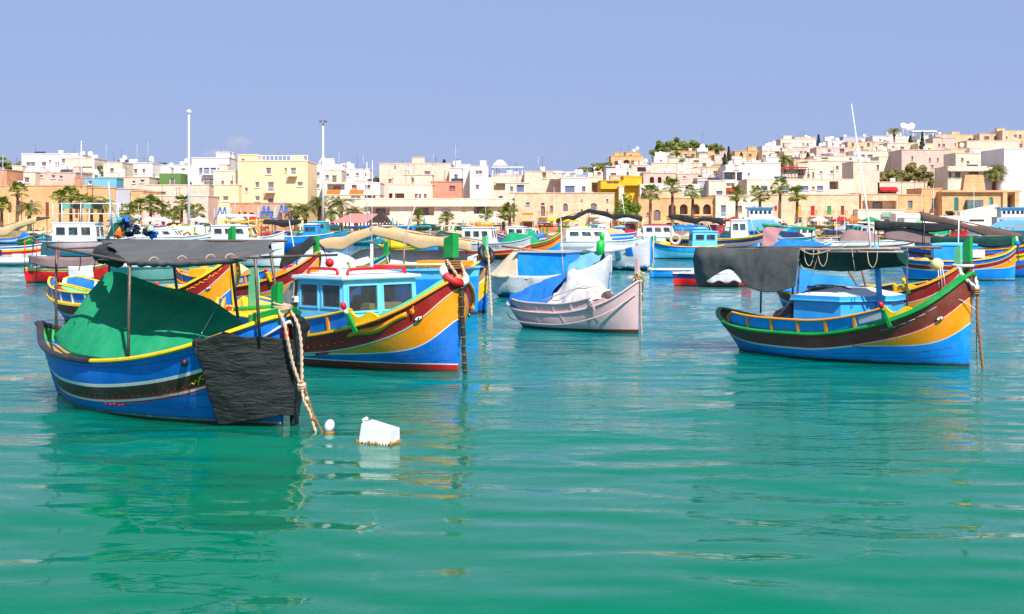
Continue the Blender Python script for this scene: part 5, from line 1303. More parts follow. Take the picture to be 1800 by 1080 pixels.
bb('blue and maroon boat with a tall green post and big dark awning, right edge', 1835, 470, 8.5, 14, [('blue', .25), ('maroon', .25), ('blue', .2), 'blue', 'dark'], 2.6, 1.9, 1.1, 1.3, 'orange', awn=(-3.2, 2.5, 2.8, 3.5, 2.2, 'brown', .15), head=('green', 2.6, 1.8))
# U
bb('fishing boat with long dark awning and beige folded canvas, centre right', 1345, 446, 9.0, 6, [('yellow', .14), ('navy', .3), ('wood', .2), 'azure', 'dark'], 2.8, 1.9, 1.35, 1.4, 'yellow', awn=[(-4.0, .4, 2.6, 3.6, 3.2, 'black', .2)], cab=(1.4, 3.0, 1.8, 1.2, 3.0, 'white', 'white', .2, 2), n=22, head=('green', 2.4, 1.6), mast=[(-3, -1, 1, 3.4, .1), (3.6, -.6, 1.2, 3.6, -.5), (.3, -.8, 1.2, 3.6, 0)])
bb('boat with pink side curtain and green awning next to a white powerboat', 1462, 452, 6.0, 10, [('white', .3), ('azure', .2), 'white', 'dark'], 2.2, 1.5, 1.0, 1.1, 'white', awn=(-2.4, 1.4, 2.2, 2.75, 2.4, 'green', .12), tr=.8, extra=lambda r, h: tarp(r, [[(-2.5, -1.1, 2.75), (-1.9, -1.15, 2.7), (-.7, -1.15, 2.55)], [(-2.6, -1.15, 1.7), (-1.8, -1.2, 1.6), (-1.3, -1.1, 1.9)], [(-2.7, -1.1, .6), (-1.9, -1.15, .6), (-1.5, -1.1, .9)]], 'pink', 'side_curtain', None, None, 6, .08, 2, parent=r))
bb('white powerboat with blue and white covers behind the dark awning', 1490, 462, 6.0, 8, [('white', .4), ('greywhite', .1), 'white', 'dark'], 2.2, 1.3, 1.0, 1.0, 'white', tr=.85, tent=('tarpblue', -2.4, 1.6, .6, 1.9), skirt=('white', -.6, .6, .5), cat='motor boat', name='motor_boat')
bb('white speedboat with brown cover and dark window line', 1608, 448, 7.5, 6, [('white', .4), ('dark', .12), 'white', 'aqua'], 2.4, 1.55, 1.2, 1.1, 'white', tr=.85, tent=('mauve', -2.8, .8, .95, 2.0), cat='speedboat', name='speedboat', pb=2.2, mast=[(-3, 0, 1, 3.6, 0), (-2.4, 0, 1, 3.4, .1)])
bb('fishing boat with orange bow between the white powerboat and the speedboat', 1500, 444, 5.6, 60, 'B', 2.1, 1.8, .8, 1.0, 'orange', head=('green', 2.6, 1.6))
# purple striped white cabin boat, white cruiser, others mid
bb('white cabin boat with red roof patch and purple side stripe', 1235, 437, 7.4, 6, [('white', .5), ('purple', .22), 'white', 'dark'], 2.5, 1.7, 1.25, 1.2, 'white', tr=.85, cab=(-2.6, .9, 2.0, 1.0, 2.5, 'white', 'red', .5, 3), tent=('cream', -3.5, -2.4, .9, 2.1), cat='motor boat', name='motor_boat')
bb('white motor cruiser with long arched window screen', 1128, 447, 8.2, 5, [('white', .45), ('greywhite', .2), 'white', 'dark'], 2.6, 1.5, 1.15, 1.1, 'white', tr=.85, cab=(-2.6, 1.6, 2.1, 1.0, 2.2, 'white', 'white', .7, 3), cat='motor boat', name='motor_boat', mast=[(-3.6, -.8, 1.0, 6, -.1)])
bb('fishing boat with bright green tent and yellow bow rail', 985, 448, 6.4, 25, [('yellow', .1), ('green', .12), ('red', .2), ('orange', .3), 'azure', 'dark'], 2.2, 1.9, .85, 1.1, 'yellow', tent=('green', -2.5, 1.3, 1.0, 1.9), head=('green', 2.5, 1.7))
bb('fishing boat with steep blue and orange striped bow', 996, 440, 6.8, 30, [('azure', .2), ('orange', .1), ('blue', .14), ('orange', .35), 'azure', 'dark'], 2.3, 2.2, .9, 1.1, 'orange', head=('green', 2.7, 1.9))
bb('yellow and green fishing boat with dark raised cover, left of the red hulled boat', 850, 444, 6.0, 28, [('yellow', .15), ('blue', .15), ('orange', .35), 'azure', 'dark'], 2.2, 1.75, .9, 1.1, 'yellow', tent=('dgreen', -2.6, 1.2, 1.0, 1.8), head=('green', 2.2, 1.6))
bb('blue striped white boat between the white cruiser and the striped bow', 1048, 436, 6.2, 4, [('white', .25), ('azure', .14), ('white', .2), ('darkred', .12), 'white', 'dark'], 2.2, 1.3, 1.0, 1.0, 'white', tr=.8, tent=('navy', -2, 1.6, .45, 1.8))
bb('boat with large black shade awning in the middle distance', 1135, 431, 11, 3, [('azure', .3), ('white', .2), 'azure', 'dark'], 2.8, 1.9, 1.3, 1.4, 'white', awn=[(-5.2, -1.5, 3.0, 3.2, 4.4, 'black', .25), (-1.4, 4.8, 3.0, 4.4, 3.5, 'black', .35)], cab=(3.0, 4.3, 1.6, 1.1, 2.6, 'red', 'white', .2, 1))
bb('small green decked boat with yellow rail left of the white covers', 770, 452, 5.4, 20, [('yellow', .2), ('green', .2), 'azure', 'dark'], 2.0, 1.5, .8, 1.0, 'yellow', tent=('yellow', -2.2, 0, .9, 1.6))
for i, (px, wl, ky) in enumerate(((1143, 478, 'yellow'), (887, 497, 'white'), (1008, 452, 'orange'), (1022, 455, 'lemon'), (1292, 444, 'orange'))):
    d = 7500 / (wl - HOR); mb = MB(); mb.sphere((0, 0, .1), .19, PT(ky), 12, 8, (1, 1, .85)); o = mb.build('float', None, ((px - 900) * d / FPX, d, 0))
    tag(o, ['yellow round float by the rope of the sheet draped boat', 'white and yellow float left of the blue and white covered boat', 'orange float beyond the green bag, leftmost of two', 'lemon float beyond the green bag, rightmost of two', 'orange float near the long dark awning'][i], 'float')

# ---- the crowd of small boats off the quay
def crowd():
    rng = random.Random(11)
    pal = [[('azure', .3), ('white', .2), 'azure', 'dark'], [('yellow', .12), ('green', .12), ('red', .18), 'azure', 'dark'], [('white', .5), 'white', 'dark'], [('blue', .3), ('yellow', .08), ('maroon', .2), 'blue', 'dark'],
           [('green', .3), ('yellow', .1), 'green', 'dark'], [('red', .2), ('white', .2), 'white', 'dark'], [('orange', .2), ('azure', .2), 'blue', 'dark'], [('aqua', .4), ('white', .1), 'aqua', 'dark']]
    nm = ['azure and white', 'yellow, green and red banded', 'plain white', 'blue and maroon', 'green', 'red and white', 'orange and blue', 'turquoise']
    tents = ['white', 'green', 'tarpblue', 'beige', 'dgreen', 'cream', 'turq', 'red', 'navy']
    spots = [(x, rng.uniform(423, 432)) for x in range(600, 1120, 19)] + [(x, rng.uniform(421, 430)) for x in range(1150, 1800, 27)] + [(x, rng.uniform(424, 434)) for x in range(15, 560, 30)]
    seen = {}
    for i, (x, wl) in enumerate(spots):
        k = rng.randrange(len(pal)); x += rng.uniform(-9, 9); L = rng.uniform(4.8, 6.8); yaw = rng.choice([8, 15, 25, 40, 60, 170, 150]); 
        t = rng.choice(tents); typ = rng.random(); kw = {}
        if typ < .35: kw['tent'] = (t, -L * .38, L * .3, rng.uniform(.4, .9), L * .3); d = 'with a %s cover' % {'tarpblue': 'blue', 'dgreen': 'dark green', 'turq': 'turquoise'}.get(t, t)
        elif typ < .6: kw['cab'] = (-L * .2, L * .16, 1.5, .7, rng.uniform(1.9, 2.4), rng.choice(['white', 'sky', 'azure', 'aqua', 'white', 'red']), 'white', .2, 2); d = 'with a small wheelhouse'
        elif typ < .85: kw['awn'] = (-L * .36, L * .22, 1.8, 2.3, 2.4, t, .08); d = 'under a %s awning' % {'tarpblue': 'blue', 'dgreen': 'dark green', 'turq': 'turquoise'}.get(t, t)
        else: d = 'with open deck'
        if rng.random() < .5: kw['head'] = ('green', 2.2, 1.2)
        if rng.random() < .4: kw['mast'] = [(rng.uniform(-1, 1), 0, 1.0, rng.uniform(2.8, 4.5), rng.uniform(-.4, .4))]
        side = 'left' if x < 560 else 'centre' if x < 1130 else 'right'
        lb = '%s small boat %s off the %s quay' % (nm[k], d, side)
        seen[lb] = seen.get(lb, 0) + 1
        if seen[lb] > 1: lb = '%s small boat %s, %s from left off %s quay' % (nm[k].replace(', ', ' '), d, {2: 'second', 3: 'third', 4: 'fourth', 5: 'fifth'}.get(seen[lb], 'last'), side)
        bb(lb, x, wl, L, yaw, pal[k], L * .37, rng.uniform(1.2, 1.8), rng.uniform(.7, 1.0), rng.uniform(.8, 1.1), rng.choice(['white', 'yellow', 'white', 'azure', 'orange']), n=12, front=False, group='small boats moored off the quay', eyes=False, tr=rng.choice([0, 0, .8]), **kw)
crowd()
# ------------------------------------------------------------------ the town
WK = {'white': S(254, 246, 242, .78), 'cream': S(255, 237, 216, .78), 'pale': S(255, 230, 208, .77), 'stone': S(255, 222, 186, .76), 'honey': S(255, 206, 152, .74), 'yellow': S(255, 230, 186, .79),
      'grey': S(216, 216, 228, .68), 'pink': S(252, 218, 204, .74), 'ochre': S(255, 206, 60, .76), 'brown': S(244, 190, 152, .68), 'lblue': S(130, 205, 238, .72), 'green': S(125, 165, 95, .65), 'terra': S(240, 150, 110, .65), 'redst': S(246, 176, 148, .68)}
def wallm(k):
    if k in ('white', 'grey', 'lblue', 'green', 'ochre', 'terra', 'yellow'): return masonry('render_' + k, WK[k], .6, .20, .03, .03)
    return masonry('stone_' + k, WK[k], .30 if k in ('honey', 'stone', 'brown') else .26, .95 if k in ('honey', 'stone', 'brown') else .45, .25 if k in ('honey', 'stone', 'brown') else .12, .12)
def wink(k): return {'w': PT('white'), 'b': PT('azure'), 'g': PT('green'), 't': plain('teal_joinery', S(60, 140, 135, .7)), 'r': PT('red'), 'y': PT('yellow'), 'm': PT('brown'), 'o': PT('orange'), 'd': PT('umber'), 's': PT('cream'), 'p': PT('pink')}[k]
ALLB = []
TGL = lambda: glass('town_glass', (.20, .17, .17), .25)  # paler than the boat glass: distance haze put into the pane colour
def bld(x0, x1, yt, Y, key, wins=(), label=None, depth=9, name='house', parapet=True, tank=0, side=None, cat='building', zb=None, roof=None, off=0.0, extras=None, balc=(), lip=None, group=None):
    """building from photo columns/rows at distance Y. wins: (x0,x1,y0,y1,style) style letters: joinery colour + flags
       A arched, L loggia, S solid shutter/door leaf, N no frame"""
    X0, X1 = (x0 - 900) * Y / FPX, (x1 - 900) * Y / FPX; ZT = CAM_H - (yt - HOR) * Y / FPX
    Zb = ground((X0 + X1) / 2, Y) - .3 if zb is None else zb
    cx = (X0 + X1) / 2; W_ = X1 - X0; H_ = ZT - Zb
    root = thing(name, label, cat, (cx, Y, Zb), 0, group); ALLB.append((x0, x1, yt, Y, root))
    m = wallm(key); fx = lambda x: (x - 900) * Y / FPX - cx; fz = lambda y: CAM_H - (y - HOR) * Y / FPX - Zb
    a, b = -W_ / 2, W_ / 2
    rects = []
    for w_ in wins:
        if len(w_) == 4: w_ = (*w_, 'w')
        r_ = (max(a + .05, fx(w_[0])), min(b - .05, fx(w_[1])), max(.02, fz(w_[3])), min(H_ - .15, fz(w_[2])), w_[4])
        if r_[1] - r_[0] > .15 and r_[3] - r_[2] > .15: rects.append(r_)
    wr = random.Random(int(x0 * 3 + yt * 5))
    if Y > 290 and W_ > 2.2 and H_ > 3 and not (label and 'blank' in label):
        for _ in range(int(2 + W_ * .55)):
            ww, wh = wr.choice([(.7, 1.0), (.9, 1.1), (1.3, 1.1), (.5, .7), (1.1, 2.0)]); wx = wr.uniform(a + .5, b - .5 - ww); wz = H_ - wr.choice([1.0, 1.3, 3.9, 4.2]) - wh
            if wx < a + .3 or wz < .3: continue
            if any(r_[0] - .4 < wx + ww and wx < r_[1] + .4 and r_[2] - .4 < wz + wh and wz < r_[3] + .4 for r_ in rects): continue
            rects.append((wx, wx + ww, wz, wz + wh, wr.choice(['w', 'd', 'm', 's', 'wN', 'b', 'mS', 's', 'd'])))
    mb = MB(); T = .45
    xs = sorted({a, b, *[r_[0] for r_ in rects], *[r_[1] for r_ in rects]}); zs = sorted({0, H_, *[r_[2] for r_ in rects], *[r_[3] for r_ in rects]})
    for p, q in zip(xs, xs[1:]):
        for s_, t_ in zip(zs, zs[1:]):
            xm, zm = (p + q) / 2, (s_ + t_) / 2
            if any(r_[0] < xm < r_[1] and r_[2] < zm < r_[3] for r_ in rects): continue
            mb.add([(p, 0, s_), (q, 0, s_), (q, 0, t_), (p, 0, t_)], [(0, 1, 2, 3)], m)
    for (p, q, s_, t_, st) in rects:
        d = 1.6 if 'L' in st else .28
        mb.add([(p, 0, s_), (q, 0, s_), (q, d, s_), (p, d, s_)], [(0, 1, 2, 3)], m); mb.add([(p, 0, t_), (q, 0, t_), (q, d, t_), (p, d, t_)], [(3, 2, 1, 0)], m)
        mb.add([(p, 0, s_), (p, 0, t_), (p, d, t_), (p, d, s_)], [(3, 2, 1, 0)], m); mb.add([(q, 0, s_), (q, 0, t_), (q, d, t_), (q, d, s_)], [(0, 1, 2, 3)], m)
        if 'L' in st: mb.add([(p, d, s_), (q, d, s_), (q, d, t_), (p, d, t_)], [(0, 1, 2, 3)], m)
        if 'A' in st:
            r0 = (q - p) / 2; r0z = min(r0, (t_ - s_) * .45); k = 8; xc = (p + q) / 2
            arc = [(xc - r0 * math.cos(math.pi * i / k), t_ - r0z + r0z * math.sin(math.pi * i / k)) for i in range(k + 1)]
            for i in range(k):
                (u1, v1), (u2, v2) = arc[i], arc[i + 1]
                mb.add([(u1, .004, v1), (u2, .004, v2), (u2, .004, t_ + .002), (u1, .004, t_ + .002)], [(0, 1, 2, 3)], m)
                mb.add([(u1, .004, v1), (u2, .004, v2), (u2, d, v2), (u1, d, v1)], [(0, 1, 2, 3)], m)
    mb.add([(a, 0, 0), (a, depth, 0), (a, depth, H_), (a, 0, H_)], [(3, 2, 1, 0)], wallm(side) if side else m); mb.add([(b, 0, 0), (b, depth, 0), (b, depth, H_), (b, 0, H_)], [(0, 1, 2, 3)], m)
    mb.add([(a, depth, 0), (b, depth, 0), (b, depth, H_), (a, depth, H_)], [(3, 2, 1, 0)], m)
    rz = H_ - (.5 if parapet else 0)
    mb.add([(a + .01, .01, rz), (b - .01, .01, rz), (b - .01, depth - .01, rz), (a + .01, depth - .01, rz)], [(0, 1, 2, 3)], m)
    mb.build('wall', root, weld=False)
    if parapet:
        c = MB(); e = .09; t = .22; pm = wallm(lip) if lip else m
        c.box((0, t / 2 - e, H_ + .06), (W_ + 2 * e, t, .16), pm); c.box((0, depth - t / 2 + e, H_ + .06), (W_ + 2 * e, t, .16), pm)
        c.box((a + t / 2 - e, depth / 2, H_ + .06), (t, depth - 2 * t + 2 * e, .16), pm); c.box((b - t / 2 + e, depth / 2, H_ + .06), (t, depth - 2 * t + 2 * e, .16), pm)
        c.build('parapet', root)
    for (p, q, s_, t_, st) in rects:
        w_, h_ = q - p, t_ - s_; xc, zc = (p + q) / 2, (s_ + t_) / 2; jm = wink(st[0]); f = min(.13, w_ * .12); yq = 1.5 if 'L' in st else .2
        if 'L' in st:
            o = MB(); n = max(1, int(w_ / 3.2))
            for i in range(n):
                xx = p + w_ * (i + .5) / n; ww = min(1.5, w_ / n * .55); hh = h_ * .74
                o.box((xx, yq, s_ + hh / 2 + .02), (ww, .06, hh), TGL()); o.box((xx, yq - .05, s_ + hh + .05), (ww + .2, .08, .12), jm)
                o.box((xx - ww / 2 - .05, yq - .05, s_ + hh / 2), (.1, .08, hh), jm); o.box((xx + ww / 2 + .05, yq - .05, s_ + hh / 2), (.1, .08, hh), jm)
            o.build('balcony_door', root)
            if 'R' in st:
                o = MB()
                for i in range(int(w_ / .35)): o.box((p + .17 + i * .35, .1, s_ + .45), (.05, .05, .8), jm)
                o.box((xc, .1, s_ + .9), (w_, .1, .08), jm); o.build('railing', root)
            continue
        o = MB()
        if 'S' in st:
            n = 2 if w_ > .8 else 1
            for i in range(n): o.box((p + w_ * (i + .5) / n, yq - .06, zc), (w_ / n - .03, .06, h_ - .02), jm)
            for i in range(n):
                for j in range(2): o.box((p + w_ * (i + .5) / n, yq - .10, s_ + h_ * (.27 + .46 * j)), (w_ / n * .62, .03, h_ * .32), jm)
            o.build('shutter' if h_ < 1.7 else 'door', root); 
        else:
            o.box((p + f / 2, yq - .03, zc), (f, .08, h_), jm); o.box((q - f / 2, yq - .03, zc), (f, .08, h_), jm)
            o.box((xc, yq - .03, t_ - f / 2), (w_ - 2 * f, .08, f), jm); o.box((xc, yq - .03, s_ + f / 2), (w_ - 2 * f, .08, f), jm)
            nn = max(1, round(w_ / 1.0))
            for i in range(1, nn): o.box((p + w_ * i / nn, yq - .03, zc), (f * .7, .07, h_ - 2 * f), jm)
            wo = o.build('window', root)
            g = MB(); g.box((xc, yq + .02, zc), (w_ - f, .02, h_ - f), TGL()); g.build('pane', wo)
            if 'A' not in st and 'N' not in st and w_ < 3:
                g = MB(); g.box((xc, -.05, s_ - .06), (w_ + .2, .16, .1), m); g.build('sill', wo)
    for (bx0, bx1, by, st) in balc:       # balcony slabs with railings or solid fronts
        p, q, z = fx(bx0), fx(bx1), fz(by); o = MB(); o.box(((p + q) / 2, -.55, z - .09), (q - p, 1.08, .16), m)
        if 'P' in st: o.box(((p + q) / 2, -1.04, z + .42), (q - p, .1, .85), m)
        else:
            n = max(3, int((q - p) / .3)); rm = wink(st[0])
            for i in range(n + 1): o.box((p + .04 + (q - p - .08) * i / n, -1.04, z + .4), (.045, .045, .85), rm)
            o.box(((p + q) / 2, -1.04, z + .86), (q - p, .08, .06), rm)
            for s in (p + .03, q - .03): o.box((s, -.5, z + .86), (.06, 1.0, .06), rm)
            for cc in (p + .3, q - .3): o.box((cc, -.3, z - .3), (.15, .5, .25), m)
        o.build('balcony', root)
    rng = random.Random(int(x0 * 7 + yt))
    if Y > 262 and W_ > 3:
        for i in range(rng.choice([0, 1, 1, 2])):
            o = MB(); xx = a + W_ * rng.uniform(.1, .9); hh = rng.uniform(1.2, 3.2); o.tube([(xx, 1.5, H_ - .5), (xx + rng.uniform(-.1, .1), 1.5, H_ + hh)], .045, STEEL(), 5)
            if rng.random() < .6: o.box((xx, 1.5, H_ + hh * .9), (.8, .05, .05), STEEL()); o.box((xx, 1.5, H_ + hh * .75), (.6, .05, .05), STEEL())
            o.build('aerial', root)
    for i in range(tank + (1 if Y > 285 and W_ > 4 else 0)):
        o = MB(); xx = a + W_ * rng.uniform(.15, .85); yy = rng.uniform(1.5, depth - 2); k = rng.random(); z = rz
        if k < .4: o.tube([(xx, yy, z + .4), (xx, yy, z + 1.5)], .55, PT('white'), 10); o.box((xx, yy, z + .2), (1.2, 1.2, .4), m); o.build('water_tank', root)
        elif k < .6: o.box((xx, yy, z + .9), (min(2.6, W_ * .35), 2.2, 1.9), m); o.box((xx, yy, z + 1.9), (min(2.8, W_ * .38), 2.4, .12), m); o.build('roof_hut', root)
        elif k < .8:
            o.hexa([Vector(v) for v in ((xx - 1.2, yy, z + .3), (xx + 1.2, yy, z + .3), (xx + 1.2, yy + 1.4, z + 1.2), (xx - 1.2, yy + 1.4, z + 1.2), (xx - 1.2, yy, z + .38), (xx + 1.2, yy, z + .38), (xx + 1.2, yy + 1.4, z + 1.28), (xx - 1.2, yy + 1.4, z + 1.28))], glass('solar_glass', (.03, .05, .10), .15))
            o.box((xx, yy + 1.3, z + .55), (2.0, .08, 1.1), STEEL()); o.build('solar_panel', root)
        else:
            o.tube([(xx, yy, z), (xx, yy, z + 1.5)], .04, PT('white'), 5); o.sphere((xx, yy - .2, z + 1.7), .6, PT('white'), 10, 6, (1, .25, 1)); o.build('satellite_dish', root)
    if extras: extras(root, fx, fz, m)
    return root
def grid_w(x0, x1, y0, y1, nx, ny, st='w', fw=.5, fh=.55):
    o = []
    for i in range(nx):
        for j in range(ny):
            cx, cy = x0 + (x1 - x0) * (i + .5) / nx, y0 + (y1 - y0) * (j + .5) / ny; hw, hh = (x1 - x0) / nx * fw / 2, (y1 - y0) / ny * fh / 2
            o.append((cx - hw, cx + hw, cy - hh, cy + hh, st))
    return o
def aw(rects, key):
    def f(root, fx, fz, m):
        for (x0, x1, y0, y1) in rects:
            p, q, z0, z1 = fx(x0), fx(x1), fz(y1), fz(y0); o = MB()
            o.hexa([Vector(v) for v in ((p, -1.3, z0), (q, -1.3, z0), (q, -.02, z1 - .05), (p, -.02, z1 - .05), (p, -1.3, z0 + .06), (q, -1.3, z0 + .06), (q, -.02, z1 + .02), (p, -.02, z1 + .02))], FB(key))
            o.box(((p + q) / 2, -1.31, z0 - .15), (q - p, .03, .3), FB(key)); o.build('awning', root)
    return f
# ---- left: skyline and waterfront
bld(-60, 12, 299, 268, 'brown', grid_w(-50, 8, 330, 380, 4, 2, 'm', .3), 'brownish stone house cut by the left edge of the picture', tank=2)
bld(12, 62, 303, 285, 'cream', [(20, 30, 312, 322), (42, 52, 312, 322)], 'narrow cream house behind the left stone front', tank=2)
bld(38, 137, 271, 318, 'white', [(45, 62, 285, 293), (72, 82, 285, 293), (97, 99.5, 285, 292), (101, 103.5, 285, 292)], 'big plain white block with few windows on the left skyline', 12, tank=2)
bld(115, 166, 279, 312, 'cream', [(117, 162, 293, 302, 'dL')], 'cream flats with a long dark balcony opening beside the white block', 10, balc=[(114, 164, 302.5, 'P')], tank=1)
bld(62, 133, 304, 288, 'pink', [(68, 75, 308, 313), (90, 97, 308, 314), (104, 110, 309, 315)], 'low pinkish stone house with flat roof left of the blue wall', tank=3)
bld(-30, 152, 327, 262, 'honey', [(14, 20, 355, 374, 'mS'), (52, 58, 352, 372, 'wA'), (80, 86, 356, 385, 'mS'), (108, 113, 352, 372, 'wA'), (132, 137, 355, 384, 'mS'), (30, 36, 352, 372, 'mA')], 'long honey coloured stone front behind the left palms', 14, parapet=True, name='waterfront_house', tank=2)
bld(131, 152, 313, 280, 'redst', [], 'small brick red house end on the left skyline', tank=0)
bld(149, 205, 314, 276, 'lblue', [(155, 162, 318, 325)], 'light blue painted roof wall on the left', 5, tank=2)
bld(153, 202, 331, 263, 'honey', [(160, 165, 350, 364, 'wA'), (180, 185, 350, 364, 'wA')], 'orange stone house front between the left palms', 12)
bld(202, 230, 333, 263.5, 'grey', [(212, 217, 358, 372, 'sA')], 'narrow grey white house front between orange stone ones', 12)
bld(230, 252, 336, 263, 'honey', [(237, 242, 355, 368, 'mS')], 'narrow orange house front left of the long cream roof', 12)
bld(182, 215, 286, 310, 'cream', [(194, 200, 296, 302, 'd')], 'cream rooftop house with a round tank on the left skyline', tank=2)
bld(212, 268, 287, 322, 'white', [(234, 239, 317, 322), (246, 255, 316, 322), (222, 230, 299, 304)], 'white house with two dark windows left of the green wall', tank=3)
bld(266, 338, 291, 330, 'white', [(300, 306, 296, 301), (318, 326, 296, 301)], 'long white house behind the green wall', tank=2)
bld(280, 318, 305, 296, 'green', [], 'plain green rendered roof wall on the left', 6, parapet=False)
bld(170, 262, 312, 290, 'pale', [(232, 238, 318, 323), (246, 254, 316, 322), (200, 206, 320, 326)], 'pale stone house under the white houses on the left', tank=2)
bld(252, 368, 326, 276, 'pale', [(270, 292, 337, 344, 'sN')], 'long pale upper storey above the pink shop front', 10)
bld(252, 366, 345, 263, 'pink', [(262, 272, 362, 378, 'm'), (282, 294, 362, 378, 'w'), (305, 316, 362, 378, 'm'), (330, 342, 362, 380, 'w')], 'long low pink shop front behind the small palms on the left', 10, lip='white', name='shop')
bld(337, 403, 278, 300, 'white', [(350, 356, 295, 305, 'b'), (358, 368, 295, 306, 'b'), (370, 380, 295, 306, 'b'), (382, 391, 295, 306, 'b'), (358, 389, 314, 325, 'bL')], 'tall white house with blue windows beside the white flagpole', 12, side='grey', balc=[(357, 392, 306.5, 'w'), (357, 391, 325.5, 'w')], tank=3)  # left wall's shade is painted in with grey render
bld(375, 420, 301, 281, 'cream', [(388, 394, 318, 326), (404, 410, 318, 326)], 'cream house against the left side of the tall yellow building', tank=2)
bld(376, 420, 326, 272, 'yellow', [(391, 402, 345, 354), (380, 386, 345, 354)], 'low yellow wing with white window by the yellow building', parapet=True)
def rooftop(root, fx, fz, m):
    o = MB(); p, q = fx(452), fx(540); z = fz(283)
    for i in range(13): o.box((p + (q - p) * i / 12, .3, z + .5), (.16, .16, 1.0), PT('white'))
    o.box(((p + q) / 2, .3, z + 1.02), (q - p + .3, .2, .12), PT('white')); o.box(((p + q) / 2, .32, z + .06), (q - p + .3, .14, .1), PT('white')); o.build('roof_balustrade', root)
bld(418, 541, 284, 275, 'yellow', [(467, 477, 295, 307), (500, 504, 295, 303), (510, 521, 295, 308), (448, 456, 320, 330), (470, 482, 320, 338), (522, 533, 320, 328), (448, 457, 345, 354), (470, 482, 348, 358), (430, 436, 330, 338)], 'tall pale yellow building with white rooftop balustrade', 13, name='apartment_building', balc=[(467, 484, 338, 'w'), (507, 523, 309, 'w')], extras=rooftop, tank=1)
bld(418, 452, 272.5, 279, 'yellow', [(424, 430, 279, 285)], 'yellow roof storey on top of the yellow building', 7)
bld(404, 500, 358, 262, 'brown', [(419, 424, 373, 391, 'mS'), (428, 433, 373, 391, 'mS'), (439, 446, 374, 391, 'm'), (458, 480, 372, 384, 'd'), (489, 496, 374, 390, 'mS')], 'low terracotta stone restaurant front behind the blue letter shaped frames', 9, lip='redst', name='restaurant')
def m_signs():
    for i, (x, y0, y1, lab) in enumerate(((391, 364, 384, 'leftmost'), (468, 362, 384, 'middle'), (499, 359, 384, 'rightmost'))):
        Y = 250; s = Y / FPX; c = P(x, y1, Y); w_, h_ = 12 * s, (y1 - y0) * s; mb = MB()
        mb.tube(spline([(-w_, 0, -.1), (-w_ * .55, 0, h_ * .55), (-w_ * .35, 0, h_), (-w_ * .15, 0, h_ * .5), (.1, 0, h_ * .42), (w_ * .35, 0, h_), (w_ * .5, 0, h_ * .5), (w_ * .8, 0, .1), (w_ * 1.15, 0, -.1)], 4), .13, PT('blue'), 6)
        for xx in (-w_ * 1.2, w_ * 1.2): mb.tube([(xx, .1, h_ * .9), (xx, .1, -c.z + 1.2)], .07, PT('sky'), 6)
        mb.tube([(-w_ * 1.2, .1, .2), (w_ * 1.2, .1, .2)], .04, PT('sky'), 5)
        o = mb.build('letter_frame', None, c); tag(o, 'blue letter M shaped frame on thin posts, %s of the three' % lab, 'sign', 'blue letter frames')
m_signs()
# ---- centre left
bld(540, 602, 290, 305, 'white', [(547, 553, 303, 310), (556, 562, 303, 310), (549, 562, 324, 332)], 'white house behind the tall lamp mast', tank=2)
bld(566, 600, 300, 296, 'cream', [(572, 578, 308, 314, 'b')], 'cream house with blue window beside the mast', tank=1)
bld(590, 650, 298, 312, 'white', [(608, 614, 305, 311), (641, 645, 305, 311), (625, 631, 304, 309)], 'white roof house with small square windows left of the wide beige block', tank=2)
bld(572, 668, 322, 284, 'white', [(575, 606, 324, 334, 'sL'), (618, 627, 325, 332, 'm'), (642, 651, 325, 332, 'm')], 'white flats with orange awnings', 10, extras=aw([(575, 599, 334, 342), (615, 640, 334, 342)], 'orange'))
bld(572, 668, 343, 276, 'cream', [(582, 587, 345, 350), (592, 598, 345, 350), (616, 634, 344, 349), (641, 660, 342, 349, 'd')], 'cream lower flats behind the date palms', 8)
bld(667, 792, 288, 300, 'pale', [(683, 688, 315, 320, 'd'), (693, 696, 292, 295, 'd'), (745, 757, 301, 308)], 'wide blank beige stone block on the centre skyline', 14, tank=0)
bld(708, 760, 308, 287, 'cream', [(723, 728, 313, 322, 'y')], 'small cream roof house in front of the wide beige block', 6)
bld(790, 812, 296, 296, 'white', [], 'white stair tower between beige block and terrace house', 8, tank=1)
bld(683, 717, 325, 268, 'pale', [(683, 690, 340, 350, 'dL'), (694, 711, 340, 350, 'mL')], 'beige flat with two dark balcony doors above the red roofed pavilion', 8)
bld(717, 760, 325, 269, 'pale', [(729, 740, 341, 349, 'm'), (745, 750, 341, 349, 'm')], 'beige flat with narrow shuttered windows above the quay', 8)
bld(757, 812, 320, 276, 'redst', [(790, 800, 327, 333, 'd')], 'terracotta rendered roof house beside the stair', 6, tank=1)
bld(640, 905, 350, 261, 'cream', [(650, 685, 365, 379, 'dL'), (725, 763, 364, 379, 'dL'), (776, 792, 366, 378, 'pS'), (812, 820, 364, 374, 'sS'), (833, 861, 362, 376, 'dL'), (880, 889, 364, 374, 'oS')], 'long cream waterfront flats with deep balconies and wide parapet', 9, name='apartment_building', extras=lambda r, fx, fz, m: (MB().box((0, -.35, fz(358)), (fx(905) - fx(640) + .1, .7, 1.1), m).build('parapet_band', r)))
bld(795, 905, 392, 257, 'stone', [(805, 825, 397, 403, 'dN')], 'low stone quay wall with palms in front of the cream flats', 3, name='quay_wall', cat='wall')
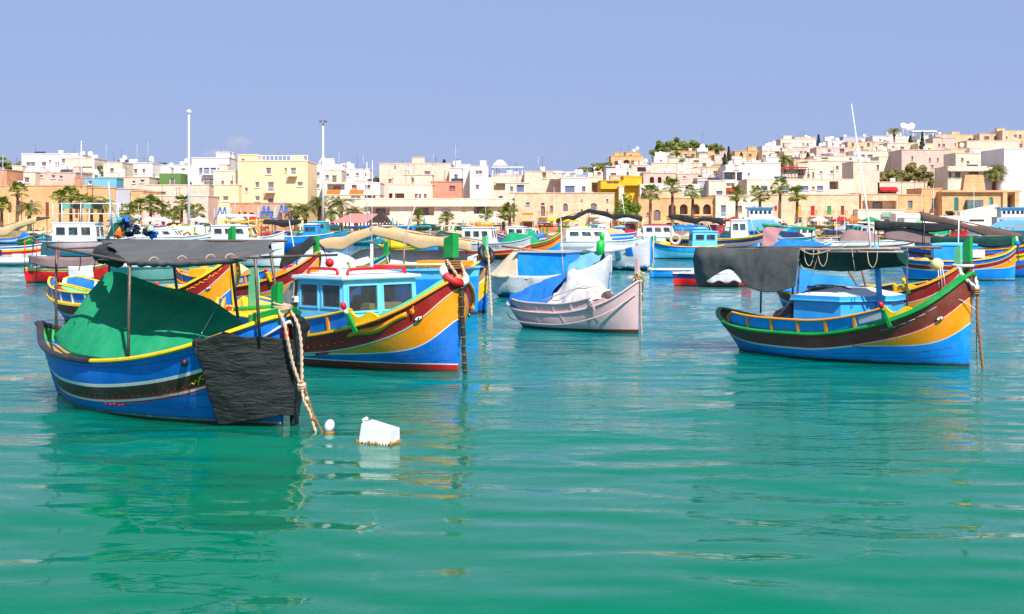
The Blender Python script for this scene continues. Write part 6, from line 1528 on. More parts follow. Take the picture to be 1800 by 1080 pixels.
# ---- centre
bld(798, 826, 290, 312, 'white', [(800, 808, 312, 320, 'b')], 'white house with blue window on the centre skyline', tank=1)
bld(826, 858, 293, 306, 'white', [(835, 848, 300, 308)], 'white house with wide dark window left of the roof terrace', tank=1)
def terrace(root, fx, fz, m):
    o = MB(); p, q = fx(866), fx(918); z0, z1 = fz(309), fz(294)
    for x in (p, (p + q) / 2, q): o.box((x, .4, (z0 + z1) / 2), (.2, .2, z1 - z0), PT('white'))
    o.box(((p + q) / 2, 1.4, z1), (q - p + .5, 3, .2), PT('white')); o.build('pergola', root)
    o = MB(); o.hexa([Vector(v) for v in ((p, 1, z1 + .4), (q - 3, 1, z1 + .4), (q - 3, 3, z1 + .4), (p, 3, z1 + .4), (p + 1, 1, fz(281)), (q - 4, 1, fz(281)), (q - 4, 3, fz(281)), (p + 1, 3, fz(281)))], PT('white')); o.build('roof_room', root)
bld(863, 921, 309, 292, 'cream', [(868, 880, 321, 334, 'sS'), (909, 921, 322, 334, 'b')], 'cream house with open roof terrace and pergola', 9, extras=terrace, balc=[(872, 920, 321, 'P')])
bld(888, 930, 322, 279, 'cream', [(908, 921, 325, 338, 'b'), (896, 902, 328, 338)], 'cream house with blue glazed door above the stone front', 7)
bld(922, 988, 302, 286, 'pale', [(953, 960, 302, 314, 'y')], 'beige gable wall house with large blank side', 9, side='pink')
def roofbits(root, fx, fz, m):
    o = MB(); p, q = fx(972), fx(1013); o.box(((p + q) / 2, 2, fz(303)), (q - p, 4, .2), m)
    for x in (p + .3, (p + q) / 2, q - .3): o.box((x, .4, fz(309)), (.3, .3, fz(303) - fz(315)), m)
    o.build('loggia_roof', root)
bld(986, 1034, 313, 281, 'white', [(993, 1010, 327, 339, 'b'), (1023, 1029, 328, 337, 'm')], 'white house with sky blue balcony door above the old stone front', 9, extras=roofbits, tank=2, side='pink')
bld(1034, 1060, 312, 284, 'cream', [(1040, 1051, 321, 338, 'oL')], 'cream house with tall recessed balcony', tank=1)
bld(1056, 1125, 318, 276, 'ochre', [(1066, 1088, 318, 328, 's'), (1074, 1079, 342, 350, 'd')], 'bright yellow house above the old stone front', 9, balc=[(1056, 1090, 331, 'P'), (1095, 1126, 325, 'P')], lip='ochre')
bld(1096, 1128, 311, 286, 'ochre', [], 'upper storey of the bright yellow house', 8, tank=0)
bld(1088, 1097, 328, 273, 'cream', [], 'pale stair tower splitting the bright yellow house', 3)
bld(1066, 1110, 297, 330, 'white', [(1100, 1106, 303, 309, 'b')], 'white house with solar panels above the yellow house', tank=5)
bld(905, 1080, 340, 260, 'stone', [(924, 931, 356, 361, 'b'), (951, 957, 357, 361, 'd'), (951, 958, 364, 380, 'd'), (967, 972, 362, 373, 'm'), (990, 998, 358, 374, 'mA'), (1021, 1024, 351, 353, 'd'), (1021, 1024, 368, 372, 'd'), (1037, 1050, 357, 380, 'wA'), (1066, 1069, 350, 355, 'd'), (1066, 1069, 368, 372, 'd'),
     (918, 938, 375, 386, 'oS'), (920, 938, 391, 400, 'mS'), (950, 960, 388, 401, 'yAS'), (967, 972, 389, 396, 'm')], 'old two storey stone house with arched windows and yellow arched door', 10, name='waterfront_house',
    balc=[(918, 939, 387, 'mP'), (948, 963, 381, 'm'), (987, 1003, 380, 'sP'), (1034, 1056, 381, 'w')])
# ---- centre right
bld(1131, 1188, 305, 295, 'pink', [(1142, 1150, 311, 322, 'mAL'), (1156, 1163, 311, 322, 'mAL'), (1170, 1178, 310, 322, 'mAL')], 'pinkish house with three arched openings', 8, tank=1)
bld(1125, 1230, 325, 272, 'white', [(1197, 1205, 322, 328, 's')], 'long white blank wall house above the arched stone front', 8, parapet=True)
def arcade_rail(root, fx, fz, m):
    o = MB()
    for x0, x1 in ((1174, 1189), (1194, 1210), (1215, 1230), (1235, 1251)):
        n = 6
        for i in range(n + 1): o.tube([(fx(x0) + (fx(x1) - fx(x0)) * i / n, -.1, fz(383)), (fx(x0) + (fx(x1) - fx(x0)) * i / n, -.1, fz(379))], .07, m, 6)
        o.box(((fx(x0) + fx(x1)) / 2, -.1, fz(379)), (fx(x1) - fx(x0) + .3, .3, .14), m); o.box(((fx(x0) + fx(x1)) / 2, -.1, fz(383.5)), (fx(x1) - fx(x0) + .3, .3, .14), m)
    o.build('balustrade', root)
bld(1122, 1258, 349, 262, 'honey', [(1149, 1161, 369, 388, 'mA'), (1175, 1188, 359, 377, 'dAL'), (1195, 1209, 359, 377, 'dAL'), (1216, 1230, 359, 377, 'dAL'), (1236, 1250, 359, 377, 'dAL'), (1137, 1140, 374, 379, 'd')], 'old stone front with four arches and balustrade', 10, name='waterfront_house', extras=arcade_rail)
bld(1135, 1200, 336, 266, 'stone', [(1150, 1156, 341, 346, 'd')], 'ragged upper wall of the arched stone front', 6)
bld(1258, 1330, 344, 261, 'cream', [(1267, 1276, 361, 381, 'b'), (1298, 1304, 362, 373, 'd'), (1323, 1328, 363, 373, 'pS'), (1267, 1276, 388, 400, 'm')], 'cream stone house with tall blue window and rough parapet', 10, name='waterfront_house', balc=[(1264, 1279, 382, 'w')])
bld(1226, 1248, 319, 281, 'grey', [], 'windowless left side of the cream house, its shade painted blue grey', 8)  # separate block in grey render: painted shade for the cream house's left side
bld(1246, 1276, 318, 277, 'cream', [(1259, 1270, 336, 344, 'b')], 'cream house with one blue window next to its shaded side painted grey', 8, tank=1)
bld(1272, 1312, 302, 284, 'white', [(1272, 1293, 303, 316, 'bL'), (1295, 1305, 300, 318, 'bL'), (1276, 1292, 322, 329, 's'), (1298, 1305, 327, 333)], 'white house with large glazed terraces behind a red awning', 9, extras=aw([(1276, 1298, 331, 337), (1297, 1310, 334, 345)], 'red'))
bld(1276, 1312, 291, 292, 'white', [], 'white upper slab with sloping top', 8)
bld(1309, 1372, 287, 300, 'white', [(1314, 1318, 304, 310)], 'large white blank fronted house right of centre', 10, tank=1)
bld(1313, 1500, 316, 275, 'cream', [(1320, 1327, 326, 334, 's'), (1337, 1349, 327, 335, 'b'), (1353, 1358, 329, 334, 's'), (1374, 1388, 327, 335, 'b'), (1398, 1421, 327, 335, 'b'), (1427, 1432, 328, 334, 's'), (1436, 1447, 327, 335, 'b'), (1458, 1474, 319, 333, 'mL')], 'long cream house with a row of blue windows above the stone wall', 10, tank=2)
bld(1330, 1510, 343, 262, 'stone', [(1361, 1366, 362, 371, 'rS'), (1403, 1408, 361, 379, 'yS'), (1425, 1432, 362, 379, 'rS'), (1454, 1461, 362, 378, 'gS'), (1478, 1484, 362, 378, 'mS'), (1404, 1409, 386, 398, 'm'), (1426, 1436, 386, 398, 'm'), (1456, 1466, 386, 398, 'm'), (1478, 1484, 388, 394, 'b')], 'long stone front with yellow, red and green balcony doors', 12, name='waterfront_house', balc=[(1400, 1412, 380, 'm'), (1422, 1436, 380, 'm'), (1450, 1465, 379.5, 'm'), (1474, 1488, 379.5, 'm')])
def red_terrace(root, fx, fz, m):
    o = MB(); p, q = fx(1368), fx(1418); o.hexa([Vector(v) for v in ((p, -2, fz(297)), (q, -2, fz(296)), (q, 1, fz(294)), (p, 1, fz(294)), (p, -2, fz(296)), (q, -2, fz(295)), (q, 1, fz(293)), (p, 1, fz(293)))], FB('red')); o.build('awning', root)
    o = MB()
    for i in range(9): o.box((p + (q - p) * i / 8, -1.9, fz(303)), (.12, .12, fz(296) - fz(310)), STEEL())
    o.box(((p + q) / 2, -1.9, fz(304)), (q - p, .1, .1), STEEL()); o.build('terrace_frame', root)
bld(1368, 1432, 298, 306, 'cream', [(1378, 1384, 300, 308, 'd'), (1400, 1412, 299, 308, 'd'), (1428, 1431, 303, 313, 'm')], 'cream house with red roofed terrace', 8, extras=red_terrace, balc=[(1374, 1400, 313, 'P')])
bld(1420, 1545, 284, 315, 'cream', [(1441, 1446, 301, 306), (1459, 1465, 300, 306), (1505, 1508, 302, 307, 'm'), (1543, 1545, 290, 296)], 'big plain cream house with small paired windows right of the red terrace', 12, tank=2)
bld(1500, 1546, 285, 290, 'pale', [(1541, 1545, 290, 298, 'm')], 'tall blank cream gable behind the right hand mast', 10)
# ---- upper hill, centre
bld(1074, 1131, 275, 430, 'honey', [(1080, 1087, 283, 290, 'dAL'), (1096, 1107, 281, 290, 'dAL'), (1090, 1093, 283, 288, 'd')], 'orange stone villa with two arched openings on the hill', 10, tank=0)
bld(1100, 1125, 268, 436, 'honey', [(1106, 1111, 272, 276, 'd')], 'upper storey of the orange hill villa', 6, tank=1)
bld(1040, 1075, 300, 380, 'pale', [(1050, 1056, 303, 307, 'd')], 'low pale house with solar roof beside reeds', tank=2)
bld(1150, 1212, 276, 405, 'white', [(1160, 1164, 281, 285), (1195, 1200, 281, 285)], 'white bungalow below the hilltop trees', 8, tank=3)
bld(1205, 1250, 279, 400, 'cream', [(1219, 1229, 282, 285, 'd')], 'cream bungalow beside the hilltop chapel', 8, tank=2)
bld(1110, 1146, 291, 350, 'pale', [(1120, 1136, 294, 302, 'dL')], 'house with dark roofed terrace left of the palm crown', 8, tank=2)
bld(1180, 1256, 266, 440, 'honey', [(1190, 1196, 271, 274, 'd'), (1203, 1208, 271, 274, 'd'), (1215, 1221, 271, 274, 'd')], 'long orange stone farm building on the hilltop', 9, tank=0)
bld(1145, 1230, 287, 372, 'pale', [], 'long blank garden wall house on the hillside', 8)
bld(1225, 1275, 294, 362, 'stone', [(1232, 1238, 298, 303, 'd')], 'rough stone hillside house', 8)
bld(1190, 1255, 306, 330, 'pink', [(1226, 1242, 308, 313, 'w'), (1200, 1206, 310, 314)], 'pinkish hillside house with wide white window', 8, tank=1)
bld(1256, 1300, 273, 432, 'pink', [(1268, 1274, 277, 281, 'd')], 'pinkish hilltop house behind the cypress', 8, tank=2)
bld(1292, 1333, 266, 425, 'honey', [(1300, 1305, 271, 275, 'd'), (1316, 1321, 271, 275, 'd')], 'orange hilltop house with flat roof right of the cypress', 8)
bld(1285, 1345, 283, 380, 'cream', [(1296, 1302, 288, 292), (1325, 1332, 287, 292)], 'cream hillside house below the orange one', 8, tank=2)
def chapel():
    r = thing('chapel', 'tiny white hilltop bell chapel with a cross', 'chapel', P(1235, 267, 433)); s = 433 / FPX
    mb = MB(); mb.prism([(-1.6, 0), (1.6, 0), (1.6, 3), (-1.6, 3)], -4, 1.1, PT('white')); mb.build('wall', r)
    mb = MB(); mb.hexa([Vector(v) for v in ((-1, 0, 1.1), (1, 0, 1.1), (1, .5, 1.1), (-1, .5, 1.1), (-.5, 0, 2.4), (.5, 0, 2.4), (.5, .5, 2.4), (-.5, .5, 2.4))], PT('white')); mb.build('bell_gable', r)
    mb = MB(); mb.box((0, .2, 4.2), (.08, .08, 3.4), STEEL()); mb.box((0, .2, 5.2), (.9, .08, .08), STEEL()); mb.build('cross', r)
chapel()
# ---- upper hill, right
bld(1372, 1434, 245, 455, 'cream', [(1385, 1390, 251, 256), (1410, 1414, 252, 256)], 'cream hilltop house with white tank right of centre skyline', 10, tank=1)
bld(1398, 1433, 242, 462, 'pink', [(1425, 1429, 247, 251)], 'pink grey upper block on the hilltop', 8)
bld(1340, 1378, 257, 440, 'white', [(1343, 1350, 272, 278, 'd')], 'white stepped hill house left of the cream hilltop house', 9, tank=3)
bld(1340, 1372, 266, 418, 'pale', [(1362, 1370, 265, 273, 'dL'), (1341, 1346, 273, 278, 'd')], 'pale house with shaded terrace on the slope', 8, tank=1)
bld(1380, 1420, 259, 425, 'pink', [(1405, 1411, 266, 272), (1413, 1418, 266, 272)], 'pinkish house with two square windows on the slope', 8, tank=3)
bld(1418, 1445, 258, 428, 'cream', [(1423, 1432, 267, 270, 'r')], 'cream house with red slit window on the slope', 8)
bld(1435, 1500, 260, 412, 'pink', [(1454, 1461, 263, 269), (1476, 1484, 262, 268, 'm')], 'long pinkish slope house with two windows', 9, tank=2)
bld(1380, 1436, 278, 385, 'pale', [(1392, 1398, 283, 288), (1420, 1426, 283, 288)], 'pale middle slope house under the pinkish ones', 8, tank=2)
bld(1430, 1500, 275, 375, 'cream', [(1440, 1456, 277, 281, 's'), (1470, 1474, 278, 283), (1492, 1498, 278, 283)], 'cream middle slope house with low wide window', 8, tank=3)
bld(1455, 1482, 248, 452, 'white', [(1462, 1466, 252, 256)], 'white round cornered hilltop house', 8, tank=4)
bld(1482, 1532, 241, 468, 'grey', [(1496, 1500, 252, 258), (1504, 1508, 252, 258)], 'grey roofed hilltop house behind the mast', 10, tank=1)
bld(1490, 1560, 250, 440, 'stone', [(1497, 1501, 252, 257, 'd'), (1524, 1529, 252, 257, 'd'), (1545, 1552, 253, 258)], 'stone hillside house with dark windows right of the mast', 8, tank=2)
bld(1534, 1600, 240, 460, 'white', [(1545, 1549, 245, 249), (1553, 1557, 246, 250)], 'white hilltop house among roof tanks', 10, tank=4)
bld(1500, 1585, 266, 395, 'cream', [(1501, 1507, 273, 277, 'o'), (1514, 1520, 272, 276, 'd'), (1525, 1534, 272, 276, 'd'), (1565, 1570, 270, 275)], 'long slope house with orange stained front and solar panels', 9, tank=5)
bld(1560, 1612, 252, 425, 'pale', [(1582, 1590, 258, 265), (1568, 1572, 257, 262)], 'pale slope house with square grey window', 8, tank=1)
def modern(root, fx, fz, m):
    o = MB(); p, q = fx(1600), fx(1644); o.box(((p + q) / 2, 1, fz(231.5)), (q - p, 6, .4), PT('white'))
    for x in (p + .5, (p + q) / 2, q - 1.2): o.box((x, -1.5, fz(236)), (.25, .25, fz(232) - fz(241)), PT('white'))
    o.build('flat_roof', root)
    for x in (1597, 1604, 1589): o = MB(); o.sphere((fx(x), 1, fz(227) + (x % 3) * .5), 1.1, PT('white'), 10, 7, (1, .4, 1)); o.tube([(fx(x), 1, fz(228)), (fx(x), 1, fz(240))], .08, PT('white'), 5); o.build('satellite_dish', root)
bld(1584, 1642, 241, 462, 'white', [(1604, 1615, 234, 240, 'b'), (1622, 1634, 242, 247, 'w')], 'modern white hilltop house with flat roof and satellite dishes', 9, extras=modern, tank=0)
bld(1612, 1655, 246, 440, 'white', [(1618, 1624, 250, 254), (1640, 1646, 250, 254)], 'white terrace house below the modern roof', 8, tank=2)
bld(1644, 1716, 237, 470, 'stone', [(1703, 1707, 243, 248, 'd')], 'wide tan block on the right skyline', 12, tank=1)
bld(1722, 1765, 236, 465, 'stone', [(1730, 1739, 240, 245, 'd'), (1747, 1755, 240, 245, 'd')], 'tan block with two dark openings on the right skyline', 12)
bld(1762, 1860, 230, 460, 'stone', [(1768, 1771, 240, 244, 'd')], 'tall tan block at the right end of the skyline', 14)
bld(1640, 1680, 243, 430, 'pink', [(1649, 1653, 253, 258, 'm'), (1657, 1661, 253, 258, 'm'), (1678, 1680, 252, 256, 'm')], 'pink house with grey roof and brown windows', 8, lip='grey')
bld(1700, 1790, 248, 425, 'pale', [], 'wide blank tan upper terrace wall on the right', 9)
bld(1614, 1640, 253, 418, 'yellow', [(1618, 1622, 256, 260)], 'small yellowish house beside the big cypress', 7)
bld(1585, 1670, 264, 335, 'pink', [(1602, 1605, 275, 281, 'd'), (1633, 1636, 278, 284, 'm'), (1647, 1650, 278, 284, 'm'), (1636, 1641, 290, 296, 's')], 'large pinkish wall house above the feathery trees', 12)
bld(1545, 1600, 276, 345, 'cream', [(1578, 1582, 292, 297, 's'), (1565, 1570, 283, 288)], 'cream house left behind the feathery trees', 10)
bld(1665, 1715, 262, 350, 'stone', [(1672, 1676, 272, 276, 's')], 'orange tan house above the wide cream one', 8)
bld(1680, 1765, 270, 318, 'cream', [(1699, 1704, 283, 289, 's'), (1736, 1741, 282, 287)], 'upper cream terrace house left of the tall white gable', 9, tank=2)
bld(1666, 1768, 294, 288, 'cream', [(1668, 1672, 303, 313, 't'), (1679, 1688, 303, 313, 't'), (1703, 1720, 303, 306, 'd'), (1729, 1736, 301, 312, 't')], 'wide cream house with teal windows behind the orange villa', 9, balc=[(1666, 1768, 300, 'mP')], tank=0)
bld(1765, 1860, 262, 284, 'white', [], 'tall blank white gable at the right edge', 14, tank=1)
bld(1733, 1770, 315, 282, 'white', [], 'white wall below the palm at the right', 4)
# ---- right waterfront
bld(1504, 1514, 341, 264, 'brown', [], 'narrow brown stone pier wall at the end of the stone front', 8)
bld(1514, 1578, 342, 263, 'stone', [(1516, 1576, 353, 368, 'dL')], 'stone house with long dark loggia and sage sign', 10, name='waterfront_house')
bld(1508, 1590, 369, 259, 'cream', [(1552, 1567, 386, 397, 'tA')], 'cream ground floor with rose framed arched shop door', 4, name='shop')
def sage():
    c = P(1559, 377, 258.6); o = MB(); o.box((0, 0, 0), (1.75, .08, .85), plain('sage_board', S(150, 215, 185, .7))); b = o.build('shop_sign', None, c); tag(b, 'blank sage green sign board above the arched shop door', 'sign')
sage()
bld(1543, 1630, 321, 290, 'pale', [(1545, 1576, 335, 341, 'dL')], 'pale house with small red awning above the loggia house', 8, extras=aw([(1545, 1576, 329, 335)], 'red'))
bld(1578, 1622, 343, 264, 'honey', [(1596, 1604, 353, 366, 't')], 'orange stone house with one teal window', 10)
bld(1620, 1656, 332, 265, 'honey', [(1637, 1646, 349, 366, 'pA')], 'orange stone house with tall pale shuttered window', 10, extras=lambda r, fx, fz, m: [(lambda o: (o.box((fx(1638), -.2, fz(372)), (fx(1652) - fx(1622), .3, 1.0), m), o.build('balustrade', r)))(MB())])
def villa(root, fx, fz, m):
    o = MB(); g = plain('teal_joinery', (0, 0, 0)); p, q = fx(1697), fx(1725); z0, z1 = fz(371), fz(352)
    o.box(((p + q) / 2, -.6, (z0 + z1) / 2), (q - p, 1.1, z1 - z0), g); o.build('enclosed_balcony', root)
    for i in range(4):
        o = MB(); o.box((p + (q - p) * (i + .5) / 4, -1.17, (z0 + z1) / 2 + .25), ((q - p) / 4 - .15, .04, (z1 - z0) * .45), TGL()); o.build('window', root)
    o = MB(); o.box((0, -.25, fz(336.5)), (fx(1790) - fx(1656) + .6, .7, .35), m); o.build('cornice', root)
    for x in (1765, 1786): o = MB(); o.box((fx(x), -.3, fz(357)), (.8, .5, fz(338) - fz(378)), m); o.build('pier', root)
    o = MB(); o.prism([(fx(1692), -.2), (fx(1732), -.2), (fx(1732), 1.5), (fx(1692), 1.5)], fz(337), fz(308), m, [(fx(1696), -.2), (fx(1728), -.2), (fx(1728), 1.5), (fx(1696), 1.5)]); o.build('crest', root)
bld(1656, 1790, 338, 262, 'honey', [(1677, 1685, 347, 371, 'tAS'), (1738, 1746, 347, 369, 'tAS'), (1769, 1781, 343, 368, 'dL')], 'ornate orange stone villa with teal arched windows and enclosed balcony', 12, name='villa', extras=villa)
bld(1575, 1640, 377, 250, 'white', [(1626, 1632, 376, 381, 's'), (1607, 1610, 389, 392, 'd')], 'low white kiosk roof behind the right hand boats', 4, name='kiosk', zb=1.2)
def shut(root, fx, fz, m): o = MB(); o.box(((fx(1611) + fx(1622)) / 2, -.06, fz(391)), (fx(1622) - fx(1611), .05, fz(386) - fz(395)), PT('mint')); o.build('green_shutter', root)
bld(1590, 1650, 384, 246, 'white', [], 'white quay kiosk with mint green shutter', 4, name='kiosk', zb=1.2, extras=shut)
bld(1652, 1760, 381, 249, 'white', [(1680, 1700, 393, 399, 'd'), (1704, 1730, 386, 390, 'dN')], 'long white quay building in front of the orange villa', 5, name='kiosk', zb=1.2)
def ramp_(): 
    c = P(1722, 381, 252); o = MB(); s = 252 / FPX; o.hexa([Vector(v) for v in ((-34 * s, 0, 0), (32 * s, 0, 0), (32 * s, 2, 0), (-34 * s, 2, 0), (-34 * s, 0, .9), (32 * s, 0, 2.2), (32 * s, 2, 2.2), (-34 * s, 2, .9))], wallm('cream')); tag(o.build('ramp_wall', None, c), 'sloping cream parapet wall in front of the orange villa', 'wall')
ramp_()
USED = {}
# hillside infill between the named houses
def infill():
    rng = random.Random(5); n = 0
    for (xa, xb, ya, yb) in ((1040, 1800, 262, 318), (640, 1040, 306, 330), (0, 640, 300, 326)):
        for k in range(26 if xa > 1000 else 9):
            x = xa + (xb - xa) * (k + rng.random()) / (26 if xa > 1000 else 9); w_ = rng.uniform(24, 46); row = rng.random()
            Y = 300 + row * (120 if xa > 1000 else 25); yt = yb + (ya - yb) * row + rng.uniform(-4, 4)
            if xa > 1000: yt += max(0, (1300 - x) / 260) * 22 * row
            key = rng.choice(['cream', 'pale', 'white', 'pink', 'stone', 'cream', 'white']); wn = grid_w(x + 3, x + w_ - 3, yt + 4, yt + 14, rng.choice([2, 3]), 1, rng.choice('wdmb'), .28, .5)
            lab = '%s %s house %s on the %s' % (rng.choice(['small', 'plain', 'flat roofed', 'boxy']), {'pink': 'pinkish', 'stone': 'tan stone'}.get(key, key), rng.choice(['half hidden', 'tucked in', 'set back']), 'right slope' if xa > 1000 else 'centre rise' if xa > 500 else 'left rise')
            lab += {0: ''}.get(0, ''); USED[lab] = USED.get(lab, 0) + 1
            if USED[lab] > 1: lab = lab.replace('house', 'house, %s from the left,' % {2: 'second', 3: 'third', 4: 'fourth'}.get(USED[lab], 'last'))
            bld(x, x + w_, yt, Y, key, wn, lab, rng.uniform(6, 10), tank=rng.choice([0, 1, 2]), group='infill houses')
            n += 1
infill()
# ------------------------------------------------------------------ palms, trees
def leafmat(key, c, c2):
    if key in MATS: return MATS[key]
    m, nt, b = nodes_of(key)
    oi = nt.nodes.new('ShaderNodeTexCoord'); n1 = noise_(nt, oi.outputs['Object'], .9, 3); n2 = noise_(nt, oi.outputs['Object'], 6, 2)
    a = mixc(nt, ramp(nt, n1, .35, .65), c, c2); a = mixc(nt, ramp(nt, n2, .3, .9), a, tuple(x * .6 for x in c))
    nt.links.new(a, b.inputs['Base Color']); b.inputs['Roughness'].default_value = .55
    t = nt.nodes.new('ShaderNodeBsdfTranslucent'); nt.links.new(a, t.inputs['Color']); mx = nt.nodes.new('ShaderNodeMixShader'); mx.inputs[0].default_value = .3
    nt.links.new(b.outputs[0], mx.inputs[1]); nt.links.new(t.outputs[0], mx.inputs[2]); nt.links.new(mx.outputs[0], nt.nodes['Material Output'].inputs[0])
    MATS[key] = m; return m
BARK = lambda: plain('palm_bark', S(150, 110, 90, .6), .95, 0, .35, 5, .05)
def palm(kind, H, cr, seed):
    """returns root: trunk, crown, dead skirt"""
    rng = random.Random(seed)
    r = thing('palm_tree', None, 'palm tree', (0, 0, 0))
    mb = MB(); lean = rng.uniform(-.03, .03) * H
    pts = [(lean * (z / H) ** 2, 0, z) for z in [H * i / 7 for i in range(8)]]
    r0 = .32 if kind == 'fan' else .42
    mb.tube(pts, [r0 * (1.25 if i == 0 else 1 - .35 * i / 7 + (.03 if i % 2 else 0)) for i in range(8)], BARK(), 9); mb.build('trunk', r)
    top = Vector((lean, 0, H)); lm = leafmat('palm_leaf_' + kind, (.17, .26, .03) if kind == 'fan' else (.20, .22, .06), (.36, .38, .06))
    mb = MB()
    if kind == 'fan':
        for k in range(44):
            az = rng.uniform(0, 6.283); el = rng.uniform(-.55, 1.25); d = Vector((math.cos(az) * math.cos(el), math.sin(az) * math.cos(el), math.sin(el)))
            L = cr * rng.uniform(.5, .75); tip = top + d * L; mb.tube([top, tip], .03, lm, 3, cap=False)
            s = d.cross(Vector((0, 0, 1))).normalized(); u = s.cross(d); rl = cr * rng.uniform(.34, .5)
            for q in range(9):
                a = (q - 4) * .33; dd = (d * math.cos(a) + s * math.sin(a)).normalized(); e = tip + dd * rl + Vector((0, 0, -rl * .28 * abs(math.sin(a)) - .12 * rl)); w_ = s * math.cos(a) * rl * .10 - d * math.sin(a) * rl * .10
                mid = tip + dd * rl * .5 + u * .04
                mb.add([tip, mid - w_, e, mid + w_], [(0, 1, 2, 3)], lm)
    else:
        for k in range(34):
            az = rng.uniform(0, 6.283); el = rng.uniform(-.1, 1.3); L = cr * rng.uniform(.85, 1.15); p = Vector(top); h = Vector((math.cos(az), math.sin(az), 0)); rows = []
            n = 9; e = el
            for q in range(n + 1):
                rows.append((Vector(p), (h * math.cos(e) + Vector((0, 0, math.sin(e)))).normalized())); p = p + rows[-1][1] * L / n; e -= (1.9 if el > .3 else 1.2) / n
            for i in range(n):
                (a_, d_), (b_, _) = rows[i], rows[i + 1]; s = Vector((-h.y, h.x, 0)); ln = L * .26 * math.sin(math.pi * (i + 1.3) / (n + 2))
                for g in (-1, 1):
                    for m_ in (0, .5):
                        o_ = a_.lerp(b_, m_); t = o_ + s * g * ln + d_ * ln * .5 + Vector((0, 0, -ln * .35)); mb.add([o_, o_.lerp(b_, .45), t], [(0, 1, 2)], lm)
                mb.add([a_ - s * .03, a_ + s * .03, b_ + s * .03, b_ - s * .03], [(0, 1, 2, 3)], lm)
    mb.build('crown', r, weld=False)
    mb = MB(); dm = leafmat('dead_frond', (.35, .22, .10), (.45, .30, .14))
    for k in range(26):
        az = rng.uniform(0, 6.283); L = cr * rng.uniform(.3, .5); a_ = top + Vector((0, 0, -.1)); h = Vector((math.cos(az), math.sin(az), 0)); s = Vector((-h.y, h.x, 0)) * L * .18
        e = a_ + h * L * .45 + Vector((0, 0, -L)); mb.add([a_, a_.lerp(e, .6) + h * .2 - s, e, a_.lerp(e, .6) + h * .2 + s], [(0, 1, 2, 3)], dm)
    mb.build('dead_fronds', r, weld=False)
    return r
def palms():
    protos = {}
    #   px, crown row, base row, Y, kind, label
    L = [(30, 338, 395, 248, 'fan', 'tall fan palm at the left edge beside a lamp post'), (3, 362, 400, 246, 'fan', 'fan palm cut by the left edge'), (52, 366, 400, 250, 'date', 'short bushy palm right of the leftmost tall palm'),
         (106, 350, 398, 250, 'fan', 'left palm of the pair above the lamp gantry'), (125, 344, 398, 252, 'fan', 'right palm of the pair above the lamp gantry'),
         (160, 355, 400, 250, 'date', 'bushy palm clump, left of the orange house fronts'), (178, 362, 400, 248, 'date', 'bushy yellowing palm next to the gear bags'), (142, 356, 400, 251, 'fan', 'small palm between the gantry and the bushy clump'),
         (226, 374, 402, 246, 'fan', 'short palm left of the pink shop front'), (246, 364, 402, 247, 'fan', 'palm before the left end of the pink shop front'), (265, 360, 402, 249, 'fan', 'palm in front of the orange and pink house corner'), (287, 369, 402, 250, 'fan', 'slim palm before the pink shop front'),
         (305, 379, 404, 246, 'fan', 'shortest palm before the pink shop front'), (319, 360, 404, 248, 'fan', 'tallest palm before the pink shop front'), (345, 375, 405, 247, 'fan', 'full palm at the right end of the pink shop front'),
         (520, 372, 404, 248, 'date', 'date palm left of the tall lamp mast, leftmost of the date palms'), (537, 368, 404, 249, 'date', 'second date palm left of the lamp mast'), (562, 356, 402, 250, 'date', 'tall date palm just left of the lamp mast'),
         (600, 358, 402, 249, 'date', 'tall date palm right of the lamp mast'), (584, 376, 404, 247, 'date', 'low date palm at the lamp mast foot'), (626, 374, 400, 252, 'date', 'date palm behind the red roofed pavilion'),
         (735, 382, 400, 250, 'fan', 'small palm left of the balcony flats centre'), (785, 386, 398, 250, 'fan', 'small low palm before the pale shutters'), (855, 379, 394, 252, 'fan', 'small palm above the low quay wall'), (885, 380, 394, 252, 'fan', 'thin palm next to the small palm on the quay wall'), (896, 373, 398, 251, 'fan', 'palm at the corner of the old stone house'),
         (1143, 342, 400, 248, 'fan', 'palm left of the four stone arches'), (1182, 330, 400, 247, 'fan', 'tallest palm before the four stone arches'), (1217, 339, 398, 248, 'fan', 'palm between the second and third stone arches'),
         (1295, 345, 396, 248, 'fan', 'palm right of the tall blue window'), (1336, 344, 396, 250, 'fan', 'sparse palm left of the coloured doors'), (1370, 331, 396, 248, 'fan', 'tall palm left of the yellow door'), (1401, 344, 398, 247, 'fan', 'palm directly beside the yellow door'),
         (1187, 280, 294, 395, 'fan', 'palm crown among the white bungalows on the hill'), (1379, 283, 296, 372, 'date', 'small palm on the slope above the red terrace'), (1572, 232, 240, 455, 'date', 'small palm on the roof skyline right of the mast'), (1752, 300, 322, 280, 'date', 'bushy palm against the tall white gable'), (1746, 310, 322, 281, 'date', 'low palm fronds left of the tall white gable')]
    for i, (px, cy, by, Y, kd, lab) in enumerate(L):
        zc = CAM_H - (cy - HOR) * Y / FPX; zb = 1.2 if Y < 260 else ground((px - 900) * Y / FPX, Y); 
        if 838 < px < 890: zb = 1.2
        H = max(1.4, zc - zb); key = (kd, i % 3)
        cr = {'fan': 2.0, 'date': 2.9}[kd] * (.8 if H < 3 else 1)
        r = palm(kd, H, cr * (1.25 if px in (1187, 1379) else 1), i)
        r.location = ((px - 900) * Y / FPX, Y, zb); r.rotation_euler = (0, 0, i * 1.7); r['label'] = lab; r['group'] = 'palms along the waterfront' if Y < 260 else 'palms on the slope'
palms()
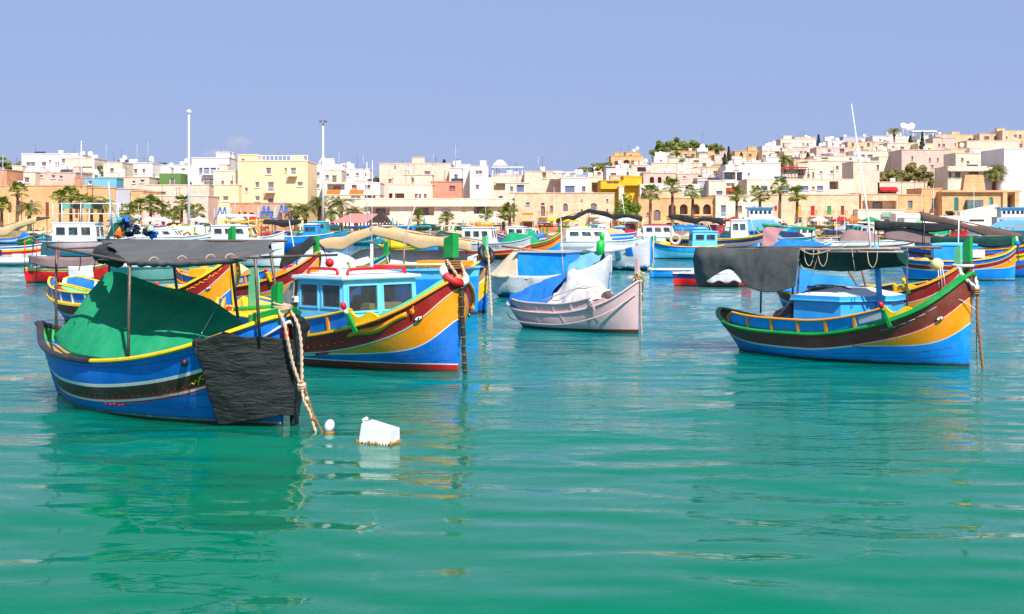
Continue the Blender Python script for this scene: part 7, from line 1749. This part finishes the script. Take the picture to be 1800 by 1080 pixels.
def tree(name, label, px, y0, y1, wpx, Y, c, c2, n=900, shape='round', trunk=True, cat='tree', leaf=.35, seed=0):
    rng = random.Random(seed + px); s = Y / FPX; zt = CAM_H - (y0 - HOR) * s; zb = CAM_H - (y1 - HOR) * s; X = (px - 900) * s; H = zt - zb; W_ = wpx * s
    g = min(zb, ground(X, Y)); r = thing(name, label, cat, (X, Y, g)); zb -= g; zt -= g
    mb = MB(); bk = plain('bark', (.14, .09, .06), .95, 0, .3, 4, .05)
    mb.tube([(0, 0, -.3), (0, 0, zb + H * .3), (.1, 0, zb + H * .6)], [.3, .22, .1], bk, 7)
    for k in range(6): a = rng.uniform(0, 6.28); mb.tube([(0, 0, zb + H * rng.uniform(.0, .3)), (math.cos(a) * W_ * .22, math.sin(a) * W_ * .2, zb + H * rng.uniform(.4, .7))], .1, bk, 5, .04)
    mb.build('trunk', r)
    lm = leafmat('leaf_' + name, c, c2); mb = MB()
    blobs = []
    if shape == 'cone': blobs = [((rng.uniform(-.12, .12) * W_ * (1 - t), rng.uniform(-.12, .12) * W_, zb + H * t), W_ * .5 * (1 - t) + .15, H * .1 + .2) for t in [i / 12 for i in range(13)]]
    else:
        for k in range(max(12, int(W_ * 2.2))):
            x = rng.uniform(-.5, .5) * W_ * .85; h = (1 - (abs(x) / (W_ * .5)) ** 2.2); blobs.append(((x, rng.uniform(-.3, .3) * W_ * .6, zb + H * (.10 + rng.random() * .80 * (.35 + .65 * h))), H * rng.uniform(.16, .28), H * rng.uniform(.13, .2)))
    for k in range(n):
        (bx, by, bz), rr, rz = rng.choice(blobs); d = Vector((rng.gauss(0, 1), rng.gauss(0, 1), rng.gauss(0, 1))).normalized() * rng.uniform(.55, 1.0) ** .6
        p = Vector((bx + d.x * rr, by + d.y * rr, bz + d.z * rz)); q = leaf * rng.uniform(.5, 1.2); a = Vector((rng.gauss(0, 1), rng.gauss(0, 1), rng.gauss(0, .6))).normalized() * q; b = d.cross(a).normalized() * q * .7
        mb.add([p - a, p - b * .8, p + a, p + b], [(0, 1, 2, 3)], lm)
    mb.build('crown', r, weld=False); return r
dk, dk2 = (.20, .27, .05), (.38, .42, .09)
for i, (px, y0, y1, w_, lab) in enumerate(((1166, 246, 270, 30, 'rounded green tree, leftmost of the hilltop grove'), (1188, 243, 270, 34, 'tall rounded green tree, second in the hilltop grove'), (1212, 246, 269, 32, 'broad green tree left of the white chapel'), (1233, 251, 268, 22, 'olive tree behind the white chapel'), (1254, 253, 268, 22, 'olive brown tree right of the white chapel'), (1268, 256, 270, 18, 'small olive tree at the right end of the hilltop grove'), (1152, 262, 280, 16, 'small scrubby tree at the left foot of the hilltop grove'))):
    tree('hilltop_tree', lab, px, y0, y1, w_, 446, dk if i < 3 else (.30, .28, .07), dk2 if i < 3 else (.5, .40, .12), 2300, seed=i, leaf=.5)
for i, (px, y0, y1, w_, Y, lab) in enumerate(((1281, 261, 292, 13, 405, 'tall dark cypress on the slope below the chapel'), (1274, 272, 293, 12, 402, 'shorter cypress leaning against the tall one'), (1303, 270, 284, 7, 410, 'small dark cypress before the orange hilltop house'), (1439, 239, 258, 7, 445, 'narrow cypress on the skyline left of the mast'), (1621, 235, 263, 10, 415, 'large dark cypress below the modern white house'), (1600, 241, 250, 6, 440, 'small cypress, rightmost of the two left of the big one'), (1420, 270, 282, 8, 384, 'little conical tree on the slope'))):
    tree('cypress_tree', lab, px, y0, y1, w_, Y, (.03, .08, .03), (.07, .13, .04), 700, 'cone', leaf=.3, seed=i)
tree('norfolk_pine', 'dark tiered pine behind the wide beige block', 781, 284, 302, 11, 330, (.02, .04, .02), (.04, .07, .03), 260, 'cone', leaf=.4)
tree('reed_thicket', 'golden green reed thicket on the centre skyline', 1042, 287, 304, 58, 372, (.30, .32, .06), (.55, .48, .14), 1800, leaf=.3)
tree('scrub_tree', 'dark scrub behind the reed thicket', 1062, 284, 292, 30, 380, dk, dk2, 500)
for i, (px, y0, y1, w_) in enumerate(((1563, 290, 322, 34), (1608, 285, 322, 40), (1588, 300, 324, 26), (1630, 300, 330, 28))):
    tree('feathery_tree', ['leftmost feathery olive green tree above the orange house', 'largest feathery olive green tree near the red awning', 'low middle feathery tree between the larger two', 'rightmost feathery tree beside the pinkish wall house'][i], px, y0, y1, w_, 302, (.26, .25, .08), (.52, .44, .16), 2400, leaf=.34, seed=i)
tree('climbing_shrub', 'bright green bushy growth between the yellow house and stone arches', 1103, 342, 398, 34, 259, (.12, .24, .02), (.32, .44, .05), 2200, leaf=.25, cat='shrub')
tree('scrub_tree', 'brown green tree line on the far left skyline', 18, 276, 300, 60, 330, (.14, .10, .03), (.24, .17, .06), 1600)
tree('scrub_tree', 'dark green tree behind the small left roof houses', 173, 290, 315, 14, 315, dk, dk2, 500); tree('scrub_tree', 'green tree patch between white flats and beige block', 662, 310, 325, 14, 310, dk, dk2, 400)
tree('quay_hedge', 'olive hedge before the orange villa', 1668, 371, 382, 22, 256, (.10, .10, .03), (.20, .18, .06), 500, leaf=.25, cat='hedge')

# ------------------------------------------------------------------ masts, lamps and aerials
def pole(px, y0, y1, Y, r, lab, cat, name, key='white', ball=0, lean=0, top=None):
    s = Y / FPX; a = P(px, y1, Y); b = P(px + lean, y0, Y); mb = MB(); mb.tube([(0, 0, 0), b - a], r, PT(key), 8, r * .6)
    if ball: mb.sphere(b - a, ball, PT(key), 10, 8)
    if top == 'lamp':
        for q in range(6): an = q * 1.047; mb.box(tuple((b - a) + Vector((math.cos(an) * .5, math.sin(an) * .5, -.1))), (.35, .35, .25), STEEL())
        mb.torus(b - a, .5, .05, STEEL(), None, 12, 5)
    if top == 'yagi':
        for q in range(4): mb.box(tuple((b - a) + Vector((0, 0, -.3 * q))), (1.0 - .15 * q, .04, .04), STEEL())
    tag(mb.build(name, None, a), lab, cat)
pole(332, 197, 405, 244, .26, 'very tall white pole with ball top before the pink shop front', 'flagpole', 'flagpole', ball=.42)
pole(568, 213, 403, 244, .24, 'very tall white lamp mast with ring of lamps among date palms', 'lamp mast', 'lamp_mast', top='lamp')
pole(143, 248, 330, 262, .14, 'white mast on the left beside the white block', 'mast', 'mast'); pole(164, 268, 335, 262, .10, 'thinner white mast right of the left white mast', 'mast', 'mast', lean=-2)
pole(5, 273, 330, 262, .08, 'thin pale aerial at the left edge', 'aerial', 'aerial', 'greywhite')
for i, (px, y0, y1, ln, lab) in enumerate(((185, 255, 290, 2, 'thin aerial, leftmost above the small cream roof house'), (241, 253, 292, 0, 'grey aerial above the white house with dark windows'), (260, 247, 292, 0, 'grey aerial with side arm on the left skyline'), (596, 269, 300, 0, 'thin aerial right of the lamp mast'), (640, 272, 300, -2, 'leaning white aerial left of the beige block'), (605, 285, 315, 0, 'dark thin pipe aerial on the white roofs'), (760, 270, 290, 3, 'small leaning aerial on the beige block'), (801, 254, 294, 0, 'very thin aerial above the centre white house'), (946, 276, 302, 0, 'thin aerial near the roof terrace'))):
    pole(px, y0, y1, 300, .06, lab, 'aerial', 'aerial', 'greywhite', lean=ln, top='yagi' if i in (2, 7) else None)
pole(645, 285, 392, 200, .07, 'slim white mast standing over the red roofed pavilion', 'mast', 'mast')
pole(855, 318, 400, 190, .05, 'thin pale mast before the old stone house', 'mast', 'mast', lean=-4); pole(1100, 345, 400, 240, .06, 'leaning white mast before the green shrub', 'mast', 'mast', lean=-6)
for i, (px, y0, y1) in enumerate(((413, 345, 402), (38, 340, 400), (285, 322, 400), (1410, 356, 398), (1620, 340, 392), (1641, 326, 390), (1712, 330, 400), (1740, 350, 400))):
    pole(px, y0, y1, 252, .07, ['lamp post left of the terracotta restaurant', 'lamp post beside the leftmost tall palm', 'dark lamp post before the orange fronts', 'short post at the coloured doors', 'lamp post by the orange house', 'lamp post at the feathery trees', 'tall pole before the villa balcony', 'slim post right of the villa balcony'][i], 'lamp post', 'lamp_post', 'dark' if i in (1, 2) else 'greywhite', top=None)

# ------------------------------------------------------------------ quay life
def pavilion():
    Y = 246; s = Y / FPX; c = P(637, 400, Y); r = thing('market_pavilion', 'market pavilion with pinkish red pitched roof and dark gable', 'pavilion', (c.x, Y, 1.2)); rp = plain('roof_red', S(240, 150, 145, .7), .7, 0, .1, 2)
    z0 = CAM_H - (392 - HOR) * s - 1.2; z1 = CAM_H - (377 - HOR) * s - 1.2; a, b = -52 * s, 12 * s
    mb = MB(); mb.hexa([Vector(v) for v in ((a, -3, z0), (b, -3, z0), (b + 1.2, 3, z1), (a + 2.8, 3, z1), (a, -3, z0 + .12), (b, -3, z0 + .12), (b + 1.2, 3, z1 + .12), (a + 2.8, 3, z1 + .12))], rp); mb.build('roof', r)
    mb = MB(); q = 50 * s; mb.hexa([Vector(v) for v in ((b - .1, -3.4, z0), (q, -3.4, z0), (q, 3, z0), (b - .1, 3, z0), (b + 2.3, -3.4, z1 + .3), (b + 2.4, -3.4, z1 + .3), (b + 2.4, 3, z1 + .3), (b + 2.3, 3, z1 + .3))], plain('dark_timber', (.05, .03, .03), .8)); mb.build('gable', r)
    for x in (a + .3, a * .5, 0, b, (b + q) / 2, q - .2):
        for y in (-2.8, 2.6): mb = MB(); mb.box((x, y, z0 / 2), (.22, .22, z0), plain('dark_timber', (0, 0, 0))); mb.build('post', r)
    mb = MB(); mb.box(((a + q) / 2, -2.8, .6), (q - a, .15, .5), plain('dark_timber', (0, 0, 0))); mb.build('railing', r)
pavilion()
def parasols():
    rng = random.Random(2); L = [(1060, 392, 'white'), (1000, 391, 'yellow'), (975, 392, 'yellow'), (1007, 396, 'white'), (1100, 391, 'white'), (1120, 392, 'white'), (290, 394, 'white'), (262, 396, 'white'), (205, 398, 'lblue'), (690, 385, 'turq'), (720, 386, 'turq'), (746, 385, 'turq'), (445, 397, 'red'), (420, 398, 'white'), (350, 397, 'white'), (870, 394, 'cream'), (1530, 396, 'green'), (1500, 397, 'orange'), (1480, 397, 'red'), (1290, 396, 'red'), (1240, 396, 'azure'), (1360, 396, 'white'), (1320, 395, 'cream'), (1440, 397, 'white')]
    where = lambda px: 'by the far left palms' if px < 240 else 'before the pink shop front' if px < 370 else 'before the terracotta restaurant' if px < 480 else 'above the dark green stall cloth' if px < 780 else 'by the old stone house' if px < 1080 else 'near the green shrub' if px < 1200 else 'below the stone arches' if px < 1345 else 'before the coloured doors' if px < 1490 else 'before the loggia house'
    cnt = {}
    for i, (px, y, k) in enumerate(L):
        Y = 242 + rng.uniform(0, 8); s = Y / FPX; z = CAM_H - (y - HOR) * s - 1.2; z = max(2.3, z); x = (px - 900) * s
        r = thing('parasol', None, 'parasol', (x, Y, 1.2), rng.random(), 'parasols on the quay'); w_ = 1.7 if k != 'turq' else .35
        lb = '%s %s %s' % ({'turq': 'turquoise', 'lblue': 'light blue'}.get(k, k), 'folded parasol' if k == 'turq' else 'market parasol', where(px)); cnt[lb] = cnt.get(lb, 0) + 1
        r['label'] = lb if cnt[lb] == 1 else lb + ', %s from the left' % {2: 'second', 3: 'third', 4: 'fourth'}[cnt[lb]]
        mb = MB(); mb.tube([(0, 0, 0), (0, 0, z + .2)], .05, PT('white'), 6); mb.build('pole', r)
        mb = MB(); n = 8; ring = [(w_ * math.cos(q * 2 * math.pi / n), w_ * math.sin(q * 2 * math.pi / n), z - (.45 if k != 'turq' else 1.4)) for q in range(n)]
        mb.add([(0, 0, z + .25)] + ring + [(p[0], p[1], p[2] - .22) for p in ring], [(0, 1 + q, 1 + (q + 1) % n) for q in range(n)] + [(1 + q, 9 + q, 9 + (q + 1) % n, 1 + (q + 1) % n) for q in range(n)], FB(k)); mb.build('canopy', r)
parasols()
def person_mesh(shirt, legs, hair, pose):
    """one continuous body grown from a joint skeleton, coloured by region; hair is a second mesh"""
    J = {'hip': (0, 0, .95, .135), 'waist': (0, 0, 1.12, .125), 'chest': (0, 0, 1.33, .16), 'neck': (0, 0, 1.50, .06), 'head': (0, .01, 1.64, .105), 'head2': (0, .01, 1.72, .085)}
    st = {'stand': 0.06, 'walk': .22}[pose]
    for s, g in ((-1, 'l'), (1, 'r')):
        f = s * st
        J['th' + g] = (s * .10, 0, .88, .09); J['kn' + g] = (s * .11, -f * .6, .50, .062); J['an' + g] = (s * .11, f * .2 + (-f if 1 else 0), .08, .042); J['to' + g] = (s * .12, -f - .14, .04, .04)
        J['sh' + g] = (s * .19, 0, 1.42, .062); J['el' + g] = (s * .25, f * .5 + .02, 1.14, .042); J['wr' + g] = (s * .25, f * .5 - .12, .92, .032); J['ha' + g] = (s * .25, f * .5 - .16, .84, .035)
    E = [('hip', 'waist'), ('waist', 'chest'), ('chest', 'neck'), ('neck', 'head'), ('head', 'head2')]
    for g in 'lr': E += [('hip', 'th' + g), ('th' + g, 'kn' + g), ('kn' + g, 'an' + g), ('an' + g, 'to' + g), ('chest', 'sh' + g), ('sh' + g, 'el' + g), ('el' + g, 'wr' + g), ('wr' + g, 'ha' + g)]
    ks = list(J); me = bpy.data.meshes.new('p'); me.from_pydata([J[k][:3] for k in ks], [(ks.index(a), ks.index(b)) for a, b in E], [])
    o = bpy.data.objects.new('p', me); col.objects.link(o); md = o.modifiers.new('s', 'SKIN')
    for i, k in enumerate(ks): me.skin_vertices[0].data[i].radius = (J[k][3], J[k][3] * (.8 if k in ('hip', 'waist', 'chest') else 1)); me.skin_vertices[0].data[i].use_root = (k == 'hip')
    sb = o.modifiers.new('d', 'SUBSURF'); sb.levels = 1; sb.render_levels = 1
    bpy.context.view_layer.update(); out = bpy.data.meshes.new_from_object(o.evaluated_get(bpy.context.evaluated_depsgraph_get())); bpy.data.objects.remove(o)
    out.materials.clear()
    for m in (plain('skin', S(215, 160, 125, .8), .6), FB(shirt), FB(legs), PT('umber')): out.materials.append(m)
    for p in out.polygons:
        z = p.center.z; x = abs(p.center.x); p.use_smooth = True
        p.material_index = 3 if z < .09 else (0 if z < .45 and legs != 'navy' else 2) if z < .98 else 1 if z < 1.47 and not (x > .22 and z < 1.15) else 0
    return out
def people():
    rng = random.Random(4); var = [('white', 'navy'), ('red', 'navy'), ('tarpblue', 'black'), ('white', 'beige'), ('orange', 'navy'), ('pink', 'black'), ('black', 'beige'), ('turq', 'navy'), ('yellow', 'black')]
    ms = [person_mesh(a, b, 'umber', 'walk' if i % 2 else 'stand') for i, (a, b) in enumerate(var)]
    hm = MB(); hm.sphere((0, .025, 1.725), .105, PT('umber'), 10, 7, (1, 1.05, .85)); hair = hm.mesh('hair')
    def put(i, x, y, z, lab, rz):
        o = bpy.data.objects.new('person', ms[i]); col.objects.link(o); o.location = (x, y, z); o.rotation_euler = (0, 0, rz); tag(o, lab, 'person', 'people on the quay' if y > 200 else None)
        h = bpy.data.objects.new('hair', hair); col.objects.link(h); h.parent = o
    p = P(383, 431, 140); put(0, p.x, 140, p.z, 'person in white shirt and dark shorts standing beside the green stem post', .4)
    wh = [(130, 210, 'by the left palms'), (255, 330, 'before the pink shop front'), (395, 470, 'before the terracotta restaurant'), (660, 760, 'behind the dark green stall cloth'), (800, 900, 'below the low quay wall'), (930, 1060, 'before the old stone house'), (1070, 1130, 'under the black shade awning'), (1180, 1260, 'below the four arches'), (1290, 1400, 'left of the coloured doors'), (1420, 1500, 'below the coloured doors'), (1520, 1600, 'before the arched shop door')]
    cn = {'tarpblue': 'blue', 'turq': 'turquoise'}
    for (a, b, w_) in wh:
        used = rng.sample(range(9), 4)
        for q, i in enumerate(used):
            Y = rng.uniform(238, 246); x = (a + (b - a) * (q + rng.random() * .8) / 4 - 900) * Y / FPX
            put(i, x, Y, 1.2, 'person in %s top and %s %s' % (cn.get(var[i][0], var[i][0]), {'navy': 'dark blue trousers', 'black': 'black shorts', 'beige': 'beige shorts'}[var[i][1]], w_), rng.uniform(0, 6.28))
people()
def car(px, Y, key, lab, rz=0):
    r = thing('parked_car', lab, 'car', ((px - 900) * Y / FPX, Y, 1.2), rz, 'cars parked on the quay')
    mb = MB(); prof = [(-2.1, .35), (-2.1, .8), (-1.7, .95), (-1.2, 1.4), (.5, 1.42), (1.1, .95), (2.0, .82), (2.15, .4)]
    n = len(prof); mb.add([(x, -.82, z) for x, z in prof] + [(x, .82, z) for x, z in prof], [tuple(range(n))[::-1], tuple(range(n, 2 * n))] + [(i, (i + 1) % n, n + (i + 1) % n, n + i) for i in range(n)], PT(key)); mb.build('body', r)
    mb = MB()
    for s in (-1, 1): mb.hexa([Vector(v) for v in ((-1.45, s * .83, .98), (.85, s * .83, .98), (.45, s * .83, 1.34), (-1.1, s * .83, 1.34), (-1.45, s * .84, .98), (.85, s * .84, .98), (.45, s * .84, 1.34), (-1.1, s * .84, 1.34))], GLASS())
    mb.hexa([Vector(v) for v in ((1.1, -.7, .98), (1.12, -.7, 1.0), (1.12, .7, 1.0), (1.1, .7, .98), (.55, -.66, 1.39), (.58, -.66, 1.41), (.58, .66, 1.41), (.55, .66, 1.39))], GLASS()); mb.build('windows', r)
    for x in (-1.35, 1.35):
        for s in (-1, 1): mb = MB(); mb.tube([(x, s * .66, .32), (x, s * .86, .32)], .32, plain('black_rubber', (0, 0, 0)), 14); mb.tube([(x, s * .80, .32), (x, s * .875, .32)], .18, PT('greywhite'), 10); mb.build('wheel', r)
for px, k, lab in ((1185, 'dark', 'dark car parked under the tallest palm of the arches'), (1228, 'white', 'white car parked right of the dark car'), (1520, 'greywhite', 'grey car parked by the arched shop door'), (310, 'red', 'red car parked before the pink shop front'), (365, 'white', 'white car parked left of the terracotta restaurant'), (440, 'red', 'red car parked before the terracotta restaurant'), (815, 'white', 'white car at the low quay wall'), (960, 'azure', 'blue car before the yellow arched door'), (1375, 'white', 'white car left of the yellow door'), (1050, 'greywhite', 'grey car before the old stone house')): car(px, 249, k, lab, random.uniform(-.1, .1))
# stalls with dark cloth left of centre, restaurant awnings
def stall(px0, px1, y, Y, key, lab):
    s = Y / FPX; a, b = (px0 - 900) * s, (px1 - 900) * s; z = CAM_H - (y - HOR) * s; r = thing('market_stall', lab, 'market stall', ((a + b) / 2, Y, 1.2), 0, 'stalls on the quay'); w_ = b - a; z -= 1.2
    n = max(3, int(w_ / 3)); ct = [[(-w_ / 2 + w_ * i / n, y_, z + (.0 if i % 2 else .18) + dz) for i in range(n + 1)] for y_, dz in ((-1.8, -.55), (-1.75, 0), (0, .35), (1.8, .0))]
    mb = MB(); mb.grid(sheet(ct, 3, .05, 1), FB(key), thick=.03); mb.build('awning', r)
    for i in range(n + 1): mb = MB(); mb.tube([(-w_ / 2 + w_ * i / n, -1.6, 0), (-w_ / 2 + w_ * i / n, -1.6, z)], .05, STEEL(), 6); mb.build('post', r)
    mb = MB(); mb.box((0, .2, .45), (w_ * .92, 1.2, .9), PT('cream')); mb.build('counter', r)
    rng = random.Random(px0)
    for i in range(n * 2): mb = MB(); mb.box((-w_ * .44 + w_ * .88 * i / (n * 2), 0, 1.05), (.55, .5, .3), PT(rng.choice(['red', 'white', 'orange', 'aqua', 'yellow', 'purple', 'green']))); mb.build('crate', r)
for a in ((650, 700, 399, 241, 'dgreen', 'long stall with dark green cloth beside the pavilion'), (702, 775, 399, 240, 'dgreen', 'second dark green cloth stall, left of the low quay wall'), (560, 600, 401, 242, 'dgreen', 'dark green stall below the date palms'), (230, 300, 402, 241, 'white', 'white topped stall below the slim palms'), (302, 372, 401, 240, 'white', 'white topped stall left of the terracotta restaurant'), (385, 470, 402, 241, 'red', 'red topped stall below the terracotta restaurant'), (1010, 1070, 402, 241, 'cream', 'cream topped stall before the old stone house'), (940, 1000, 402, 242, 'orange', 'orange stall below the yellow arched door'), (1180, 1240, 401, 243, 'azure', 'blue topped stall below the arches'), (1300, 1360, 401, 242, 'pink', 'pink topped stall left of the yellow door'), (1440, 1520, 401, 242, 'stone', 'grey awning stall below the coloured doors'), (800, 860, 402, 242, 'black', 'black cloth stall at the low quay wall'), (1525, 1580, 400, 243, 'black', 'black awning stall before the arched shop door')): stall(*a)
# big blue-topped ship wheelhouse in front of the coloured doors and one on the right edge
def ex_ship(r, h):
    mb = MB(); mb.box((0, 0, 4.1), (3.4, 2.4, 1.3), PT('white')); mb.build('bridge', r)
    for i in range(5): mb = MB(); mb.box((-1.3 + i * .65, -1.22, 4.2), (.38, .04, .45), GLASS()); mb.build('window', r)
    mb = MB(); mb.box((0, 0, 4.85), (3.9, 2.9, .2), PT('azure')); mb.build('bridge_roof', r)
    tarp(r, [[(-3.4, -1.5, 2.2), (-1.4, -1.6, 3.1), (1.4, -1.6, 3.1), (3.6, -1.5, 2.0)], [(-3.6, -1.8, 1.4), (-1.4, -1.9, 1.4), (1.4, -1.9, 1.4), (3.8, -1.7, 1.4)]], 'lblue', 'net_screen', None, None, 5, .08, .7, parent=r)
bb('white fishing vessel with blue roofed bridge in front of the coloured doors', 1408, 424, 12, 3, [('white', .6), ('azure', .3), 'azure', 'dark'], 3.4, 2.7, 2.1, 2.0, 'white', cab=(-2.4, 2.6, 2.8, 1.8, 3.4, 'white', 'white', .2, 4), extra=ex_ship, tr=.6, cat='fishing vessel', name='fishing_vessel')
bb('grey vessel with pale blue roofed bridge at the right edge', 1850, 424, 12, 3, [('white', .6), ('greywhite', .4), 'greywhite', 'dark'], 3.4, 2.7, 2.1, 2.0, 'white', cab=(-2.4, 2.6, 2.8, 1.8, 3.4, 'greywhite', 'greywhite', .2, 4), extra=ex_ship, tr=.6, cat='fishing vessel', name='fishing_vessel')
# a faint low summer cloud on the left, far beyond the town
def cloud():
    m = bpy.data.materials.new('cloud'); m.use_nodes = True; nt = m.node_tree; nt.nodes.clear(); o = nt.nodes.new('ShaderNodeOutputMaterial'); v = nt.nodes.new('ShaderNodeVolumePrincipled')
    v.inputs['Color'].default_value = (1, .95, .96, 1); v.inputs['Anisotropy'].default_value = 0
    t = nt.nodes.new('ShaderNodeTexCoord'); g = nt.nodes.new('ShaderNodeVectorMath'); g.operation = 'LENGTH'; nt.links.new(t.outputs['Object'], g.inputs[0])
    n = noise_(nt, t.outputs['Object'], 2.2, 5, .6); a = nt.nodes.new('ShaderNodeMath'); a.operation = 'MULTIPLY_ADD'; a.inputs[1].default_value = -1.0; nt.links.new(g.outputs['Value'], a.inputs[0]); nt.links.new(n, a.inputs[2])
    b = nt.nodes.new('ShaderNodeMath'); b.operation = 'ADD'; b.inputs[1].default_value = .25; nt.links.new(a.outputs[0], b.inputs[0])
    c = nt.nodes.new('ShaderNodeMath'); c.operation = 'MULTIPLY'; c.inputs[1].default_value = .012; c.use_clamp = True; nt.links.new(b.outputs[0], c.inputs[0]); nt.links.new(c.outputs[0], v.inputs['Density']); nt.links.new(v.outputs[0], o.inputs['Volume'])
    for i, (px, py, w_, h_) in enumerate(((418, 252, 34, 24), (382, 270, 46, 14))):
        Y = 6000; p = P(px, py, Y); mb = MB(); mb.sphere((0, 0, 0), 1, m, 16, 10); q = mb.build('cloud', None, p); q.scale = (w_ * Y / FPX, 90, h_ * Y / FPX); tag(q, ['faint pinkish puff of cloud above the yellow building', 'faint low streak of cloud left of the pinkish puff'][i], 'cloud')
cloud()
